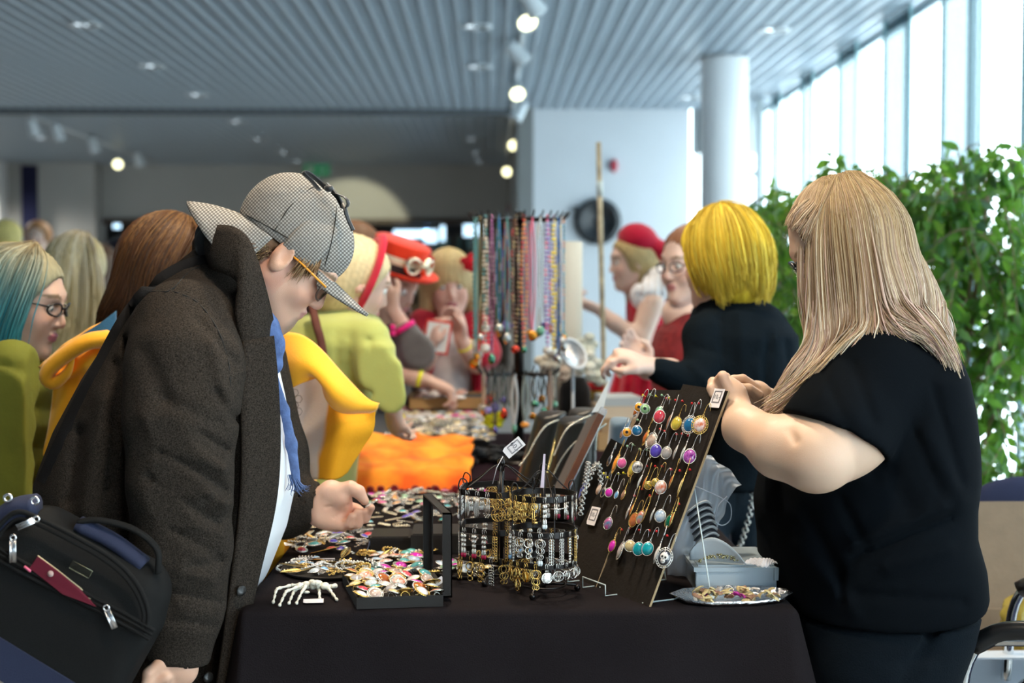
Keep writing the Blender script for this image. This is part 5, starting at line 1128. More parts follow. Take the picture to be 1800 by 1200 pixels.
for i, (x, y) in enumerate([(150, 44), (267, 116), (345, 167), (838, 47), (842, 118), (1362, 53), (1213, 172), (416, 214), (457, 245), (500, 268), (833, 245), (838, 270), (845, 284), (75, 243), (525, 284)]):
    d = ray(x, y); P = EYE + d * ((CZ - .012 - EYE.z) / d.z); rw = 'near' if P.y < YB else 'rear'
    t = thing('downlight', 'round recessed downlight in the %s ceiling' % rw, 'ceiling light', tuple(P), 'recessed downlights in the %s ceiling' % rw)
    put('trim_ring', MB().lathe([(.085, .006), (.12, .006), (.125, 0), (.118, -.006), (.088, -.004)], 28, None, False).mesh('trim_ring', M_lamp), t)
    put('reflector', MB().grid(lambda u, v: ((.088 - .05 * v) * math.cos(u * 3.14159 + 1.57), (.088 - .05 * v) * math.sin(u * 3.14159 + 1.57), .01 + .0 * v), 14, 3, thick=.004).mesh('reflector', M_refl), t)  # its emission stands in for the white mirror reflection in the recess
    put('lamp_well', MB().lathe([(.088, .0), (.086, .03), (0, .03)], 24, None, False).mesh('lamp_well', M_dark), t)
# wall fittings
t = thing('wall_clock', 'large round black-rimmed clock hanging on the pale wall', 'clock', (0, 0, 0)); c_ = pt(1051, 389, YB - .04); t.location = c_
RXm = Matrix.Rotation(math.radians(90), 4, 'X')
put('rim', MB().lathe([(.17, .0), (.255, .0), (.265, .02), (.25, .05), (.185, .06), (.17, .03)], 40, RXm).mesh('rim', cm('plastic', (.012, .016, .02))), t)
put('dial', MB().lathe([(0, .01), (.175, .01), (.175, .0), (0, .0)], 40, RXm).mesh('dial', cm('matte', (.36, .42, .48))), t); put('hub', MB().lathe([(0, .05), (.055, .05), (.06, .0), (0, .0)], 24, RXm).mesh('hub', cm('plastic', (.03, .04, .05))), t)
put('bracket', MB().box((-.27, -.04, .10), (-.2, .02, .17)).mesh('bracket', cm('plastic', (.012, .016, .02)), False), t)
c_ = pt(1079, 291, YB - .03); t = thing('fire_alarm', 'small red fire alarm sounder on the pale wall', 'alarm', tuple(c_)); put('sounder', MB().ball((0, 0, 0), (.045, .05, .075), 18, 12).mesh('sounder', cm('plastic', (.42, .03, .05))), t); put('back_box', MB().box((-.06, .0, -.05), (-.01, .03, .06)).mesh('back_box', cm('plastic', (.3, .34, .42)), False), t)
c_ = pt(557, 299, YF - .9); t = thing('exit_sign', 'small green emergency exit sign hanging in the rear hall', 'sign', tuple(c_)); put('panel', MB().box((-.20, -.02, -.09), (.20, .02, .09)).mesh('panel', mat('exit_green', (.02, .16, .07), .5, emis=(.02, .25, .10, .35)), False), t)
put('pictogram', MB().box((-.15, -.024, -.055), (-.05, -.0205, .06)).box((.02, -.024, -.012), (.12, -.0205, .012)).prism([(.10, -.04), (.16, 0), (.10, .04)], 0.0205, .024, RXm).mesh('pictogram', cm('matte', (.55, .62, .55)), False), t)
put('hanger', MB().tube([(-.15, 0, .09), (-.15, 0, CZ - c_.z)], .006, 6).tube([(.15, 0, .09), (.15, 0, CZ - c_.z)], .006, 6).mesh('hanger', M_lamp), t)
c_ = pt(906, 366, YF - .4); tag(put('red_sign', MB().box((-.13, -.02, -.07), (.13, .02, .07)).mesh('red_sign', cm('matte', (.30, .03, .05)), False), None, tuple(c_)), 'small dull red sign far behind the top of the necklace stand', 'sign')
a, c = pt(37, 290, YF - .85), pt(66, 290, YF - .85); z0_ = .001; tag(put('banner', MB().box((a.x, YF - .86, z0_), (c.x, YF - .84, a.z)).mesh('banner', cm('cloth', (.004, .006, .03)), False)), 'tall dark blue banner beside the white pillar at the far left', 'banner')
# library shelving seen under the lintel
rn = random.Random(44); sh_m = cm('matte', (.16, .12, .09)); bc = [(.10, .12, .30), (.35, .30, .25), (.05, .05, .06), (.30, .08, .06), (.5, .5, .52), (.10, .2, .2), (.4, .35, .2), (.2, .2, .25)]; bn = ['navy', 'beige', 'black', 'dark red', 'white', 'dark green', 'ochre', 'grey']
for k in range(7):
    x0 = -6.1 + k * .92; y = YF + .5 + (k % 2) * .5; t = thing('bookcase', 'dark wooden bookcase, %s from the left under the lintel' % ordn[k], 'bookcase', (x0 + .42, y, 0))
    put('case', MB().box((-.42, 0, 0), (-.40, .3, 2.2)).box((.40, 0, 0), (.42, .3, 2.2)).box((-.42, .28, 0), (.42, .3, 2.2)).box((-.42, 0, 2.18), (.42, .3, 2.2)).mesh('case', sh_m, False), t)
    for j in range(6): put('shelf', MB().box((-.40, .01, .1 + j * .36), (.40, .28, .12 + j * .36)).mesh('shelf', sh_m, False), t)
    for j in (4, 5):
        x = -.38
        while x < .34:
            w = rn.uniform(.03, .07); h = rn.uniform(.2, .3); i = rn.randrange(8); me = MB().box((0, .03, 0), (w, .22, h)).mesh('book', cm('matte', bc[i]), False)
            if rn.random() < .8: tag(put('book', me, None, (x0 + .42 + x, y, .121 + j * .36)), '%s book on the %s shelf of the %s bookcase' % (bn[i], 'top' if j == 5 else 'second', ordn[k]), 'book', '%s books, %s shelf, %s bookcase' % (bn[i], 'top' if j == 5 else 'second', ordn[k]))
            x += w + .004
M_rglow = mat('reflection_emission', (.6, .8, 1), .5, emis=(.55, .80, 1, 2.2))  # emission imitates bright window reflections among the shelves
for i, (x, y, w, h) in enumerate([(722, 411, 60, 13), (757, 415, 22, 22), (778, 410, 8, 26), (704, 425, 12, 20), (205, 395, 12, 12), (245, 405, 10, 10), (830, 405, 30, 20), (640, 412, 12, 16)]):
    c_ = pt(x, y, YF + .45); k2 = (YF + .45) / 2400 / 2; tag(put('reflection_glow', MB().box((-w * k2, 0, -h * k2), (w * k2, .03, h * k2)).mesh('reflection_glow', M_rglow, False), None, tuple(c_)), 'bluish glow panel imitating a library window reflection, %s' % ['long one above the red hat', 'square one beside it', 'narrow upright one beside the fringe', 'small one above the goggles', 'one behind the dark cap', 'one right of the dark cap', 'pale one behind the necklace stand', 'small one right of the checked hat'][i], 'glow panel')
# ============================================================ people
M_eye = mat('eye_white', (.75, .72, .68), .15); M_iris = mat('iris', (.10, .16, .20), .15)
def skinmat(name, sss=.12): return mat(name, (.7, .45, .35), .48, attr='Col', sss=sss, bump=.12, bscale=700, spec=.4)
M_skin = skinmat('skin')
def hairmat(name, rough=.55): return mat(name, (.5, .4, .3), rough, attr='Col', spec=.3)
M_hair = hairmat('hair')

def head_M(ear, yaw, pitch, roll=0, s=1.0):
    """frame at the ear level centre: x = face direction. yaw in degrees: 0 looks along +X, 90 looks away (+Y)"""
    R = Matrix.Rotation(math.radians(yaw), 4, 'Z') @ Matrix.Rotation(math.radians(pitch), 4, 'Y') @ Matrix.Rotation(math.radians(roll), 4, 'X')
    return Matrix.Translation(ear) @ R @ Matrix.Scale(s, 4)
def head_field(fat=0., ears=True, neck=None):
    f = fat
    fs = [ell((-.012, 0, .042), (.098, .076, .088)),
          (ell((.035, 0, -.022), (.056, .06 + f * .8, .088)), .03)]
    for s in (-1, 1):
        fs += [(cone((-.005, s * (.05 + f), -.04), (.06, s * .012, -.088), .026 + f, .021 + f * .6), .03),
               (ell((.058, s * (.036 + f * .5), -.026), (.024 + f * .5, .022 + f, .026)), .02)]
    fs += [(ell((.07, 0, -.094), (.019 + f * .4, .021 + f, .017)), .018), (cone((.076, -.028, .034), (.076, .028, .034), .016, .016), .018)]
    F = U(*fs)
    for s in (-1, 1): F = sub(F, ell((.094, s * .031, .012), (.016, .017, .011)), .012)
    fs = [F, (cone((.086, 0, .02), (.104, 0, -.019), .007, .009), .012), (ell((.099, 0, -.027), (.010, .008, .006)), .008)]
    for s in (-1, 1): fs += [(ell((.093, s * .011, -.026), (.010, .0065, .006)), .006)]
    F = U(*fs)
    up = U(ell((.0925, 0, -.0495), (.0085, .023, .0052)), ell((.0905, 0, -.060), (.0085, .020, .006)), k=.002)
    F = U(F, (up, .007))
    F = sub(F, ell((.102, 0, -.0548), (.007, .022, .0016)), .003)
    if ears:
        for s in (-1, 1):
            Rr = Matrix.Rotation(s * math.radians(22), 3, 'Z') @ Matrix.Rotation(math.radians(-12), 3, 'Y')
            e = ell((-.008, s * (.085 + f), .002), (.022, .0085, .036), np.array(Rr))
            e = sub(e, ell((-.003, s * (.096 + f), .008), (.013, .008, .023), np.array(Rr)), .004)
            F = U(F, (e, .006))
            F = U(F, (ell((.008, s * (.082 + f), -.004), (.005, .006, .007)), .004))
    return F
def skincol(M, skin, lips=(.55, .22, .20), brow=None, stub=None, blush=.25):
    Mi = np.array(M.inverted(), np.float32); skin = np.array(skin)
    def f(v):
        p = v @ Mi[:3, :3].T + Mi[:3, 3]; c = np.tile(skin, (len(v), 1)).astype(np.float32)
        hd = np.linalg.norm(p, axis=1) < .2
        def mix(w, col):
            nonlocal c; w = (np.clip(w, 0, 1) * hd)[:, None]; c = c * (1 - w) + np.array(col) * w
        red = skin * np.array([1.02, .72, .68])
        for s in (-1, 1): mix(np.exp(-(np.linalg.norm(p - A((.07, s * .045, -.02)), axis=1) / .028) ** 2) * blush * 2, red)
        mix(np.exp(-(np.linalg.norm(p - A((.112, 0, -.024)), axis=1) / .016) ** 2) * blush * 2, red)
        for s in (-1, 1): mix(np.exp(-(np.abs(p[:, 1] - s * .084) / .01) ** 2) * (np.abs(p[:, 0]) < .03) * blush * 2, red)
        l = ((p[:, 1] / .023) ** 2 + ((p[:, 2] + .055) / .0115) ** 2 + ((p[:, 0] - .098) / .02) ** 2)
        mix((1.25 - l) * 3, lips)
        if stub is not None:
            l = ((p[:, 1] / .035) ** 2 + ((p[:, 2] + .088) / .03) ** 2 + ((p[:, 0] - .085) / .05) ** 2); mix((1.2 - l) * 1.3, stub)
        if brow is not None:
            for s in (-1, 1):
                l = ((p[:, 1] - s * .033) / .021) ** 2 + ((p[:, 2] - .036 - .004 * np.cos((p[:, 1] - s * .033) * 90)) / .0045) ** 2
                mix((1.3 - l) * 2 * (p[:, 0] > .05), brow)
        return c
    return f
def eyes(parent, M, lid=True, iris=None):
    for s in (-1, 1):
        c = M @ Vector((.0755, s * .031, .0115)); sc = M.to_scale()[0]
        b = MB().ball((0, 0, 0), .0125 * sc, 14, 10); e = put('eye', b.mesh('eye', M_eye), None)
        b = MB().ball((0, 0, 0), .0125 * sc, 14, 10)
        R = M.to_3x3().normalized()
        d = R @ Vector((1, 0, -.25)).normalized()
        me = MB().ball(tuple(c), .0122 * sc, 14, 10); me.mi = 1; me.ball(tuple(c + d * .0042 * sc), .0088 * sc, 12, 8)
        o = put('eye', me.mesh('eye', [M_eye, iris or M_iris]), parent, world=True); bpy.data.objects.remove(e)

def strands(name, guides, n, steps, rad, cols, parent=None, jit=.004, spread=.9, mt=None, clump=0, seed=1, tipw=.35, lenvar=.12, nside=4, world=True, push=None, wav=1):
    """guides: list of polylines (each list of points). Strands interpolate between neighbours."""
    rnd = np.random.RandomState(seed)
    G = np.array([crom(g, steps) for g in guides]); k = len(G)
    flatc = np.isscalar(cols[0][0]); cols = [np.array(c, float) for c in cols]; CL = np.empty((n, steps, 3)); RR = np.empty((n, steps)); CC = np.empty((n, steps, 3)); s_ = np.linspace(0, 1, steps)[:, None]
    for i in range(n):
        u = rnd.rand() * (k - 1); j = min(int(u), k - 2); t = u - j; t = t * t * (3 - 2 * t) if clump else t
        P = G[j] * (1 - t) + G[j + 1] * t
        L = 1 - lenvar * rnd.rand() * rnd.rand() * 2
        if L < 1:
            q = np.linspace(0, L * (steps - 1), steps); a = np.clip(q.astype(int), 0, steps - 2); w = (q - a)[:, None]; P = P[a] * (1 - w) + P[a + 1] * w
        o = rnd.randn(3) * jit; ph = rnd.rand() * 6.28; fr = 1 + rnd.rand() * 2.5
        CL[i] = P + o * (.6 + .8 * s_) + np.sin(s_ * 6.28 * fr * wav + ph) * rnd.randn(3) * jit * .45 * s_ * wav
        RR[i] = rad * (.7 + .6 * rnd.rand()) * np.interp(s_[:, 0], [0, .1, .7, 1], [.6, 1, 1, tipw])
        if flatc: c0 = cols[rnd.randint(len(cols))][None].repeat(steps, 0)
        else:
            rp = cols[rnd.randint(len(cols))]; x = np.linspace(0, 1, len(rp)); c0 = np.stack([np.interp(s_[:, 0], x, rp[:, q_]) for q_ in range(3)], 1)
        CC[i] = c0 * (.80 + .4 * rnd.rand())
    if push is not None:
        lift = (rnd.rand(n, 1) * .004 + .0012).repeat(steps, 1).ravel()
        for _ in range(3):
            p = CL.reshape(-1, 3).astype(np.float32); d = push(p); g = np.stack([push(p + np.eye(3, dtype=np.float32)[a] * .002) - d for a in range(3)], 1); g /= np.linalg.norm(g, axis=1)[:, None] + 1e-9
            m = np.clip(lift - d, 0, .06); CL = (p + g * m[:, None]).reshape(n, steps, 3).astype(float)
        CL[:, 1:-1] = CL[:, 1:-1] * .5 + (CL[:, :-2] + CL[:, 2:]) * .25
    T = np.gradient(CL, axis=1); T /= np.linalg.norm(T, axis=2)[..., None] + 1e-9
    uu = np.cross(T, rnd.randn(n, 1, 3)); uu /= np.linalg.norm(uu, axis=2)[..., None] + 1e-9; ww = np.cross(T, uu); an = np.arange(nside) * 2 * math.pi / nside
    v = (CL[:, :, None] + RR[:, :, None, None] * (uu[:, :, None] * np.cos(an)[None, None, :, None] + ww[:, :, None] * np.sin(an)[None, None, :, None])).reshape(-1, 3)
    a = np.arange(steps - 1)[:, None] * nside; b_ = np.arange(nside)[None]; q = np.stack([a + b_, a + (b_ + 1) % nside, a + nside + (b_ + 1) % nside, a + nside + b_], -1).reshape(-1, 4)
    q = (q[None] + np.arange(n)[:, None, None] * steps * nside).reshape(-1, 4); Cs = [CC.reshape(-1, 3).repeat(nside, 0)]
    me = bpy.data.meshes.new(name); me.vertices.add(len(v)); me.vertices.foreach_set('co', v.astype(np.float32).ravel())
    me.loops.add(len(q) * 4); me.loops.foreach_set('vertex_index', q.astype(np.int32).ravel())
    me.polygons.add(len(q)); me.polygons.foreach_set('loop_start', np.arange(0, len(q) * 4, 4, dtype=np.int32))
    me.materials.append(mt or M_hair); me.update(calc_edges=True); me.shade_smooth(); setcol(me, np.vstack(Cs))
    return put(name, me, parent, world=world)
def cap_guides(M, start, ends, mids=None):
    """guides on a head: run from a crown point over the skull (local coordinates)"""
    out = []
    for g in ends: out.append([M @ Vector(p) for p in g])
    return out
def flatcol(c, var=.0, seed=0):
    c = np.array(c)
    def f(v): return np.tile(c, (len(v), 1))
    return f
def shellhair(name, M, fn, lo, hi, col, parent, h=.005, mt=None, streak=.18, sc=(60, 60, 6)):
    """solid hair mass modelled in head coordinates with combed colour streaks"""
    Mi = np.array(M.inverted(), np.float32); s = M.to_scale()[0]
    cs = [M @ Vector((x, y, z)) for x in (lo[0], hi[0]) for y in (lo[1], hi[1]) for z in (lo[2], hi[2])]
    L = [min(c[i] for c in cs) for i in range(3)]; H = [max(c[i] for c in cs) for i in range(3)]
    def cf(v):
        p = v @ Mi[:3, :3].T + Mi[:3, 3]; a = np.arctan2(p[:, 1], p[:, 0] + .02)
        w = np.sin(a * 37 + np.sin(p[:, 2] * 40) * 1.5) * .5 + np.sin(a * 83 + 1 + np.sin(p[:, 2] * 23)) * .5
        c = np.array(col, float)
        if c.ndim == 2:
            t = np.clip((p[:, 2] - lo[2]) / (hi[2] - lo[2]), 0, 1); x = np.linspace(0, 1, len(c)); cc = np.stack([np.interp(t, x, c[:, q]) for q in range(3)], 1)
        else: cc = np.tile(c, (len(v), 1))
        return cc * (1 + streak * w)[:, None]
    def post(v):
        p = v @ Mi[:3, :3].T + Mi[:3, 3]; a = np.arctan2(p[:, 1], p[:, 0] + .02)
        w = np.sin(a * 29 + np.sin(p[:, 2] * 30)) * .5 + np.sin(a * 61 + 2) * .4
        d = v - np.array(M @ Vector((0, 0, .03)))[None]; d /= np.linalg.norm(d, axis=1)[:, None] + 1e-9
        return v + d * (w * .0022 * s)[:, None]
    return sdfmesh(name, [(xf(fn, M, s), L, H, h)], mt or M_hair, cf, 2, parent, post)
def rot_cloth(v, amp=.004, sc=18, seed=0):
    """gentle cloth irregularity"""
    w = np.sin(v[:, 0] * sc + 2 * np.sin(v[:, 2] * sc * .6 + seed)) * np.sin(v[:, 1] * sc * .8 + 1.5 * np.sin(v[:, 2] * sc * .9 + seed * 2))
    return w * amp
def hand_field(pts_px, D, r, base=()):
    return None

# ---------------------------------------------------- visitor in the deerstalker hat
M_coat = mat('wool_coat', (.012, .010, .009), .97, col2=(.060, .048, .038), vscale=420, bump=.5, bscale=500, spec=.06)
def coatfix():
    t = M_coat.node_tree
    for n in t.nodes:
        if n.type == 'TEX_NOISE' and abs(n.inputs['Scale'].default_value - 420) < 1: n.inputs['Detail'].default_value = 3; n.inputs['Roughness'].default_value = .7
        if n.type == 'VALTORGB': n.color_ramp.elements[0].position = .36; n.color_ramp.elements[1].position = .72
coatfix()
man = thing('person', 'person in a grey-brown wool coat and checked earflap hat bending over the jewellery table', 'person', (pt(270, 1150, 2.6).x, 2.6, 0))
D = 2.58
HM = head_M(pt(497, 457, 2.52) + V(.0, .068, 0), 4, 45, 0, .95)
sk = (.64, .385, .275)
hf = head_field(.007)
neckm = spl([pt(500, 470, 2.59), pt(430, 520, 2.62), pt(380, 580, 2.64)], [.056, .062, .075])
neckm += [cone(pt(487, 545, 2.58), pt(455, 570, 2.6), .030, .045)]
headneck = U(xf(hf, HM, .95), *[(f, .03) for f in neckm])
# left hand, palm to the viewer, pinching an earring
HY = 2.80
def hp(x, y, d=0): return pt(540 + x / 10, 830 + y / 10, HY + d)
hs = 2400 / HY
def hr(px10): return px10 / 10 / hs
palm = U(ell(hp(470, 620, .012), (hr(300), .016, hr(330))), cone(hp(150, 600, .015), hp(400, 600, .012), hr(300), hr(300), ((0, 1, 0), .55)),
         (cone(hp(420, 330, .004), hp(600, 450, -.006), hr(190), hr(150)), .02), (cone(hp(250, 820, .005), hp(520, 900, .004), hr(130), hr(125)), .02), k=.02)
thumb = spl([hp(560, 330, -.002), hp(760, 270, -.006), hp(900, 340, -.010), hp(1010, 500, -.012)], [hr(155), hr(120), hr(112), hr(78)])
idx = spl([hp(600, 560, .03), hp(860, 660, .034), hp(1020, 760, .018), hp(1120, 620, -.004)], [hr(120), hr(105), hr(98), hr(72)])
mid = spl([hp(560, 700, .02), hp(820, 850, .026), hp(1010, 800, .006), hp(990, 700, -.006)], [hr(120), hr(110), hr(92), hr(72)])
rng = spl([hp(520, 800, .01), hp(760, 900, .008), hp(880, 890, -.006), hp(890, 700, -.014)], [hr(125), hr(110), hr(96), hr(76)])
pky = spl([hp(420, 860, .0), hp(620, 940, -.004), hp(745, 900, -.014), hp(790, 770, -.02)], [hr(115), hr(98), hr(86), hr(68)])
wrist = spl([hp(-350, 560, .05), hp(0, 560, .03), hp(280, 580, .014)], [hr(250), hr(250), hr(265)], ((0, 1, 0), .7))
lhand = U(palm, *[(f, .012) for f in wrist], *[(f, .006) for f in thumb], k=.01)
fing = None
for ch in (idx, mid, rng, pky):
    c = U(*ch, k=.004); lhand = U(lhand, (c, .0035))
lhand = folds(lhand, [(hp(520, 560, 0), hp(700, 560, -.01), .004, -.0035), (hp(330, 620, -.012), hp(520, 560, -.01), .003, -.002), (hp(460, 800, -.01), hp(640, 690, -.01), .003, -.0022), (hp(740, 300, -.02), hp(740, 430, -.02), .003, -.0015)])
# right hand hanging at the hem of the sleeve
RY = 2.34
def rp(x, y, d=0): return pt(x, y, RY + d)
rh = U(ell(rp(308, 1176, .01), (.040, .018, .034)), *[(f, .012) for f in spl([rp(320, 1120, .02), rp(310, 1165, .01)], [.028, .031], ((0, 1, 0), .75))], k=.012)
for i, (x0, y0, x1, y1, x2, y2, x3, y3, d) in enumerate([(292, 1190, 270, 1200, 262, 1222, 272, 1240, -.012), (300, 1200, 285, 1220, 280, 1245, 290, 1262, 0), (310, 1205, 300, 1230, 298, 1258, 306, 1272, .012), (320, 1205, 314, 1232, 314, 1255, 320, 1268, .024)]):
    rh = U(rh, (U(*spl([rp(x0, y0, d), rp(x1, y1, d), rp(x2, y2, d), rp(x3, y3, d)], [.0105, .0098, .009, .0075]), k=.004), .004))
rh = U(rh, (U(*spl([rp(285, 1165, -.008), rp(262, 1183, -.018), rp(256, 1205, -.02)], [.013, .0105, .0085]), k=.005), .008))
torso_in = U(*spl([pt(330, 640, 2.62), pt(330, 850, 2.62), pt(290, 1050, 2.62)], [.13, .15, .14]), k=.05)
legs_in = U(*spl([pt(290, 1050, 2.55), V(-.72, 2.55, .45), V(-.74, 2.53, .09)], [.09, .06, .045]), *spl([pt(290, 1050, 2.7), V(-.66, 2.72, .45), V(-.66, 2.70, .09)], [.09, .06, .045]), k=.03)
lo1, hi1 = bx(HM @ Vector((.12, .1, .14)), HM @ Vector((-.12, -.1, -.15)), pt(380, 600, 2.64), m=.07)
lo2, hi2 = bx(hp(-350, 300), hp(1150, 1000), m=.045)
lo3, hi3 = bx(rp(250, 1100), rp(330, 1275), m=.05)
cf0 = skincol(HM, sk, (.52, .26, .22), (.20, .12, .07), (.34, .24, .18), .3)
def mancol(v):
    c = cf0(v); hx = np.array(hp(800, 700)); w = np.exp(-(np.linalg.norm(v - hx, axis=1) / .05) ** 2) * .45
    return c * (1 - w[:, None]) + c * np.array([1.02, .74, .68]) * w[:, None]
body = sdfmesh('body', [(headneck, lo1, hi1, .0034), (lhand, lo2, hi2, .0021), (rh, lo3, hi3, .003),
    (U(torso_in, legs_in, k=.05), (-.95, 2.35, .02), (-.3, 2.95, 1.3), .014)], M_skin, mancol, 2, man)
eyes(body, HM)
# hair under the hat
def mh(*p): return HM @ Vector(p)
hair = U(ell((-.022, 0, .03), (.101, .083, .088)), (cone((-.06, .04, -.03), (-.06, -.04, -.03), .045, .045), .03), k=.02)
hair = sub(hair, ell((.075, 0, -.03), (.095, .2, .11)), .008)
hair = sub(hair, ell((-.002, 0, -.045), (.036, .2, .075)), .008)
HTl = Matrix.Translation((-.024, 0, .034)) @ Matrix.Rotation(math.radians(-9), 4, 'Y')
hair = inter(hair, plane(HTl @ Vector((0, 0, -.016)), HTl.to_3x3() @ Vector((0, 0, 1))), .004)
mane = hair
hcut = shellhair('hair', HM, hair, (-.15, -.12, -.12), (.12, .12, .14), [(.07, .035, .018), (.15, .08, .04), (.10, .05, .025)], man, .0045)
gl = []
for k in range(9):
    a = k / 8; x = -.10 + .065 * a; y = -.072 - .012 * math.sin(a * 3)
    gl.append([mh(x, y - .004, -.006 - .024 * (1 - a)), mh(x - .002, y - .008, -.014 - .024 * (1 - a)), mh(x - .005, y - .010 + .006 * math.sin(k * 2), -.022 - .012 * (1 - a)), mh(x - .014 + .01 * math.sin(k * 2.3), y - .004, -.042 - .02 * (1 - a))])
strands('hair_locks', gl, 420, 9, .0011, [(.10, .05, .025), (.18, .10, .045), (.30, .19, .09)], hcut, jit=.005, seed=3, push=xf(mane, HM, .95), wav=2.2)
gl = [[mh(.02 + .013 * k, -.072 + .004 * k, .045 + .004 * k), mh(.026 + .013 * k, -.084 + .005 * k, .03 + .005 * k), mh(.032 + .013 * k, -.082 + .006 * k, .008 + .004 * k - (.03 if k == 0 else 0))] for k in range(3)]
strands('hair_locks', gl, 200, 7, .0009, [(.22, .12, .055), (.30, .18, .09), (.42, .28, .15)], hcut, jit=.004, seed=4)
# glasses
gM = cm('plastic', (.85, .33, .02)); gm2 = mat('lens_rim', (.12, .07, .05), .3)
b = MB()
for s in (-1, 1):
    b.tube([mh(.098 - .012 * abs(math.cos(t)) * (1 if math.cos(t) * s > 0 else 0), s * .038 + .028 * math.cos(t), .006 + .019 * math.sin(t)) for t in np.linspace(0, 6.283, 20, False)], .0022, 6, closed=True)
b.tube([mh(.1, -.011, .010), mh(.104, 0, .013), mh(.1, .011, .010)], .002, 6)
g = put('glasses', b.mesh('glasses', gm2), man, world=True)
for s in (-1, 1):
    tag(put('temple_arm', MB().tube([mh(.0, s * .089, .016), mh(.03, s * .089, .018), mh(.092, s * .078, .018)], .0045, 8, flat=.5).mesh('temple_arm', gM), g, world=True), 'orange glasses arm', None)
    put('lens', MB().ball(tuple(mh(.0965, s * .038, .006)), (.0015, .026, .018), 14, 8, HM.to_3x3().normalized().to_4x4()).mesh('lens', thin_glass('lens_glass', (.9, .9, .88), .12)), g, world=True)
# hat
def checkmat(name, mat_in):
    m = bpy.data.materials.new(name); t, bs = nt(m); N = t.nodes; L = t.links
    tc = N.new('ShaderNodeTexCoord'); mp = N.new('ShaderNodeMapping'); L.new(tc.outputs['Object'], mp.inputs[0])
    R = mat_in.to_3x3().normalized().inverted().to_euler(); mp.vector_type = 'POINT'; mp.inputs['Rotation'].default_value = R
    sx = N.new('ShaderNodeSeparateXYZ'); L.new(mp.outputs[0], sx.inputs[0])
    def stripe(o, per, w):
        a = N.new('ShaderNodeMath'); a.operation = 'MULTIPLY'; a.inputs[1].default_value = 1 / per; L.new(sx.outputs[o], a.inputs[0])
        f = N.new('ShaderNodeMath'); f.operation = 'FRACT'; L.new(a.outputs[0], f.inputs[0])
        c = N.new('ShaderNodeMath'); c.operation = 'LESS_THAN'; c.inputs[1].default_value = w; L.new(f.outputs[0], c.inputs[0]); return c
    s1 = stripe(0, .0050, .45); s2 = stripe(2, .0050, .45)
    ad = N.new('ShaderNodeMath'); ad.operation = 'ADD'; L.new(s1.outputs[0], ad.inputs[0]); L.new(s2.outputs[0], ad.inputs[1])
    dv = N.new('ShaderNodeMath'); dv.operation = 'DIVIDE'; dv.inputs[1].default_value = 2; L.new(ad.outputs[0], dv.inputs[0])
    r = N.new('ShaderNodeValToRGB'); r.color_ramp.interpolation = 'CONSTANT'; e = r.color_ramp.elements
    e[0].color = (.12, .11, .10, 1); e[1].position = .4; e[1].color = (.23, .215, .195, 1); x = e.new(.9); x.color = (.47, .44, .40, 1)
    L.new(dv.outputs[0], r.inputs[0]); L.new(r.outputs[0], bs.inputs['Base Color']); bs.inputs['Roughness'].default_value = .95; bs.inputs['Specular IOR Level'].default_value = .15
    nz = N.new('ShaderNodeTexNoise'); nz.inputs['Scale'].default_value = 45; L.new(tc.outputs['Object'], nz.inputs['Vector']); bp = N.new('ShaderNodeBump'); bp.inputs['Distance'].default_value = .01; bp.inputs['Strength'].default_value = .35
    L.new(nz.outputs['Fac'], bp.inputs['Height']); L.new(bp.outputs[0], bs.inputs['Normal']); return m
M_chk = checkmat('checked_wool', HM)
HT = HM @ Matrix.Translation((-.024, 0, .034)) @ Matrix.Rotation(math.radians(-9), 4, 'Y')
def ht(*p): return HT @ Vector(p)
crown = U(ell((0, 0, .018), (.121, .094, .098)), (ell((-.02, 0, .055), (.085, .075, .068)), .03), k=.02)
crown = inter(crown, plane((0, 0, -.020), (.06, 0, -1)), .008)
crown = sub(crown, ell((0, 0, -.03), (.108, .083, .10)), .006)
flap = sub(U(ell((.012, 0, .012), (.128, .101, .088)), k=.01), U(ell((-.1, 0, .05), (.115, .2, .2)), ell((.165, 0, .0), (.1, .2, .2)), k=.01), .012)
flap = inter(flap, U(plane((0, 0, .105), (-.25, 0, 1)), k=.01), .006); flap = inter(flap, plane((0, 0, -.026), (.06, 0, -1)), .006)
flap = sub(flap, ell((0, 0, .0), (.112, .086, .12)), .004)
L_, H_ = bx(*[ht(x, y, z) for x in (-.15, .15) for y in (-.12, .12) for z in (-.06, .14)], m=.01)
hat = sdfmesh('deerstalker_hat', [(xf(crown, HT, .95), L_, H_, .0032)], M_chk, None, 2, man)
for s in (-1, 1): sdfmesh('ear_flap', [(xf(inter(flap, plane((0, s * .02, 0), (0, -s, 0)), .003), HT, .95), L_, H_, .0030)], M_chk, None, 2, hat)
crs = U(crown, flap, k=.004)
def seam(pts, nm='seam'):
    P = []
    for x, y, z in pts:
        o = np.array([[x, y, z]], np.float32) - np.array([[0, 0, .02]], np.float32); o /= np.linalg.norm(o); tt_ = np.linspace(.16, .03, 200, dtype=np.float32)[:, None]; p = o * tt_ + np.array([[0, 0, .02]], np.float32); v = crs(p); i = int(np.argmax(v < 0)); P.append(ht(*[float(q_) for q_ in p[max(i - 1, 0)]]))
    put(nm, MB().tube([Vector(p) for p in crom(P, 24)], .0010, 5).mesh(nm, cm('matte', (.03, .028, .025))), hat, world=True)
seam([(.0, 0, .14), (-.02, -.05, .10), (-.03, -.08, .05), (-.03, -.09, .0)]); seam([(.01, 0, .14), (.04, -.05, .10), (.06, -.07, .04), (.08, -.06, .0)]); seam([(-.1, -.02, -.01), (-.08, -.06, -.008), (-.04, -.09, -.004), (.0, -.1, .0)])
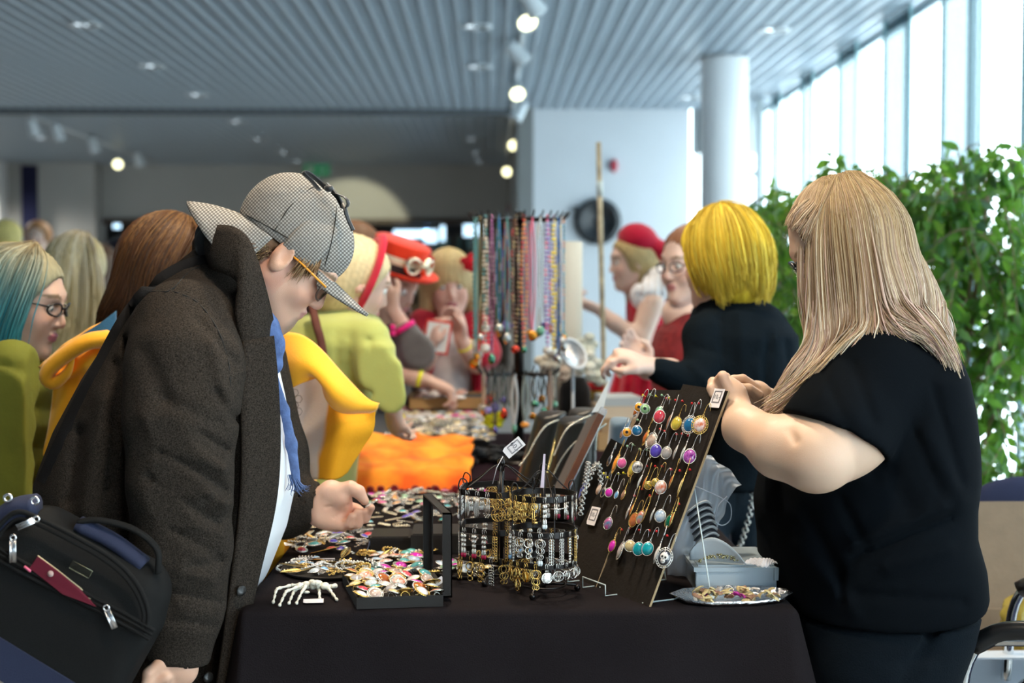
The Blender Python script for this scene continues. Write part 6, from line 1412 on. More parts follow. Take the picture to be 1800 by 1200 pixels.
def peak(front):
    b = MB(); s = 1 if front else -1; Ln = .098 if front else .098
    def fn(u, v):
        a = (u - .5) * (1.56 if front else 2.7); r = v
        am = .79 if front else 1.36; wx = .112 * math.cos(a) + r * Ln * max(0, 1 - abs(a / am) ** (2.6 if front else 5)) ** .5 * (1 - .12 * abs(a)); wy = (.088 if front else .104) * math.sin(a) * (1 + .10 * r) + 0 * r
        dz = -.016 - r * (.014 if front else .050) + (.010 if not front else 0) * math.sin(r * 2.2) - (.02 if front else .030) * (a / 1.05) ** 2 * r
        return ht(s * wx, wy, dz)
    b.grid(fn, 26, 10, thick=.006 if s < 0 else -.006)
    return put('peak', b.mesh('peak', M_chk), hat, world=True)
peak(True); peak(False)
M_rib = mat('black_ribbon', (.006, .006, .008), .5, sheen=.3)
b = MB()
top = ht(.045, -.01, .118)
def rib(b, pts, w=.0055):
    P = crom(pts, 14); Q = [Vector(p) for p in P]
    b.tube(Q, w, 6, flat=.28)
rib(b, [pt(561, 334, 2.53), pt(548, 318, 2.51), pt(533, 304, 2.50), pt(540, 303, 2.51), pt(560, 318, 2.53), pt(572, 330, 2.53)])
rib(b, [pt(572, 328, 2.53), pt(590, 340, 2.52), pt(608, 348, 2.5), pt(612, 360, 2.5), pt(604, 366, 2.51), pt(596, 350, 2.52), pt(585, 338, 2.53)])
rib(b, [pt(600, 352, 2.52), pt(606, 366, 2.50), pt(612, 385, 2.50), pt(621, 405, 2.5)], .004)
rib(b, [pt(575, 322, 2.53), pt(590, 338, 2.52), pt(604, 362, 2.51), pt(608, 378, 2.51)], .005)
b.ball(tuple(pt(578, 331, 2.52)), (.009, .009, .007), 10, 6)
put('ribbon_bow', b.mesh('ribbon_bow', M_rib), hat, world=True)
# coat body
cs = [sec(345, 468, 440, 2.64, .07), sec(318, 470, 475, 2.64, .11), sec(262, 478, 520, 2.64, .165), sec(215, 482, 575, 2.64, .205), sec(160, 484, 660, 2.64, .235), sec(110, 487, 750, 2.64, .24), sec(75, 487, 840, 2.64, .24),
      sec(75, 470, 940, 2.63, .235), sec(90, 447, 1030, 2.63, .23), sec(105, 430, 1120, 2.62, .225), sec(120, 415, 1200, 2.62, .225), sec(130, 405, 1330, 2.62, .22), sec(140, 395, 1480, 2.62, .21)]
coat = secfield(cs)
should = U(*spl([pt(315, 585, 2.44), pt(350, 560, 2.62), pt(370, 590, 2.84)], [.075, .085, .08]), k=.05)
coat = U(coat, (should, .06), k=.06)
coat = pf(coat, [(228, 600, 225, 1150, 9, -.022), (180, 700, 150, 900, 16, .012), (140, 760, 120, 880, 12, -.012), (205, 640, 190, 860, 9, -.010), (430, 600, 426, 1180, 10, .007), (446, 620, 442, 1180, 4, -.008), (250, 530, 235, 590, 8, -.008), (420, 560, 436, 700, 6, -.006)])
# open front: shirt shows between the two coat edges
open_ = cone(pt(505, 620, 2.80), pt(485, 1100, 2.76), .10, .09)
# near sleeve
SY = 2.40
slp = [pt(326, 585, SY + .06), pt(325, 650, SY + .0), pt(318, 740, SY - .03), pt(316, 850, SY - .045), pt(320, 960, SY - .04), pt(318, 1060, SY - .035), pt(312, 1165, SY - .03)]
slv = U(*spl(slp, [.098, .098, .092, .084, .080, .070, .056], ((0, 1, 0), .85)), k=.03)
slv = inter(slv, plane(pt(312, 1163, SY - .03), (-.1, 0, -1)), .004)
slv = sub(slv, cone(pt(316, 1135, SY - .035), pt(310, 1200, SY - .03), .036, .040), .004)
slv = pf(slv, [(300, 770, 395, 825, 9, .012), (285, 795, 392, 858, 8, -.012), (330, 845, 398, 885, 10, .013), (262, 840, 375, 915, 10, -.011), (270, 890, 392, 940, 9, .008), (350, 760, 398, 790, 6, -.010), (330, 1000, 388, 985, 9, -.010), (280, 985, 372, 1020, 10, .008),
    (300, 1040, 382, 1058, 8, -.008), (255, 620, 290, 700, 16, -.008), (372, 600, 402, 720, 10, .007), (345, 560, 415, 640, 8, -.006), (270, 1085, 372, 1098, 7, -.007), (380, 690, 412, 735, 8, -.010), (280, 700, 385, 745, 12, -.007), (300, 930, 380, 975, 7, -.008), (250, 730, 300, 800, 10, .006), (360, 880, 398, 870, 6, -.009), (265, 1000, 300, 1070, 9, -.007)])
# far sleeve reaching over the table
fs = [pt(440, 640, 2.86), pt(490, 770, 2.88), pt(500, 860, 2.86), pt(553, 890, 2.83), pt(563, 884, 2.825)]
fsl = U(*spl([pt(430, 640, 2.88), pt(475, 800, 2.88)], [.09, .075]), *spl([pt(475, 800, 2.88), pt(500, 890, 2.86), pt(548, 884, 2.83)], [.075, .062, .046]), k=.03)
fsl = inter(fsl, plane(pt(556, 884, 2.826), (1, 0, -.22)), .004)
fsl = sub(fsl, cone(pt(530, 884, 2.83), pt(600, 884, 2.82), .033, .036), .004)
fsl = folds(fsl, [(pt(510, 880, 2.8), pt(545, 880, 2.78), .006, -.003), (pt(520, 930, 2.8), pt(545, 915, 2.79), .008, .006)])
lo, hi = (-1.0, 2.28, .30), (-.30, 2.96, 1.42)
coatall = U(sub(coat, open_, .01), (slv, .014), (fsl, .02))
belly = U(*spl([pt(455, 640, 2.66), pt(462, 800, 2.66), pt(452, 930, 2.65), pt(420, 1060, 2.65)], [.07, .075, .078, .07]), k=.05)
co = sdfmesh('coat', [(coatall, lo, (-.28, 2.98, 1.42), .0062)], M_coat, None, 2, man)
# collar
b = MB()
def collar(u, v):
    g = [[(345, 425, 2.72), (350, 470, 2.70)], [(352, 415, 2.62), (372, 470, 2.58)], [(375, 400, 2.52), (385, 475, 2.475)], [(420, 405, 2.47), (425, 500, 2.44)], [(446, 450, 2.46), (418, 560, 2.43)], [(470, 540, 2.47), (432, 640, 2.43)], [(478, 590, 2.50), (440, 700, 2.46)]]
    c0 = crom([pt(*q[0]) for q in g], 40)[int(round(u * 39))]; c1 = crom([pt(*q[1]) for q in g], 40)[int(round(u * 39))]
    p = c0 * (1 - v) + c1 * v; p[1] -= .012 * math.sin(v * 3.1); return p
b.grid(collar, 40, 8, thick=.008)
put('collar', b.mesh('collar', M_coat), co, world=True)
b = MB()
def lapel(u, v):
    L = crom([pt(478, 590, 2.455), pt(486, 680, 2.45), pt(489, 790, 2.45), pt(480, 890, 2.45), pt(452, 1010, 2.44), pt(425, 1130, 2.43), pt(404, 1230, 2.43)], 40)[int(round(u * 39))]
    R_ = crom([pt(425, 600, 2.42), pt(420, 690, 2.405), pt(422, 790, 2.40), pt(418, 890, 2.40), pt(405, 1000, 2.40), pt(390, 1120, 2.40), pt(375, 1230, 2.40)], 40)[int(round(u * 39))]
    p = L * (1 - v) + R_ * v; return p
b.grid(lapel, 40, 6, thick=.009)
put('front_facing', b.mesh('front_facing', M_coat), co, world=True)
for x, y in ((424, 1038), (366, 1190), (421, 650)):
    c = pt(x, y, 2.396 if y > 700 else 2.40); b = MB().lathe([(0.001, -.004), (.010, -.004), (.0125, 0), (.011, .003), (.0, .002)], 20, Matrix.Translation(c) @ Matrix.Rotation(math.radians(90), 4, 'X') @ Matrix.Rotation(math.radians(40), 4, 'Y') @ Matrix.Scale(.8, 4))
    put('button', b.mesh('button', cm('plastic', (.012, .012, .012))), co, world=True)
# seams
b = MB(); Mse = mat('seam_thread', (.006, .005, .005), .8)
def onsurf(pts, off=0): return pts
inn = U(ell(pt(395, 430, 2.60), (.055, .08, .045)), (cone(pt(372, 412, 2.62), pt(440, 440, 2.60), .03, .035), .02), k=.02)
L, H = bx(pt(395, 430, 2.6), m=.13); sdfmesh('inner_collar', [(inn, L, H, .006)], cm('matte', (.006, .006, .007)), None, 2, man)
allc = coatall
Mse = mat('seam_thread', (.004, .004, .004), .9)
def onpath(pts, off, n=40):
    return [hit(allc, p[0], p[1], 2.15, 2.8, off) for p in crom([(x, y, 0) for x, y in pts], n)]
for nm, pts in (('shoulder_seam', [(235, 520), (270, 512), (300, 510), (330, 480), (352, 470), (395, 475), (425, 500)]), ('armhole_seam', [(300, 510), (345, 530), (380, 575), (400, 630), (405, 680)])):
    put(nm, MB().tube(onpath(pts, .001), .0016, 5).mesh(nm, Mse), co, world=True)
sp = onpath([(450, 500), (420, 478), (385, 463), (340, 467), (295, 488), (250, 525), (215, 575), (180, 640), (140, 715), (105, 790), (78, 850)], .004, 60)
b = MB(); V_ = []
for i in range(60):
    a_ = sp[max(0, i - 1)]; c_ = sp[min(59, i + 1)]; d = (c_ - a_).normalized(); w_ = d.cross(Vector((0, 1, 0))).normalized() * .016
    V_ += [sp[i] - w_, sp[i] + w_, sp[i] + w_ + V(0, .004, 0), sp[i] - w_ + V(0, .004, 0)]
b.add(V_, [(i * 4 + j, i * 4 + (j + 1) % 4, i * 4 + 4 + (j + 1) % 4, i * 4 + 4 + j) for i in range(59) for j in range(4)])
strap_me = b.mesh('shoulder_strap', mat('black_webbing', (.010, .009, .009), .8, spec=.15, bump=.3, bscale=700))
# shirt
M_shirt = mat('white_shirt', (.80, .82, .86), .7, bump=.1, bscale=80)
sh = secfield([sec(420, 470, 560, 2.66, .06), sec(400, 480, 620, 2.66, .11), sec(390, 497, 700, 2.66, .14), sec(390, 512, 790, 2.66, .155), sec(380, 515, 860, 2.66, .16), sec(370, 500, 930, 2.66, .16), sec(350, 468, 1010, 2.66, .155), sec(330, 435, 1070, 2.66, .15)])
sh = folds(sh, [(pt(500, 700, 2.55), pt(490, 900, 2.5), .012, -.006), (pt(515, 760, 2.6), pt(500, 950, 2.55), .014, .006), (pt(505, 880, 2.5), pt(470, 940, 2.5), .012, -.006), (pt(512, 930, 2.56), pt(460, 1010, 2.5), .012, .005)])
sdfmesh('shirt', [(sh, (-.55, 2.46, .68), (-.27, 2.86, 1.28), .005)], M_shirt, None, 2, man)
# scarf
M_scarf = mat('blue_scarf', (.075, .13, .30), .9, bump=.4, bscale=240, var=.25, vscale=60)
sc = U(*spl([pt(440, 520, 2.50), pt(468, 575, 2.49), pt(482, 610, 2.50)], [.02, .022, .02]), (U(*spl([pt(462, 585, 2.50), pt(478, 592, 2.49), pt(492, 600, 2.5)], [.014, .016, .008]), k=.01), .008),
       (U(*spl([pt(478, 600, 2.50), pt(478, 640, 2.50), pt(466, 660, 2.51)], [.016, .018, .014]), k=.01), .01), *[(c, .01) for c in spl([pt(440, 520, 2.5), pt(430, 540, 2.62), pt(480, 590, 2.72)], [.02, .02, .02])],
       *[(c, .008) for c in spl([pt(480, 650, 2.60), pt(500, 720, 2.605), pt(512, 780, 2.595), pt(521, 845, 2.58)], [.006, .0085, .0105, .0085], ((0, 1, 0), .8))], k=.012)
sc = folds(sc, [(pt(486, 690, 2.52), pt(512, 800, 2.52), .003, -.004), (pt(498, 690, 2.52), pt(520, 820, 2.53), .003, -.004), (pt(470, 590, 2.48), pt(480, 630, 2.48), .004, -.005)])
q = sdfmesh('scarf', [(sc, bx(pt(430, 500, 2.5), pt(530, 870, 2.74), m=.04)[0], bx(pt(430, 500, 2.5), pt(530, 870, 2.74), m=.04)[1], .0035)], M_scarf, None, 1, man)
gl = [[pt(508 + 3 * k, 835, 2.58), pt(513 + 4 * k, 850, 2.575), pt(514 + 8 * k - 6, 862 - k, 2.57), pt(516 + 9 * k - 6, 864 - 2 * k, 2.57)] for k in range(5)]
strands('fringe', gl, 40, 7, .0009, [(.09, .15, .33)], q, jit=.003, seed=8)
# trousers and shoes
M_den = mat('dark_trousers', (.012, .02, .035), .85, bump=.3, bscale=400)
tr = U(*spl([V(-.60, 2.62, .72), V(-.70, 2.55, .5), V(-.74, 2.53, .10)], [.14, .085, .065]), *spl([V(-.60, 2.66, .72), V(-.64, 2.72, .5), V(-.66, 2.70, .10)], [.14, .085, .065]), k=.04)
tr = U(tr, (secfield([sec(300, 400, 1060, 2.66, .13), sec(280, 432, 1130, 2.65, .13), sec(260, 425, 1250, 2.65, .13)]), .04))
sdfmesh('trousers', [(tr, (-.9, 2.40, .05), (-.35, 2.9, .85), .009)], M_den, None, 2, man)
for y in (2.53, 2.70):
    s_ = U(ell((-.68 + (.06 if y > 2.6 else 0), y, .045), (.15, .05, .045)), ell((-.74 + (.06 if y > 2.6 else 0), y, .07), (.06, .045, .07)), k=.03); s_ = inter(s_, plane((0, 0, .002), (0, 0, -1)), .004)
    sdfmesh('shoe', [(s_, (-.95, y - .08, 0), (-.4, y + .08, .16), .007)], cm('matte', (.02, .018, .016)), None, 2, man)

# ---------------------------------------------------- shoulder bag
BY = 2.17; bs = BY / 2400; o_ = pt(130, 1035, BY); bu = Vector((.873, 0, -.487)); bv_ = Vector((.487, 0, .873))
def bp(u, v, d=0): return o_ + bu * (u * bs) + bv_ * (v * bs) + V(0, d, 0)
BM = Matrix((tuple(bu), (0, 1, 0), tuple(bv_))).transposed().to_4x4(); BM.translation = o_
def rbox(c, h, r):
    c = A(c); h = A(h) - r
    def f(p):
        q = np.abs(p - c) - h; return np.linalg.norm(np.maximum(q, 0), axis=1) + np.minimum(np.max(q, axis=1), 0) - r
    return f
q_ = lambda x: x * bs
fB = U(rbox((q_(-22), .085, q_(-105)), (q_(178), .085, q_(110)), .035), (rbox((q_(-12), .085, q_(15)), (q_(160), .075, q_(66)), .06), .03), k=.03)
bag = thing('shoulder_bag', 'black and navy shoulder bag with silver zip pulls hanging behind the long coat', 'bag', tuple(bp(0, 0)))
Lb, Hb = bx(bp(-220, -230), bp(180, 120), bp(-220, 120), bp(180, -230), bp(0, 0, .18), m=.04)
M_bag = mat('black_canvas', (.010, .010, .010), .85, spec=.15, bump=.5, bscale=900); M_nav = mat('navy_canvas', (.014, .020, .055), .8, bump=.4, bscale=800)
main = sdfmesh('bag_body', [(xf(fB, BM), Lb, Hb, .0055)], M_bag, None, 2, bag)
put('shoulder_strap', strap_me, bag, world=True)
up_ = [(-168, 6), (-166, 40), (-150, 74), (-105, 82), (0, 84), (60, 76), (104, 56), (136, 26), (148, -6)]
put('piping', MB().tube([bp(p[0], p[1], -.004) for p in crom([(a, c, 0) for a, c in up_], 60)], .0042, 8).mesh('piping', M_bag), bag, world=True)
put('piping', MB().tube([bp(p[0] * .94, p[1] * .88, -.0055) for p in crom([(a, c, 0) for a, c in up_], 60)], .0030, 8).mesh('piping', M_bag), bag, world=True)
for v_ in (-4, 4, -14): put('zip_band', MB().tube([bp(u, v_ + 3 * math.sin(u / 60), -.006) for u in range(-200, 161, 12)], .0032, 6).mesh('zip_band', M_bag), bag, world=True)
tag(put('navy_panel', MB().add([bp(-215, -205, -.003), bp(170, -205, -.003), bp(165, -150, -.004), bp(-215, -130, -.004), bp(-215, -205, .02), bp(170, -205, .02), bp(165, -150, .02), bp(-215, -130, .02)], [(0, 1, 2, 3), (7, 6, 5, 4), (0, 4, 5, 1), (3, 2, 6, 7), (1, 5, 6, 2), (0, 3, 7, 4)]).mesh('navy_panel', M_nav, False), bag, world=True), 'navy blue lower panel', None)
tag(put('navy_panel', MB().tube([bp(p[0], p[1], .05) for p in crom([(-185, 15, 0), (-170, 58, 0), (-140, 84, 0)], 12)], .03, 10, flat=.6).mesh('navy_panel', M_nav), bag, world=True), 'navy blue top corner', None)
tag(put('navy_panel', MB().tube([bp(p[0], p[1], .06) for p in crom([(-60, 86, 0), (10, 88, 0), (80, 78, 0)], 12)], .022, 10, flat=.6).mesh('navy_panel', M_nav), bag, world=True), 'navy blue top gusset', None)
put('handle', MB().tube([bp(p[0], p[1], .05) for p in crom([(-60, 92, 0), (-30, 112, 0), (30, 128, 0), (85, 118, 0), (110, 80, 0)], 24)], .010, 10, flat=.5).mesh('handle', M_bag), bag, world=True)
M_zip = mat('zip_silver', (.80, .80, .82), .25, 1)
def pull(px, py, ang, L):
    c = pt(px, py, BY - .012); R_ = Matrix.Translation(c) @ Matrix.Rotation(ang, 4, 'Y')
    b = MB(); b.tube([R_ @ Vector((.0045 * math.cos(a), 0, .0045 * math.sin(a))) for a in np.linspace(0, 6.283, 14, False)], .0016, 6, closed=True); b.box((-.005, -.001, -.005 - L), (.005, .001, -.004), R_)
    b.box((-.005, -.003, -.005 - L), (-.0035, .001, -.004), R_).box((.0035, -.003, -.005 - L), (.005, .001, -.004), R_)
    put('zip_pull', b.mesh('zip_pull', M_zip), bag, world=True)
pull(23, 945, 0, .034); pull(187, 1068, -.40, .030); pull(64, 912, 1.15, .028)
for x, y in ((14, 875), (61, 880)): put('ring_clip', MB().tube([pt(x, y, BY + .03) + V(.006 * math.cos(a), 0, .006 * math.sin(a)) for a in np.linspace(0, 6.283, 14, False)], .0024, 6, closed=True).mesh('ring_clip', M_zip), bag, world=True)
RB = Matrix.Rotation(math.radians(29), 3, 'Y')
pl = put('name_plate', MB().box((-.0175, -.002, -.0065), (.0175, 0, .0065)).mesh('name_plate', cm('metal', (.06, .055, .045)), False), bag); pl.location = pt(143, 1000, BY - .011) - Vector(bag.location); pl.rotation_euler = RB.to_euler()
put('plate_rim', MB().tube([(-.0175, -.003, -.0065), (.0175, -.003, -.0065), (.0175, -.003, .0065), (-.0175, -.003, .0065)], .0006, 4, closed=True).mesh('plate_rim', cm('metal', (.35, .33, .22))), pl)
t = thing('passport', 'maroon booklet with pale page edges sticking out of the shoulder bag zip', 'booklet', tuple(pt(95, 1020, BY - .012)))
Pp = [pt(66, 978, BY - .010), pt(52, 998, BY - .010), pt(110, 1044, BY - .012), pt(168, 1066, BY - .012), pt(140, 1035, BY - .010), pt(100, 1003, BY - .010)]
def slab(name, P, th, m, parent, off=0):
    n = len(P); b = MB(); b.add([p + V(0, off, 0) for p in P] + [p + V(0, off + th, 0) for p in P], [tuple(range(n)), tuple(range(2 * n - 1, n - 1, -1))] + [(i, n + i, n + (i + 1) % n, (i + 1) % n) for i in range(n)]); return put(name, b.mesh(name, m, False), parent, world=True)
slab('cover', Pp, .003, cm('card', (.11, .006, .018)), t)
slab('pages', [pt(66, 976, BY - .007), pt(100, 1001, BY - .007), pt(142, 1034, BY - .007), pt(170, 1065, BY - .007), pt(168, 1066, BY - .007), pt(120, 1022, BY - .007), pt(100, 1010, BY - .007)], .003, cm('card', (.60, .52, .32)), t)
put('emblem', MB().lathe([(0, 0), (.005, 0), (.005, .0006), (0, .0006)], 10, Matrix.Translation(pt(89, 1008, BY - .0135)) @ Matrix.Rotation(math.radians(90), 4, 'X')).mesh('emblem', cm('matte', (.45, .32, .30))), t, world=True)
tag(put('pink_slip', MB().tube([pt(43, 995, BY - .012), pt(54, 1004, BY - .012)], .0022, 5).mesh('pink_slip', cm('card', (.75, .15, .25)))), 'pink slip corner poking out of the shoulder bag zip', 'paper')

t = thing('earring', 'silver chain earring pinched between thumb and finger of the reaching hand', 'earring', tuple(hp(1100, 590, -.02)))
b = MB()
for i in range(7): c_ = hp(1040 + i * 26, 600 - i * 16, -.022); b.tube([c_ + V(.0022 * math.cos(x), .001 * math.sin(x * 2), .0016 * math.sin(x)) for x in np.linspace(0, 6.283, 8, False)], .0007, 4, closed=True)
put('chain', b.mesh('chain', cm('metal', SILVER)), t, world=True); put('bead', MB().ball(tuple(hp(1215, 495, -.022)), .0035, 8, 6).mesh('bead', cm('metal', SILVER)), t, world=True)
# ---------------------------------------------------- the seller in the black T-shirt
SK2 = (.62, .42, .30)
M_tee = mat('black_jersey', (.0030, .0042, .0058), 1.0, spec=.04, bump=.1, bscale=300)
M_jean = mat('black_denim', (.0040, .0065, .0095), .95, spec=.08, bump=.35, bscale=350)
lady = thing('person', 'person with long blond hair and glasses in a black T-shirt behind the table', 'person', (pt(1520, 1150, 2.62).x, 2.62, 0))
WM = head_M(pt(1487, 434, 2.55), 180, 32, 0, 1.0)
wf = head_field(.006)
neck = spl([pt(1492, 460, 2.55), pt(1520, 540, 2.57), pt(1540, 600, 2.6)], [.054, .058, .075])
hn = U(xf(wf, WM), *[(f, .03) for f in neck])
LY = 2.50
def lp(x, y, d=0): return pt(1220 + x / 7.5, 620 + y / 7.5, LY + d)
LW = .0000001 + LY / 2400 / 7.5
arm = U(*spl([pt(1530, 680, 2.46), pt(1478, 750, 2.37), pt(1440, 800, 2.32)], [.074, .080, .062]), k=.05)
fore = U(*spl([pt(1428, 803, 2.315), pt(1372, 786, 2.36), pt(1310, 752, 2.44), lp(560, 760, .0)], [.056, .052, .038, .027]), k=.02)
arm = U(arm, (fore, .022))
arm = folds(arm, [(pt(1385, 752, 2.3), pt(1398, 775, 2.28), .007, -.005)])
r_ = lambda q: q * LW
hand = U(*spl([lp(560, 760, .0), lp(500, 560, .008), lp(420, 420, .012)], [r_(165), r_(175), r_(110)], ((0, 1, 0), .8)), ell(lp(450, 520, .02), (r_(150), .022, r_(170))), k=.015)
chs = [[(450, 500, -.004), (378, 305, -.006), (330, 350, .006), (312, 470, .012)], [(400, 480, .02), (250, 385, .024), (225, 470, .010), (250, 560, .004)],
       [(390, 560, .034), (235, 470, .04), (235, 570, .028), (290, 620, .02)], [(400, 640, .044), (270, 570, .05), (270, 650, .04), (320, 690, .03)], [(520, 600, .035), (470, 420, .05), (420, 320, .052), (350, 300, .044)]]
for i, c in enumerate(chs):
    hand = U(hand, (U(*spl([lp(*q) for q in c], [r_(78), r_(70), r_(62), r_(50)]), k=.003), .005 if i else .004))
arm = U(arm, (hand, .014))
rhand = U(*spl([lp(1350, 1000, .16), lp(1010, 690, .12), lp(830, 560, .10)], [.036, .026, .027], ((0, 1, 0), .8)), ell(lp(800, 540, .10), (r_(160), .02, r_(140))), k=.015)
for c in [[(790, 450, .085), (640, 345, .075), (520, 345, .065), (440, 400, .055)], [(760, 520, .10), (620, 420, .095), (500, 430, .08), (450, 480, .07)], [(760, 580, .11), (640, 520, .11), (560, 560, .095), (560, 610, .085)],
          [(780, 620, .115), (690, 600, .12), (640, 640, .105), (650, 680, .1)], [(840, 560, .07), (720, 470, .055), (610, 455, .05), (540, 440, .048)]]:
    rhand = U(rhand, (U(*spl([lp(*q) for q in c], [r_(80), r_(68), r_(58), r_(46)]), k=.003), .005))
cw0 = skincol(WM, SK2, (.55, .25, .24), (.26, .17, .10), None, .25)
def ladycol(v):
    c = cw0(v); hx = np.array(lp(380, 330)); w = np.exp(-(np.linalg.norm(v - hx, axis=1) / .03) ** 2) * .4; return c * (1 - w[:, None]) + c * np.array([1.0, .76, .7]) * w[:, None]
ts = [sec(1490, 1640, 580, 2.60, .10), sec(1455, 1662, 612, 2.60, .19), sec(1418, 1680, 660, 2.60, .235), sec(1392, 1692, 720, 2.60, .245), sec(1365, 1699, 780, 2.60, .25), sec(1342, 1702, 835, 2.60, .25), sec(1332, 1696, 880, 2.60, .25),
      sec(1336, 1696, 930, 2.60, .25), sec(1340, 1712, 985, 2.60, .25), sec(1344, 1716, 1030, 2.60, .25), sec(1354, 1704, 1070, 2.60, .25), sec(1366, 1682, 1096, 2.60, .245)]
inner = U(*spl([V(.74, 2.6, 1.1), V(.74, 2.6, .8)], [.14, .15]), *spl([V(.72, 2.52, .7), V(.74, 2.52, .08)], [.11, .05]), *spl([V(.72, 2.68, .7), V(.74, 2.68, .08)], [.11, .05]), k=.05)
a_, b_ = bx(pt(1280, 700, 2.3), lp(200, 200), pt(1560, 600, 2.46), pt(1440, 830, 2.32), lp(1350, 1000, .16), m=.085)
c_, d_ = bx(WM @ Vector((.13, .1, .14)), WM @ Vector((-.12, -.1, -.15)), pt(1560, 600, 2.6), m=.06)
wbody = sdfmesh('body', [(hn, c_, d_, .0035), (U(arm, rhand, k=.002), a_, b_, .0027), (inner, (.5, 2.3, .02), (1, 2.9, 1.3), .014)], M_skin, ladycol, 2, lady)
eyes(wbody, WM)
tee = secfield(ts)
slf = U(*spl([pt(1560, 665, 2.51), pt(1530, 675, 2.445), pt(1463, 775, 2.35)], [.086, .097, .100]), k=.04)
slf = inter(slf, plane(pt(1467, 768, 2.36), (-.42, -.15, -.86)), .004)
slf = pf(slf, [(1418, 722, 1545, 792, 3, -.0022), (1440, 640, 1500, 770, 8, -.004), (1500, 640, 1535, 740, 9, -.005), (1470, 640, 1440, 700, 8, .004)])
slf = sub(slf, cone(pt(1478, 752, 2.37), pt(1440, 830, 2.32), .078, .088), .003)
tee = U(tee, (U(*spl([pt(1545, 650, 2.45), pt(1572, 632, 2.60), pt(1545, 650, 2.76)], [.07, .08, .07]), k=.04), .05), k=.05)
tee = pf(tee, [(1500, 978, 1670, 908, 8, -.008), (1500, 955, 1660, 892, 14, .008), (1474, 1000, 1480, 1062, 5, -.008), (1420, 900, 1472, 1005, 12, -.007), (1560, 820, 1600, 900, 18, -.006), (1630, 760, 1690, 880, 16, .006), (1560, 1000, 1665, 965, 14, .007), (1535, 830, 1562, 720, 14, -.008), (1640, 680, 1690, 850, 8, -.005),
    (1505, 1045, 1690, 1058, 10, -.005), (1600, 740, 1650, 860, 7, -.004), (1400, 960, 1500, 1075, 14, .006), (1345, 930, 1400, 1070, 12, -.006), (1480, 880, 1520, 960, 9, -.006)])
tee = U(tee, (slf, .012))
tee = inter(tee, plane(pt(1530, 1098, 2.4), (-.0, .1, -1)), .004)
sdfmesh('t_shirt', [(tee, (.42, 2.20, .60), (1.02, 2.92, 1.37), .0058)], M_tee, None, 2, lady)
js = [sec(1350, 1705, 1060, 2.60, .235), sec(1368, 1692, 1110, 2.60, .235), sec(1380, 1672, 1160, 2.60, .23), sec(1388, 1655, 1215, 2.6, .22), sec(1395, 1640, 1290, 2.6, .20)]
jn = U(secfield(js), *[(f, .05) for f in spl([V(.69, 2.5, .62), V(.73, 2.50, .35), V(.75, 2.5, .08)], [.12, .09, .07])], *[(f, .05) for f in spl([V(.69, 2.70, .62), V(.73, 2.70, .35), V(.75, 2.7, .08)], [.12, .09, .07])], k=.04)
jn = folds(jn, [(pt(1660, 1060, 2.4), pt(1590, 1200, 2.36), .012, -.012), (pt(1550, 1170, 2.36), pt(1650, 1150, 2.38), .01, -.006), (pt(1545, 1100, 2.36), pt(1545, 1150, 2.36), .003, -.003), (pt(1545, 1150, 2.36), pt(1608, 1172, 2.36), .003, -.003), (pt(1608, 1172, 2.36), pt(1650, 1120, 2.37), .003, -.003), (pt(1450, 1150, 2.36), pt(1540, 1190, 2.36), .01, -.005)])
sdfmesh('jeans', [(jn, (.42, 2.28, .04), (1.02, 2.92, .86), .008)], M_jean, None, 2, lady)
for y in (2.5, 2.70):
    s_ = inter(U(ell((.70, y, .045), (.14, .045, .045)), ell((.76, y, .06), (.06, .042, .06)), k=.03), plane((0, 0, .002), (0, 0, -1)), .004)
    sdfmesh('shoe', [(s_, (.5, y - .08, 0), (.95, y + .08, .16), .007)], cm('matte', (.02, .02, .022)), None, 2, lady)
# hair: a solid mass under long locks
wh = lambda *p: WM @ Vector(p)
HB = [(.40, .27, .10), (.55, .42, .26), (.60, .46, .36), (.66, .54, .38)]
cap = U(ell((-.018, 0, .036), (.104, .086, .095)), k=.02)
cap = sub(cap, ell((.155, 0, -.055), (.100, .2, .108)), .012)
capw = xf(cap, WM)
mass = U(capw, *[(f, .05) for f in spl([pt(1500, 420, 2.475), pt(1485, 540, 2.465), pt(1470, 600, 2.45), pt(1415, 668, 2.425), pt(1362, 706, 2.415)], [.04, .036, .022, .012, .005], ((0, 1, 0), .6))],
    *[(f, .05) for f in spl([pt(1540, 430, 2.50), pt(1560, 520, 2.48), pt(1560, 560, 2.46)], [.05, .045, .022], ((0, 1, 0), .7))],
    *[(f, .05) for f in spl([pt(1550, 430, 2.56), pt(1590, 520, 2.56), pt(1640, 580, 2.54), pt(1665, 625, 2.50)], [.05, .045, .024, .006], ((0, 1, 0), .9))],
    *[(f, .04) for f in spl([pt(1530, 430, 2.62), pt(1520, 560, 2.64), pt(1500, 620, 2.66)], [.05, .04, .03])], k=.05)
L_, H_ = bx(pt(1360, 330, 2.4), pt(1690, 700, 2.7), m=.07)
def hcol(v):
    w = np.sin(v[:, 0] * 300 + np.sin(v[:, 2] * 30) * 2) * .5 + np.sin(v[:, 0] * 610 + v[:, 1] * 300) * .5
    t = np.clip((1.5 - v[:, 2]) / .4, 0, 1); c = np.array(HB); x = np.linspace(0, 1, 4)
    return np.stack([np.interp(t, x, c[:, q]) for q in range(3)], 1) * (.55 + .12 * w)[:, None]
hairo = sdfmesh('hair', [(mass, L_, H_, .005)], M_hair, hcol, 2, lady)
G = [[(1446, 350, 2.535), (1416, 366, 2.505), (1398, 384, 2.495), (1392, 398, 2.495)],
     ]
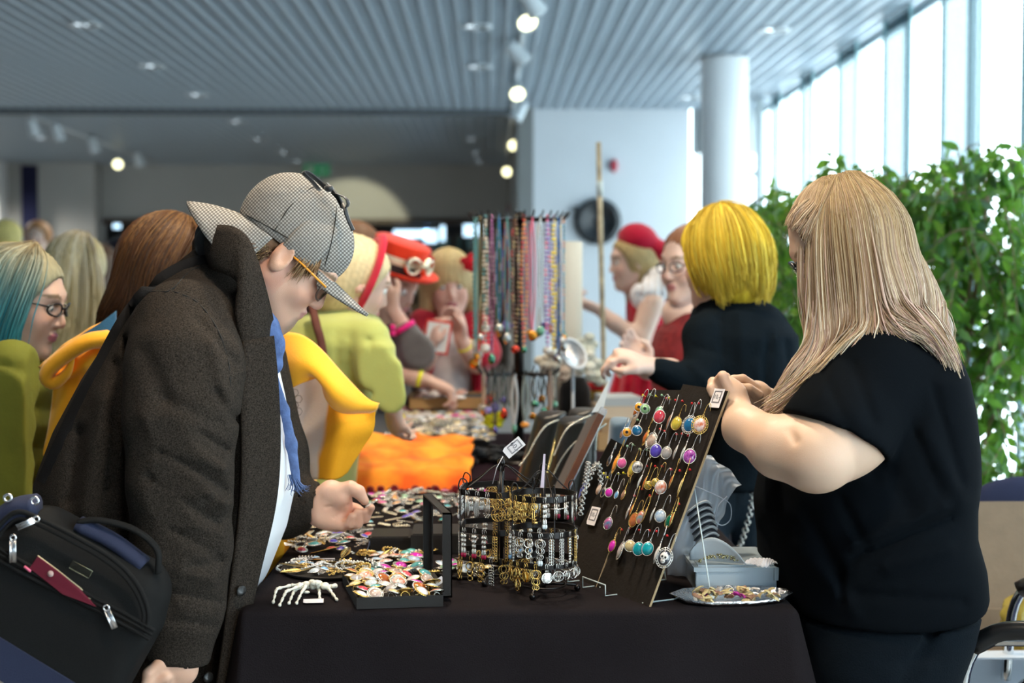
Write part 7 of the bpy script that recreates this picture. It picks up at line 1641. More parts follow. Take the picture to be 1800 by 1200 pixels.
G = [[(1456, 345, 2.53), (1430, 372, 2.485), (1424, 440, 2.462), (1426, 510, 2.455), (1430, 575, 2.45), (1430, 615, 2.45)],
     [(1460, 343, 2.53), (1440, 385, 2.47), (1436, 465, 2.45), (1438, 550, 2.445), (1440, 605, 2.44), (1418, 660, 2.43), (1385, 692, 2.42), (1352, 715, 2.42)],
     [(1462, 340, 2.53), (1448, 388, 2.462), (1450, 478, 2.44), (1458, 560, 2.435), (1456, 610, 2.425), (1425, 662, 2.41), (1378, 705, 2.41), (1346, 724, 2.42)],
     [(1470, 337, 2.53), (1470, 388, 2.458), (1480, 480, 2.435), (1486, 555, 2.43), (1482, 600, 2.41), (1450, 640, 2.395), (1402, 690, 2.40), (1366, 718, 2.41)],
     [(1480, 336, 2.53), (1496, 388, 2.458), (1508, 480, 2.435), (1512, 545, 2.425), (1510, 580, 2.41), (1488, 600, 2.395), (1456, 636, 2.385), (1425, 668, 2.40)],
     [(1488, 337, 2.535), (1520, 390, 2.462), (1540, 470, 2.44), (1552, 530, 2.43), (1565, 558, 2.415), (1590, 575, 2.405), (1625, 590, 2.40)],
     [(1494, 339, 2.54), (1543, 395, 2.475), (1562, 470, 2.455), (1590, 535, 2.435), (1622, 570, 2.415), (1650, 605, 2.405), (1668, 640, 2.405)],
     [(1500, 341, 2.55), (1558, 400, 2.51), (1582, 470, 2.49), (1612, 535, 2.47), (1648, 580, 2.44), (1668, 620, 2.42), (1677, 655, 2.42)],
     [(1503, 343, 2.56), (1566, 405, 2.55), (1592, 475, 2.54), (1625, 545, 2.52), (1655, 590, 2.49), (1670, 620, 2.46), (1679, 650, 2.44)],
     [(1503, 345, 2.57), (1560, 408, 2.60), (1588, 480, 2.60), (1612, 550, 2.59), (1640, 585, 2.57)]]
G = [[pt(*q) for q in g] for g in G]
ramps = [[(.30, .20, .08), (.40, .29, .18), (.58, .45, .31)], [(.22, .145, .07), (.33, .235, .17), (.48, .35, .28)], [(.40, .29, .14), (.60, .49, .36), (.68, .58, .44)], [(.32, .21, .11), (.46, .32, .26), (.56, .37, .32)], [(.24, .155, .06), (.28, .19, .125), (.52, .39, .22)]]
strands('locks', G, 4600, 24, .00095, ramps, hairo, jit=.0035, seed=11, nside=3, lenvar=.10, push=mass)
strands('locks', G, 500, 24, .0016, ramps, hairo, jit=.006, seed=12, nside=3, clump=1, lenvar=.08, push=mass)
G2 = [[(1455, 343, 2.56), (1422, 352, 2.555), (1396, 372, 2.55), (1385, 396, 2.54)], [(1460, 342, 2.55), (1428, 350, 2.53), (1402, 370, 2.51), (1389, 398, 2.505)], [(1462, 342, 2.54), (1430, 352, 2.51), (1404, 374, 2.488), (1393, 400, 2.49)], [(1468, 338, 2.54), (1440, 358, 2.495), (1418, 384, 2.472), (1404, 402, 2.47)], [(1475, 336, 2.53), (1452, 360, 2.478), (1432, 395, 2.462), (1422, 430, 2.455)]]
G2 = [[pt(*q) for q in g] for g in G2]
strands('locks', G2, 1300, 12, .0009, [r[:2] for r in ramps], hairo, jit=.0025, seed=13, nside=3, push=mass)
G3 = [[pt(1405, 430, 2.47), pt(1404, 500, 2.465), pt(1413, 570, 2.46), pt(1420, 640, 2.46)], [pt(1410, 440, 2.465), pt(1412, 520, 2.46), pt(1424, 590, 2.455), pt(1436, 625, 2.45)]]
strands('locks', G3, 34, 16, .0007, [r[1:] for r in ramps], hairo, jit=.003, seed=14, nside=3)
b = MB()
for s in (-1, 1):
    b.tube([wh(.099 - .014 * abs(math.cos(t)) * (1 if math.cos(t) * s > 0 else 0), s * .036 + .026 * math.cos(t), .010 + .017 * math.sin(t)) for t in np.linspace(0, 6.283, 20, False)], .003, 6, closed=True)
b.tube([wh(.1, -.011, .014), wh(.104, 0, .017), wh(.1, .011, .014)], .002, 6)
gl_ = put('glasses', b.mesh('glasses', cm('plastic', (.012, .02, .03))), lady, world=True)
for s in (-1, 1):
    put('temple_arm', MB().tube([wh(.0, s * .087, .018), wh(.086, s * .062, .018)], .002, 6).mesh('temple_arm', cm('plastic', (.012, .02, .03))), gl_, world=True)
    put('lens', MB().ball(tuple(wh(.0975, s * .036, .010)), (.0015, .024, .016), 14, 8, WM.to_3x3().normalized().to_4x4()).mesh('lens', thin_glass('lens_glass', (.9, .93, .93), .2)), gl_, world=True)

# ---------------------------------------------------- visitors and sellers further back
def handf(w, d, n, thumb, curl=.6, s=1.0):
    """generic five-fingered hand: w wrist, d pointing to the knuckles, n out of the palm, thumb = +1/-1 side of d x n"""
    d = Vector(d).normalized(); n = Vector(n); n = (n - d * n.dot(d)).normalized(); t = d.cross(n) * thumb; w = Vector(w)
    f = U(cone(w, w + d * .05 * s, .024 * s, .034 * s, (n, .5)), cone(w + d * .04 * s, w + d * .075 * s, .036 * s, .036 * s, (n, .42)), k=.02)
    for i, (o, L) in enumerate(((.028, .9), (.010, 1.0), (-.009, .94), (-.026, .75))):
        p = w + d * .082 * s + t * o * s; a = curl * (.55 + .12 * i); pts = [p]; dd = d
        for k, l in enumerate((.042, .026, .022)):
            ang = a * (k + 1); q = (d * math.cos(ang) + n * math.sin(ang)); p = p + q * l * L * s; pts.append(p)
        f = U(f, (U(*spl(pts, [.0098 * s, .009 * s, .0083 * s, .007 * s]), k=.003), .005))
    p0 = w + d * .022 * s + t * .024 * s
    f = U(f, (U(*spl([p0, p0 + d * .03 * s + t * .022 * s + n * .012 * s, p0 + d * .058 * s + t * .024 * s + n * .028 * s, p0 + d * .078 * s + t * .012 * s + n * .036 * s], [.015 * s, .012 * s, .0105 * s, .0085 * s]), k=.005), .01))
    return f
def box_of(*ps, m=.08): return bx(*[Vector(p) for p in ps], m=m)
def legs(px, Y, ztop, dx, r, colr, parent, name='trousers', x=None):
    X = x if x is not None else pt(px, 700, Y).x
    f = U(*spl([V(X - dx, Y, ztop), V(X - dx, Y, .45), V(X - dx, Y, .08)], [r, r * .75, r * .6]), *spl([V(X + dx, Y, ztop), V(X + dx, Y, .45), V(X + dx, Y, .08)], [r, r * .75, r * .6]), (ell((X, Y, ztop), (dx + r * .95, r * 1.1, .12)), .06), k=.02)
    o = sdfmesh(name, [(f, (X - dx - r - .05, Y - r - .08, .03), (X + dx + r + .05, Y + r + .08, ztop + .16), .014)], colr, None, 2, parent)
    for s in (-1, 1):
        q = inter(U(ell((X + s * dx, Y - .03, .045), (.048, .13, .045)), ell((X + s * dx, Y + .03, .06), (.045, .06, .06)), k=.03), plane((0, 0, .002), (0, 0, -1)), .004)
        sdfmesh('shoe', [(q, (X + s * dx - .08, Y - .2, 0), (X + s * dx + .08, Y + .15, .16), .011)], cm('matte', (.03, .03, .032)), None, 1, parent)
    return o
def mk_head(parent, M, neckpts, neckr, skin, extra=(), lips=(.5, .2, .2), brow=(.2, .13, .08), cell=.006, fat=.0, extras=()):
    s = M.to_scale()[0]
    f = U(xf(head_field(fat, True), M, s), *[(g, .03) for g in spl(neckpts, neckr)])
    L, H = bx(M @ Vector((.13, .1, .14)), M @ Vector((-.12, -.1, -.14)), *neckpts, m=.06)
    parts = [(f, L, H, cell)] + list(extras)
    o = sdfmesh('body', parts, M_skin, skincol(M, skin, lips, brow), 2, parent); eyes(o, M); return o
def limb(pts, rs, hand=None, cell=.006, k=.02):
    f = U(*spl(pts, rs), k=k)
    if hand is not None: f = U(f, (hand, .012))
    L, H = bx(*pts, m=max(rs) + .02)
    if hand is not None:
        L = [min(L[i], pts[-1][i] - .17) for i in range(3)]; H = [max(H[i], pts[-1][i] + .17) for i in range(3)]
    return (f, L, H, cell)
def cloth(name, f, ps, m, parent, cell=.009, marg=.1, foldl=()):
    L, H = bx(*ps, m=marg); return sdfmesh(name, [(pf(f, foldl) if foldl else f, L, H, cell)], m, None, 2, parent)

# --- teal-haired visitor at the left edge
t = thing('person', 'person with teal and blond bobbed hair, dark-rimmed glasses and an olive green jacket', 'person', (pt(10, 700, 3.25).x, 3.25, 0))
M1 = head_M(pt(34, 534, 3.25), -2, 14, 0, 1.05)
mk_head(t, M1, [pt(30, 560, 3.25), pt(15, 620, 3.28)], [.05, .06], (.66, .44, .34), lips=(.5, .16, .2), cell=.005)
h1 = U(ell((-.018, 0, .036), (.112, .094, .100)), (ell((-.035, 0, -.04), (.085, .094, .10)), .04), k=.03)
h1 = sub(h1, ell((.095, 0, -.045), (.08, .088, .125)), .01); h1 = sub(h1, ell((.12, 0, -.02), (.07, .2, .09)), .02)
o = shellhair('hair', M1, h1, (-.16, -.14, -.17), (.13, .14, .17), [(.02, .20, .26), (.05, .30, .36), (.30, .30, .20), (.36, .28, .14)], t, .006)
gl = []
for k in range(8):
    a = k / 7; x = .055 - .13 * a
    gl.append([M1 @ Vector((.01, -.01, .137)), M1 @ Vector((x * .9, -.065, .11 - .01 * a)), M1 @ Vector((x, -.095, .05)), M1 @ Vector((x - .006, -.10, -.02)), M1 @ Vector((x - .012, -.096, -.085)), M1 @ Vector((x + (.0 if k else .03), -.088, -.15 + .02 * math.sin(k * 2)))])
strands('locks', gl, 1300, 14, .0014, [[(.36, .26, .12), (.25, .30, .24), (.02, .28, .36), (.02, .20, .30)], [(.42, .34, .2), (.35, .40, .33), (.08, .38, .42), (.03, .28, .36)], [(.3, .2, .09), (.1, .25, .25), (.01, .16, .22)]], o, jit=.006, seed=21, nside=3, push=xf(h1, M1, 1.05))
b = MB()
def g1(*p): return M1 @ Vector(p)
for s in (-1, 1):
    b.tube([g1(.1 - .014 * abs(math.cos(a)) * (1 if math.cos(a) * s > 0 else 0), s * .036 + .027 * math.cos(a), 0.010 + .015 * math.sin(a) * (1 if math.sin(a) > 0 else .9)) for a in np.linspace(0, 6.283, 18, False)], .0026, 6, closed=True)
b.tube([g1(.1, -.011, .014), g1(.106, 0, .017), g1(.1, .011, .014)], .003, 6)
for s in (-1, 1): b.tube([g1(.09, s * .062, .016), g1(.0, s * .088, .018)], .004, 6, flat=.6)
put('glasses', b.mesh('glasses', cm('plastic', (.012, .012, .014))), t, world=True)
M_olive = mat('olive_cloth', (.16, .17, .012), .85, bump=.3, bscale=60, var=.12, vscale=12)
f = secfield([sec(-60, 62, 598, 3.28, .08), sec(-110, 80, 625, 3.28, .17), sec(-130, 90, 690, 3.28, .20), sec(-140, 95, 780, 3.28, .21), sec(-140, 90, 880, 3.28, .21), sec(-140, 90, 1050, 3.28, .21)])
f = U(f, *[(g_, .03) for g_ in spl([pt(20, 650, 3.08), pt(10, 760, 3.02), pt(30, 860, 3.02)], [.07, .07, .06])], (cone(pt(-40, 618, 3.28), pt(36, 622, 3.24), .045, .035), .03), k=.05)
fl = [(-20, 700 + 30 * i, 85, 680 + 34 * i, 9, -.012 if i % 2 else .010) for i in range(8)] + [(0, 640, 60, 660, 7, -.01), (20, 720, 10, 860, 8, -.01)]
cloth('jacket', f, [pt(-140, 580, 3.1), pt(100, 1040, 3.5)], M_olive, t, .010, .1, fl)
legs(-20, 3.28, .62, .09, .085, cm('matte', (.03, .03, .04)), t)

# --- visitor in the orange cape, behind the coat
t = thing('person', 'person with long auburn hair wearing a spread orange and white felt cape', 'person', (pt(300, 700, 3.3).x, 3.3, 0))
M2 = head_M(pt(300, 480, 3.3), 60, 10, 0, 1.02)
mk_head(t, M2, [pt(300, 500, 3.3), pt(290, 590, 3.32)], [.05, .06], (.66, .45, .35), cell=.009)
h2 = U(ell((-.018, 0, .036), (.115, .098, .106)), (cone((-.05, 0, 0), (-.085, .03, -.13), .09, .07), .05), k=.03); h2 = sub(h2, ell((.12, 0, -.03), (.09, .2, .12)), .02)
o = shellhair('hair', M2, h2, (-.24, -.16, -.28), (.13, .17, .17), [(.03, .012, .005), (.07, .026, .009), (.12, .05, .014)], t, .008)
gl = [[pt(300 + 6 * k, 393, 3.3), pt(250 + 18 * k, 415, 3.22), pt(218 + 18 * k, 470, 3.19), pt(202 + 18 * k, 530, 3.19), pt(190 + 16 * k, 570, 3.2)] for k in range(7)]
strands('locks', gl, 900, 12, .0016, [[(.10, .042, .012), (.08, .03, .009), (.035, .013, .005)], [(.22, .11, .035), (.13, .055, .016), (.06, .022, .008)], [(.07, .028, .009), (.05, .02, .007), (.03, .012, .004)]], o, jit=.007, seed=31, nside=3, push=xf(h2, M2, 1.02))
M_or = mat('orange_felt', (.95, .42, .008), .9, sheen=.3, bump=.15, bscale=250)
def vcolmat(name, rough=.85, bump=.15):
    return mat(name, (1, 1, 1), rough, attr='Col', bump=bump, bscale=200)
M_cape_in = vcolmat('painted_felt')
hwr = {}
# cape shell right wing: outer rolled hem and hollow inner face
def surf(rows, nu, nv):
    R_ = [crom([pt(*q) for q in r], nu) for r in rows]; R_ = np.array(R_); out = np.array([crom(R_[:, i], nv) for i in range(nu)]); return out
def sheet(name, rows, nu, nv, thick, m, parent, colf=None, ripple=0):
    g = surf(rows, nu, nv)
    if ripple:
        for i in range(nu):
            for j in range(nv): g[i, j, 1] += ripple * math.sin(i / nu * 19 + 3 * math.sin(j / nv * 4))
    b = MB(); b.grid(lambda u, v: g[int(round(u * (nu - 1))), int(round(v * (nv - 1)))], nu, nv, thick=thick)
    me = b.mesh(name, m)
    if colf:
        vs = np.array([v.co[:] for v in me.vertices]); setcol(me, colf(vs))
    return put(name, me, parent, world=True)
cape = sheet('cape', [[(480, 590, 3.02), (500, 586, 2.98), (530, 592, 2.96), (560, 615, 2.95), (600, 660, 2.95), (640, 700, 2.96), (664, 712, 2.98)],
    [(478, 640, 2.96), (505, 645, 2.93), (530, 640, 2.91), (556, 655, 2.90), (590, 690, 2.90), (620, 712, 2.93), (660, 716, 2.97)],
    [(480, 690, 2.97), (510, 682, 2.94), (535, 668, 2.93), (565, 660, 2.95), (578, 700, 2.93), (600, 720, 2.94), (650, 720, 2.98)]], 46, 18, .008, M_or, t)
def incol(vs):
    c = np.tile(np.array([.95, .42, .008]), (len(vs), 1)); 
    for cx, cy, rx, ry in ((533, 740, 40, 80), (520, 760, 30, 60), (560, 700, 18, 50), (540, 820, 22, 50)):
        p0 = np.array(pt(cx, cy, 3.02)); d = ((vs[:, 0] - p0[0]) / (rx * 3.02 / 2400)) ** 2 + ((vs[:, 2] - p0[2]) / (ry * 3.02 / 2400)) ** 2
        w = np.clip((1.25 - d) * 2.2, 0, 1)[:, None]; c = c * (1 - w) + np.array([.86, .78, .72]) * w
    return c
sheet('cape_lining', [[(470, 650, 3.02), (500, 645, 3.03), (540, 650, 3.04), (575, 655, 3.03), (600, 690, 3.01), (630, 715, 3.0), (662, 714, 2.985)],
    [(470, 720, 3.05), (505, 720, 3.07), (540, 720, 3.08), (575, 720, 3.02), (600, 740, 2.96), (630, 750, 2.97), (655, 752, 2.99)],
    [(475, 800, 3.03), (510, 790, 3.07), (530, 790, 3.05), (560, 790, 3.01), (590, 790, 2.97), (610, 790, 2.98), (640, 778, 3.0)],
    [(500, 850, 3.02), (520, 845, 3.05), (540, 845, 3.03), (560, 842, 3.0), (580, 842, 2.98), (595, 838, 2.99), (608, 828, 3.0)]], 60, 44, .006, M_cape_in, cape, incol)
b = MB()                                                          # inked hexagon net inside the hood of the cape
for i in range(3):
    for j in range(4):
        cx = 492 + i * 13 + (j % 2) * 6.5; cy = 690 + j * 11
        b.tube([pt(cx + 7 * math.cos(a), cy + 7 * math.sin(a), 3.015) for a in np.linspace(0, 6.283, 6, False)], .0006, 4, closed=True)
put('netting', b.mesh('netting', cm('matte', (.12, .07, .03))), cape, world=True)
sheet('cape', [[(188, 560, 3.05), (150, 580, 3.03), (105, 610, 3.02), (68, 645, 3.02)], [(200, 600, 3.0), (165, 625, 2.98), (120, 655, 2.98), (90, 672, 3.0)], [(210, 660, 3.02), (160, 665, 3.0), (130, 672, 3.0), (92, 680, 3.02)],
    [(210, 740, 3.02), (150, 740, 3.0), (120, 745, 3.0), (82, 760, 3.02)], [(210, 820, 3.02), (140, 810, 3.0), (110, 805, 3.0), (76, 800, 3.02)]], 30, 40, .008, M_or, t, None, .006)
put('cape_roll', MB().tube([Vector(p) for p in crom([pt(190, 595, 2.985), pt(150, 602, 2.955), pt(100, 635, 2.955), pt(82, 660, 2.96), pt(96, 672, 2.965), pt(118, 655, 2.96), pt(128, 628, 2.955)], 26)], [.028 * q for q in np.concatenate([np.linspace(1, .8, 16), np.linspace(.8, .25, 10)])], 12, flat=.7).mesh('cape_roll', M_or), t, world=True)
sheet('blue_collar', [[(205, 545, 3.03), (175, 568, 2.99), (140, 590, 2.97)], [(205, 590, 3.0), (175, 600, 2.97), (140, 600, 2.965)]], 12, 8, .006, cm('cloth', (.012, .07, .14)), t)
f = secfield([sec(200, 400, 570, 3.3, .10), sec(180, 470, 640, 3.3, .17), sec(190, 520, 760, 3.3, .18), sec(200, 560, 860, 3.3, .19), sec(260, 560, 980, 3.3, .19), sec(280, 540, 1120, 3.3, .18)])
cloth('tunic', f, [pt(200, 560, 3.3), pt(560, 1120, 3.3)], M_or, t, .014, .2, [(510, 860, 500, 1080, 12, .01)])
sheet('cape_hem', [[(440, 900, 2.94), (480, 915, 2.92), (497, 940, 2.92)], [(440, 970, 2.93), (480, 980, 2.91), (498, 995, 2.91)], [(440, 1050, 2.93), (465, 1050, 2.92), (476, 1022, 2.92)]], 14, 14, .006, M_or, t)
legs(400, 3.34, .60, .09, .08, cm('matte', (.03, .03, .04)), t)
# --- lime cardigan
t = thing('person', 'person with short blond hair in a pale lime cardigan, seen from behind, brown strap', 'person', (pt(590, 700, 3.95).x, 3.95, 0))
M3 = head_M(pt(622, 500, 3.95), 20, 22, 0, 1.03)
lims = [limb([pt(690, 706, 3.79), pt(691, 716, 3.79)], [.026, .026], handf(pt(691, 714, 3.79), (0, .5, -.8), (.6, .4, 0), 1, 1.0, .9), .007)]
mk_head(t, M3, [pt(620, 520, 3.95), pt(600, 570, 3.98)], [.052, .062], (.62, .42, .33), cell=.008, extras=lims)
h3 = U(ell((-.02, 0, .036), (.112, .096, .102)), (ell((-.05, 0, -.03), (.07, .085, .08)), .04), k=.03); h3 = sub(h3, ell((.13, 0, -.03), (.09, .2, .12)), .02)
o = shellhair('hair', M3, h3, (-.16, -.14, -.15), (.13, .14, .17), [(.50, .36, .16), (.62, .50, .28), (.66, .54, .32)], t, .008)
put('headband', MB().tube([M3 @ Vector((.02 + .03 * math.cos(a) * 0, .105 * math.cos(a), .035 + .115 * math.sin(a))) for a in np.linspace(0, 6.283, 30, False)], .016, 8, closed=True, flat=.4).mesh('headband', cm('cloth', (.55, .02, .05))), t, world=True)
M_lime = mat('lime_knit', (.40, .43, .115), .9, bump=.2, bscale=180, var=.06, vscale=10, sheen=.2)
f = secfield([sec(560, 650, 540, 3.97, .07), sec(515, 672, 565, 3.97, .17), sec(490, 685, 600, 3.97, .20), sec(480, 672, 680, 3.97, .19), sec(490, 655, 745, 3.97, .18), sec(500, 630, 800, 3.97, .17), sec(500, 620, 900, 3.97, .17)])
ar = U(*spl([pt(648, 600, 3.83), pt(668, 655, 3.77), pt(686, 698, 3.75)], [.066, .056, .046]), k=.03)
fl = [(640, 598 + 15 * i, 700, 590 + 18 * i, 4.5, .007 if i % 2 else -.007) for i in range(8)] + [(545 + 24 * i, 590, 550 + 20 * i, 750, 6, -.007) for i in range(4)] + [(650, 600, 655, 690, 5, -.012), (520, 720, 660, 735, 6, -.006)]
cloth('cardigan', U(f, (ar, .04), k=.04), [pt(480, 540, 3.9), pt(700, 900, 3.9)], M_lime, t, .010, .16, fl)
put('bag_strap', MB().tube([Vector(p) for p in crom([pt(548, 535, 3.82), pt(556, 570, 3.76), pt(566, 610, 3.755), pt(575, 700, 3.755)], 16)], .012, 6, flat=.4).mesh('bag_strap', cm('matte', (.10, .03, .02))), t, world=True)
legs(545, 3.90, .62, .09, .085, cm('matte', (.03, .04, .07)), t)
# --- red hat with goggles
t = thing('person', 'person in a red top hat with goggles and a grey jacket with pink cuffs', 'person', (pt(690, 700, 5.2).x, 5.2, 0))
M4 = head_M(pt(688, 503, 5.2), -30, 25, 0, 1.02)
# forearm bent up, hand at the face; other arm reaching down to the table with a yellow wristband
l1 = limb([pt(712, 580, 5.0), pt(690, 545, 5.0)], [.034, .028], handf(pt(690, 545, 5.0), (-.35, .1, .9), (.5, .5, 0), -1, .5), .008)
l2 = limb([pt(690, 655, 5.0), pt(730, 664, 4.98), pt(748, 667, 4.98)], [.034, .028, .026], handf(pt(748, 667, 4.98), (.8, 0, -.35), (-.2, 0, -1), 1, .9, 1.1), .008)
mk_head(t, M4, [pt(680, 520, 5.2), pt(672, 570, 5.22)], [.052, .062], (.60, .38, .30), cell=.009, extras=[l1, l2])
M_red = cm('cloth', (.85, .045, .012)); M_gry = cm('cloth', (.13, .12, .12)); M_pink = cm('cloth', (.80, .02, .22))
o = put('top_hat', MB().lathe([(0, .0), (.10, .0), (.145, .006), (.165, .022), (.163, .026), (.14, .012), (.100, .010), (.096, .06), (.108, .115), (.10, .12), (0, .122)], 32, M4 @ Matrix.Translation((-.01, 0, .055)) @ Matrix.Rotation(math.radians(-4), 4, 'Y')).mesh('top_hat', M_red), t, world=True)
HQ = M4 @ Matrix.Translation((-.01, 0, .055)) @ Matrix.Rotation(math.radians(-4), 4, 'Y')
put('hat_band', MB().lathe([(.100, .012), (.102, .042), (.098, .045)], 32, HQ, False).mesh('hat_band', cm('matte', (.03, .02, .02))), o, world=True)
put('goggle_strap', MB().lathe([(.103, .045), (.104, .07), (.1, .072)], 32, HQ, False).mesh('goggle_strap', cm('cloth', (.75, .60, .42))), o, world=True)
for s in (-1, 1):
    a = -.15 + s * .34; q = HQ @ Matrix.Rotation(a, 4, 'Z') @ Matrix.Translation((.115, 0, .06)) @ Matrix.Rotation(math.radians(90), 4, 'Y')
    g_ = put('goggle_rim', MB().lathe([(.034, -.012), (.036, .0), (.032, .016), (.024, .016), (.024, .004)], 20, q, False).mesh('goggle_rim', cm('metal', (.85, .78, .60))), o, world=True)
f = secfield([sec(640, 700, 575, 5.25, .08), sec(615, 722, 600, 5.25, .17), sec(620, 725, 660, 5.25, .19), sec(620, 720, 760, 5.25, .19)])
ar = U(*spl([pt(700, 600, 5.12), pt(728, 622, 5.02), pt(736, 618, 4.98), pt(716, 585, 4.99)], [.075, .06, .055, .046]), k=.03)
ar2 = U(*spl([pt(660, 620, 5.1), pt(660, 652, 5.02), pt(690, 655, 5.0)], [.065, .05, .042]), k=.03)
cloth('jacket', U(f, (ar, .04), (ar2, .03), k=.04), [pt(620, 560, 5.1), pt(760, 760, 5.3)], M_gry, t, .011, .16)
for c, d in ((pt(713, 580, 4.985), pt(708, 572, 4.985)), (pt(692, 655, 5.0), pt(700, 657, 5.0)), (pt(668, 640, 4.93), pt(668, 655, 4.93))):
    put('cuff', MB().tube([c, d], .045, 14).mesh('cuff', M_pink), t, world=True)
put('wristband', MB().tube([pt(734, 664, 4.98), pt(741, 666, 4.98)], .033, 14).mesh('wristband', cm('plastic', (.80, .75, .02))), t, world=True)
for y in (575, 586): put('button', MB().ball(tuple(pt(690, y, 4.93)), .011, 8, 6).mesh('button', M_pink), t, world=True)
legs(600, 5.27, .60, .09, .08, cm('matte', (.03, .03, .04)), t)
# --- girl with red flowers in her hair
t = thing('person', 'person with a blond fringe and red hair flowers holding a white and red card', 'person', (pt(790, 700, 5.5).x, 5.5, 0))
M5 = head_M(pt(790, 500, 5.5), -84, 14, 4, 1.06)
l1 = limb([pt(838, 640, 5.36), pt(822, 614, 5.28), pt(810, 596, 5.26)], [.04, .032, .027], handf(pt(810, 596, 5.26), (-.15, 0, 1), (-.6, -.4, 0), 1, .9), .008)
l2 = limb([pt(745, 640, 5.36), pt(755, 625, 5.2), pt(752, 612, 5.15)], [.04, .03, .027], handf(pt(752, 612, 5.15), (.2, -.2, .9), (.7, .5, 0), -1, .9), .008)
mk_head(t, M5, [pt(790, 525, 5.5), pt(790, 575, 5.52)], [.048, .056], (.68, .44, .36), lips=(.35, .10, .12), cell=.007, extras=[l1, l2])
h5 = U(ell((-.012, 0, .036), (.112, .094, .104)), *[(cone((-.01, s * .075, .02), (-.015, s * .098, -.17), .035, .028), .04) for s in (-1, 1)], (ell((-.06, 0, -.06), (.05, .09, .12)), .04), k=.03)
h5 = sub(h5, ell((.10, 0, -.055), (.07, .062, .082)), .012)
shellhair('hair', M5, h5, (-.16, -.16, -.24), (.14, .16, .17), [(.36, .26, .12), (.50, .38, .20), (.52, .40, .18)], t, .008)
for s, x, y in ((1, 748, 460), (-1, 826, 462)):
    b = MB(); rr = random.Random(5)
    for i in range(12): a = i * 2.4; b.ball((.03 * math.cos(a) * (i / 12), -.01 - .012 * (1 - i / 12), .03 * math.sin(a) * (i / 12)), (.018, .009, .015), 8, 5)
    put('hair_flower', b.mesh('hair_flower', cm('cloth', (.55, .008, .02))), t, tuple(pt(x, y, 5.4) - Vector(t.location)))
f = secfield([sec(770, 812, 565, 5.54, .06), sec(740, 845, 590, 5.54, .14), sec(738, 840, 640, 5.54, .15), sec(745, 835, 700, 5.54, .15)])
cloth('shirt', f, [pt(740, 560, 5.5), pt(840, 700, 5.6)], cm('cloth', (.62, .60, .62)), t, .011, .12)
jr = cm('cloth', (.42, .008, .03))
f = U(*spl([pt(745, 572, 5.52), pt(732, 620, 5.45), pt(742, 645, 5.36)], [.07, .065, .05]), *spl([pt(835, 575, 5.52), pt(850, 620, 5.46), pt(842, 630, 5.36)], [.07, .065, .05]), (secfield([sec(735, 765, 575, 5.53, .10), sec(730, 752, 650, 5.53, .14), sec(728, 752, 720, 5.53, .14)]), .02), (secfield([sec(815, 850, 575, 5.53, .10), sec(826, 855, 650, 5.53, .14), sec(828, 856, 720, 5.53, .14)]), .02), k=.03)
cloth('jacket', f, [pt(725, 560, 5.4), pt(860, 700, 5.6)], jr, t, .011, .12)
c = thing('card', 'white card with a red border and red heart held by the person with hair flowers', 'card', tuple(pt(768, 592, 5.12)), rot=(math.radians(12), math.radians(8), math.radians(10)))
put('board', MB().box((-.05, -.003, -.065), (.05, 0, .065)).mesh('board', cm('card', (.72, .05, .04)), False), c)
put('sheet', MB().box((-.042, -.005, -.056), (.042, -.0032, .056)).mesh('sheet', cm('card', (.85, .82, .78)), False), c)
put('wristband', MB().tube([pt(817, 606, 5.27), pt(821, 613, 5.28)], .035, 14).mesh('wristband', cm('plastic', (.78, .75, .03))), t, world=True)
legs(790, 5.60, .62, .085, .08, cm('matte', (.03, .04, .08)), t)
# --- red beret, puffed white sleeve
t = thing('person', 'person in a red beret and red dress with puffed white sleeves, side on', 'person', (pt(1130, 700, 6.3).x, 6.3, 0))
M6 = head_M(pt(1112, 463, 6.3), 190, 6, 0, 1.05)
l1 = limb([pt(1145, 535, 6.16), pt(1125, 598, 6.1), pt(1080, 568, 6.12), pt(1054, 545, 6.14)], [.058, .046, .036, .028], handf(pt(1054, 545, 6.14), (-.9, 0, .35), (.2, .3, .9), 1, 1.0), .009)
mk_head(t, M6, [pt(1115, 480, 6.3), pt(1122, 530, 6.32)], [.05, .06], (.66, .46, .38), cell=.009, extras=[l1])
h6 = U(ell((-.015, 0, .034), (.112, .096, .10)), (cone((-.04, 0, 0), (-.05, 0, -.09), .085, .07), .04), k=.03); h6 = sub(h6, ell((.12, 0, -.03), (.085, .2, .12)), .015)
shellhair('hair', M6, h6, (-.17, -.14, -.2), (.14, .14, .16), [(.34, .25, .10), (.46, .35, .17), (.40, .28, .12)], t, .009)
fb = U(ell((.03, 0, .0), (.098, .10, .085)), (ell((-.085, 0, -.01), (.075, .085, .055)), .025), k=.02)
MB_ = Matrix.Translation(pt(1132, 428, 6.3)) @ Matrix.Rotation(math.radians(20), 4, 'Y') @ Matrix.Rotation(math.radians(180), 4, 'Z')
L, H = bx(pt(1132, 428, 6.3), m=.24)
sdfmesh('beret', [(xf(fb, MB_), L, H, .011)], cm('cloth', (.42, .004, .03)), None, 2, t)
f = U(ell(pt(1162, 500, 6.25), (.10, .11, .085)), (ell(pt(1140, 520, 6.18), (.085, .07, .075)), .03), (ell(pt(1180, 510, 6.3), (.09, .10, .07)), .03), k=.03)
L, H = bx(pt(1160, 508, 6.25), m=.2)
sdfmesh('sleeve', [(pf(f, [(1128 + 11 * i, 482, 1124 + 12 * i, 535, 3, -.016) for i in range(7)] + [(1120, 520, 1190, 524, 4, -.014)]), L, H, .010)], cm('cloth', (.80, .80, .84)), None, 2, t)
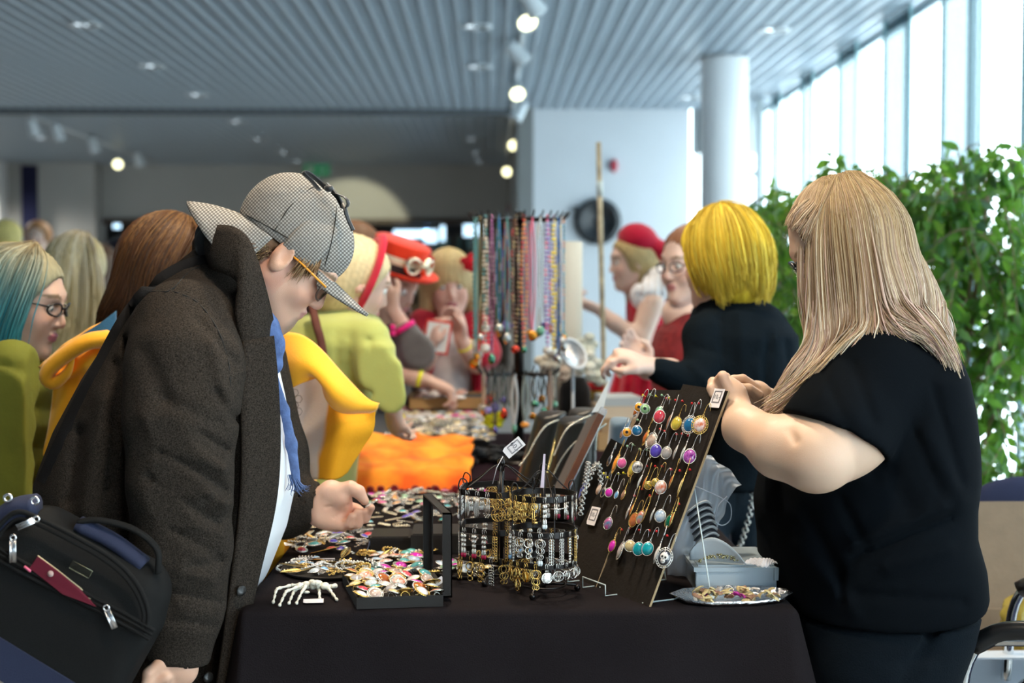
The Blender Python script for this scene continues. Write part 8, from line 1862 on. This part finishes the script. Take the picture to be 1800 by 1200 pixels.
f = U(secfield([sec(1105, 1165, 505, 6.32, .10), sec(1100, 1178, 540, 6.32, .14), sec(1102, 1172, 590, 6.32, .14), sec(1085, 1190, 640, 6.32, .19), sec(1070, 1200, 690, 6.32, .24), sec(1058, 1215, 740, 6.32, .28)]), k=.03)
cloth('dress', f, [pt(1060, 500, 6.3), pt(1215, 740, 6.3)], cm('cloth', (.50, .006, .03)), t, .013, .24, [(1100 + 16 * i, 615, 1078 + 24 * i, 735, 6, -.03) for i in range(6)])
legs(1130, 6.34, .66, .09, .07, cm('matte', (.55, .5, .5)), t, 'stockings')
# --- red striped top
t = thing('person', 'person with auburn hair and thin glasses in a dark red ribbed top', 'person', (pt(1220, 700, 4.75).x, 4.75, 0))
M7 = head_M(pt(1213, 468, 4.75), 215, 8, 0, 1.08)
l1 = limb([pt(1235, 640, 4.6), pt(1200, 660, 4.5), pt(1165, 655, 4.45)], [.05, .036, .028], handf(pt(1160, 652, 4.45), (-.8, -.1, .3), (0, 0, -1), 1, .8), .008)
l2 = limb([pt(1180, 660, 4.55), pt(1140, 652, 4.5)], [.034, .028], handf(pt(1136, 652, 4.5), (-.5, 0, .8), (0, -1, 0), 1, .5), .008)
ch = (U(cone(pt(1222, 520, 4.78), pt(1222, 545, 4.78), .09, .12, ((0, 1, 0), .8)), k=.02), *bx(pt(1222, 535, 4.78), m=.18), .01)
mk_head(t, M7, [pt(1215, 490, 4.75), pt(1222, 535, 4.78)], [.056, .07], (.70, .50, .42), cell=.007, fat=.006, extras=[l1, l2, ch])
h7 = sub(U(ell((-.022, 0, .036), (.110, .094, .102)), (ell((-.06, 0, -.02), (.06, .075, .07)), .03), k=.03), ell((.125, 0, -.02), (.09, .2, .115)), .015)
shellhair('hair', M7, h7, (-.17, -.14, -.15), (.14, .14, .16), [(.15, .06, .03), (.28, .12, .06)], t, .008)
b = MB()
def g7(*p): return M7 @ Vector(p)
for s in (-1, 1): b.tube([g7(.1 - .012 * abs(math.cos(a)) * (1 if math.cos(a) * s > 0 else 0), s * .036 + .026 * math.cos(a), .008 + .015 * math.sin(a)) for a in np.linspace(0, 6.283, 18, False)], .002, 6, closed=True)
b.tube([g7(.09, .06, .014), g7(0, .088, .016)], .0025, 6); b.tube([g7(.09, -.06, .014), g7(0, -.088, .016)], .0025, 6)
put('glasses', b.mesh('glasses', cm('plastic', (.02, .03, .06))), t, world=True)
f = secfield([sec(1185, 1260, 548, 4.8, .13), sec(1155, 1285, 580, 4.8, .19), sec(1138, 1290, 620, 4.8, .2), sec(1145, 1290, 680, 4.8, .2), sec(1150, 1290, 800, 4.8, .2)])
cloth('ribbed_top', f, [pt(1140, 545, 4.75), pt(1290, 800, 4.8)], mat('ribbed_red', (.22, .012, .016), .85, col2=(.13, .006, .010), vscale=40), t, .010, .16, [(1135, 570 + 10 * i, 1210, 566 + 10 * i, 2.5, -.006) for i in range(12)])
legs(1225, 4.82, .60, .09, .085, cm('matte', (.03, .03, .04)), t)
# --- yellow crop, black shirt
t = thing('person', 'person with a cropped bright yellow bob and black shirt seen from behind', 'person', (pt(1290, 700, 3.75).x, 3.75, 0))
M8 = head_M(pt(1268, 462, 3.72), 140, 6, 0, 1.06)
l1 = limb([pt(1180, 650, 3.6), pt(1140, 645, 3.56)], [.032, .026], handf(pt(1143, 646, 3.56), (-.8, -.2, .35), (.1, .3, -1), 1, 1.1), .006)
mk_head(t, M8, [pt(1272, 490, 3.72), pt(1282, 530, 3.74)], [.05, .06], (.66, .46, .38), cell=.007, extras=[l1])
h8 = U(ell((-.012, 0, .040), (.116, .102, .108)), (ell((-.035, 0, -.02), (.090, .098, .09)), .04), (ell((-.06, 0, -.06), (.055, .075, .055)), .03), k=.03); h8 = sub(h8, ell((.135, 0, -.05), (.09, .2, .12)), .02)
o = shellhair('hair', M8, h8, (-.17, -.14, -.17), (.15, .14, .18), [(.46, .30, .02), (.66, .47, .03), (.80, .62, .06)], t, .006)
gl = []
for k in range(11):
    a = math.radians(-50 + 230 * k / 10 + 100); X, Y_ = math.cos(a), math.sin(a); zz = -.09 + .03 * math.sin(k * 2.2)
    gl.append([M8 @ Vector((-.01, 0, .15)), M8 @ Vector((-.012 + .07 * X, .065 * Y_, .13)), M8 @ Vector((-.018 + .112 * X, .102 * Y_, .06)), M8 @ Vector((-.025 + .112 * X, .106 * Y_, -.01)), M8 @ Vector((-.03 + .098 * X, .090 * Y_, zz + .03)), M8 @ Vector((-.03 + .086 * X, .078 * Y_, zz))])
strands('locks', gl, 1500, 12, .0014, [[(.55, .38, .03), (.70, .50, .04), (.62, .42, .03)], [(.80, .62, .08), (.82, .64, .08), (.7, .5, .05)], [(.4, .26, .02), (.55, .38, .03), (.5, .33, .03)]], o, jit=.005, seed=41, nside=3, lenvar=.2, push=xf(h8, M8, 1.06))
M_bsh = mat('black_shirt', (.004, .0075, .011), .95, spec=.08, bump=.35, bscale=110)
f = secfield([sec(1240, 1320, 512, 3.76, .08), sec(1218, 1368, 545, 3.76, .16), sec(1206, 1398, 590, 3.76, .2), sec(1205, 1404, 660, 3.76, .21), sec(1210, 1380, 740, 3.76, .2), sec(1225, 1350, 815, 3.76, .19), sec(1225, 1345, 850, 3.76, .19)])
ar = U(*spl([pt(1238, 590, 3.64), pt(1240, 650, 3.60), pt(1222, 676, 3.58), pt(1160, 652, 3.56)], [.062, .052, .048, .036]), k=.03)
fl = [(1265, 560, 1272, 700, 5, -.008), (1300, 550, 1312, 800, 12, .006), (1352, 590, 1330, 800, 7, -.009), (1380, 600, 1392, 690, 6, -.008), (1240, 530, 1350, 540, 4, -.006), (1290, 700, 1240, 800, 8, -.008), (1215, 640, 1250, 680, 6, .008), (1220, 610, 1255, 620, 5, -.007), (1330, 640, 1350, 760, 6, .006)]
cloth('shirt', U(f, (ar, .03), (cone(pt(1250, 520, 3.74), pt(1315, 516, 3.74), .04, .045), .02), k=.04), [pt(1150, 510, 3.65), pt(1400, 850, 3.85)], M_bsh, t, .009, .16, fl)
o = legs(1285, 3.78, .80, .085, .09, mat('blue_black_jeans', (.012, .028, .045), .8, bump=.3, bscale=200), t, 'jeans')
def chain(name, pts, n, r, col, parent, flat=.5):
    P = crom(pts, n); b = MB()
    for i in range(n - 1):
        a, c = Vector(P[i]), Vector(P[i + 1]); d = (c - a); L = d.length; d.normalize(); u = d.cross(Vector((.3, .9, .2))).normalized(); w = d.cross(u)
        if i % 2: u, w = w, u
        m_ = (a + c) / 2
        b.tube([m_ + d * L * .68 * math.cos(t_) + u * r * 2.1 * math.sin(t_) for t_ in np.linspace(0, 6.283, 8, False)], r * .55, 4, closed=True)
    return put(name, b.mesh(name, cm('metal', col)), parent, world=True)
chain('trouser_chain', [pt(1300, 800, 3.66), pt(1322, 830, 3.64), pt(1322, 880, 3.63), pt(1304, 950, 3.63), pt(1280, 990, 3.64)], 46, .0035, SILVER, o)
# --- blond long hair with its back to us, and the heads far off
def far_person(label, px, py, Y, yaw, hair, top, skin=(.6, .42, .34), longh=0, w=.2, sc=1.0, capc=None, pitch=0):
    t = thing('person', label, 'person', (pt(px, 700, Y).x, Y, 0)); M = head_M(pt(px, py, Y), yaw, pitch, 0, sc); c = pt(px, py, Y)
    mk_head(t, M, [c + V(0, 0, -.03), c + V(0, 0, -.15)], [.05, .06], skin, cell=.011)
    h = U(ell((-.018, 0, .036), (.112, .096, .102)), (cone((-.04, 0, 0), (-.06, 0, -.06 - longh), .085, .08 if longh else .05), .05), k=.03); h = sub(h, ell((.12, 0, -.04), (.08, .2 if not longh else .07, .125)), .015)
    o = shellhair('hair', M, h, (-.2, -.17, -.2 - longh), (.14, .17, .17), hair, t, .011)
    X, z = c.x, c.z - .20
    f = U(ell((X, Y + .02, z - .28), (w * .8, .13, .42)), *spl([V(X - w * .8, Y, z), V(X - w, Y - .03, z - .28), V(X - w * .8, Y - .14, z - .5)], [.06, .05, .04]), *spl([V(X + w * .8, Y, z), V(X + w, Y - .03, z - .28), V(X + w * .8, Y - .14, z - .5)], [.06, .05, .04]), (cone(V(X - w * .6, Y, z + .02), V(X + w * .6, Y, z + .02), .06, .06), .05), k=.06)
    sdfmesh('top', [(f, (X - w - .1, Y - .25, z - .75), (X + w + .1, Y + .2, z + .12), .016)], cm('cloth', top), None, 2, t)
    legs(px, Y + .02, max(.6, z - .62), .085, .08, cm('matte', (.03, .03, .045)), t, x=X)
    if capc is not None:
        fb = U(ell((-.01, 0, .08), (.125, .11, .065)), (ell((.08, 0, .062), (.06, .08, .012)), .01), k=.02); L, H = bx(c + V(0, 0, .08), m=.2); sdfmesh('cap', [(xf(fb, M, sc), L, H, .011)], cm('cloth', capc), None, 2, t)
    return t, o, M
t, o, M = far_person('person with long blond hair in black, back turned', 138, 478, 4.9, 75, [(.42, .33, .16), (.60, .52, .32), (.46, .36, .16)], (.012, .012, .014), longh=.20, sc=1.05)
gl = [[pt(136 + 2 * k, 414, 4.88), pt(108 + 8 * k, 440, 4.80), pt(98 + 11 * k, 500, 4.78), pt(92 + 12 * k, 560, 4.78), pt(84 + 13 * k, 608 - 12 * (k % 2), 4.78)] for k in range(8)]
strands('locks', gl, 800, 12, .0022, [[(.55, .43, .22), (.75, .62, .38), (.62, .48, .24)], [(.8, .74, .6), (.82, .72, .52), (.7, .58, .34)], [(.25, .17, .08), (.55, .42, .2), (.45, .32, .14)]], o, jit=.009, seed=51, nside=3, lenvar=.2, push=xf(U(ell((-.018, 0, .036), (.112, .096, .102)), (cone((-.04, 0, 0), (-.06, 0, -.26), .085, .08), .05), k=.03), M, 1.05))
far_person('person with short auburn hair far off by the dark blue banner', 66, 418, 10.5, -90, [(.26, .12, .05), (.34, .17, .07)], (.05, .05, .06))
far_person('person with dark brown hair behind the long-haired blond visitor', 178, 470, 7.6, 70, [(.06, .035, .02), (.09, .05, .03)], (.3, .32, .34), longh=.05)
far_person('person in a dark blue cap near the library shelves', 222, 455, 8.4, -60, [(.03, .02, .02), (.05, .03, .02)], (.02, .025, .05), capc=(.012, .012, .03))
far_person('person with a pale yellow bob far off at the left edge', 14, 424, 8.5, 60, [(.52, .42, .12), (.66, .55, .2)], (.3, .3, .3))
far_person('person with brown hair behind the short blond visitor', 628, 452, 5.6, 40, [(.14, .06, .03), (.2, .09, .04)], (.1, .05, .05), sc=1.1)

# ============================================================ labels: tell repeats apart by their order from the left
ones = 'zeroth first second third fourth fifth sixth seventh eighth ninth tenth eleventh twelfth thirteenth fourteenth fifteenth sixteenth seventeenth eighteenth nineteenth'.split()
tens = {2: 'twenty', 3: 'thirty', 4: 'forty'}
def ordw(n): return ones[n] if n < 20 else (tens[n // 10] + ('-' + ones[n % 10] if n % 10 else 'th')).replace('yth', 'ieth')
bpy.context.view_layer.update()
gr_ = {}
for o in S.objects:
    if o.parent is None and o.get('label') and o.get('group'): gr_.setdefault(o['label'], []).append(o)
RCi = RC.inverted()
for l, os_ in gr_.items():
    if 1 < len(os_) < 50:
        def sx(o): q = RCi @ (o.matrix_world.translation - EYE); return q.x / -q.z
        for i, o in enumerate(sorted(os_, key=sx)):
            n = l + ', ' + ordw(i + 1) + ' from left'
            if len(n.split()) <= 16: o['label'] = n
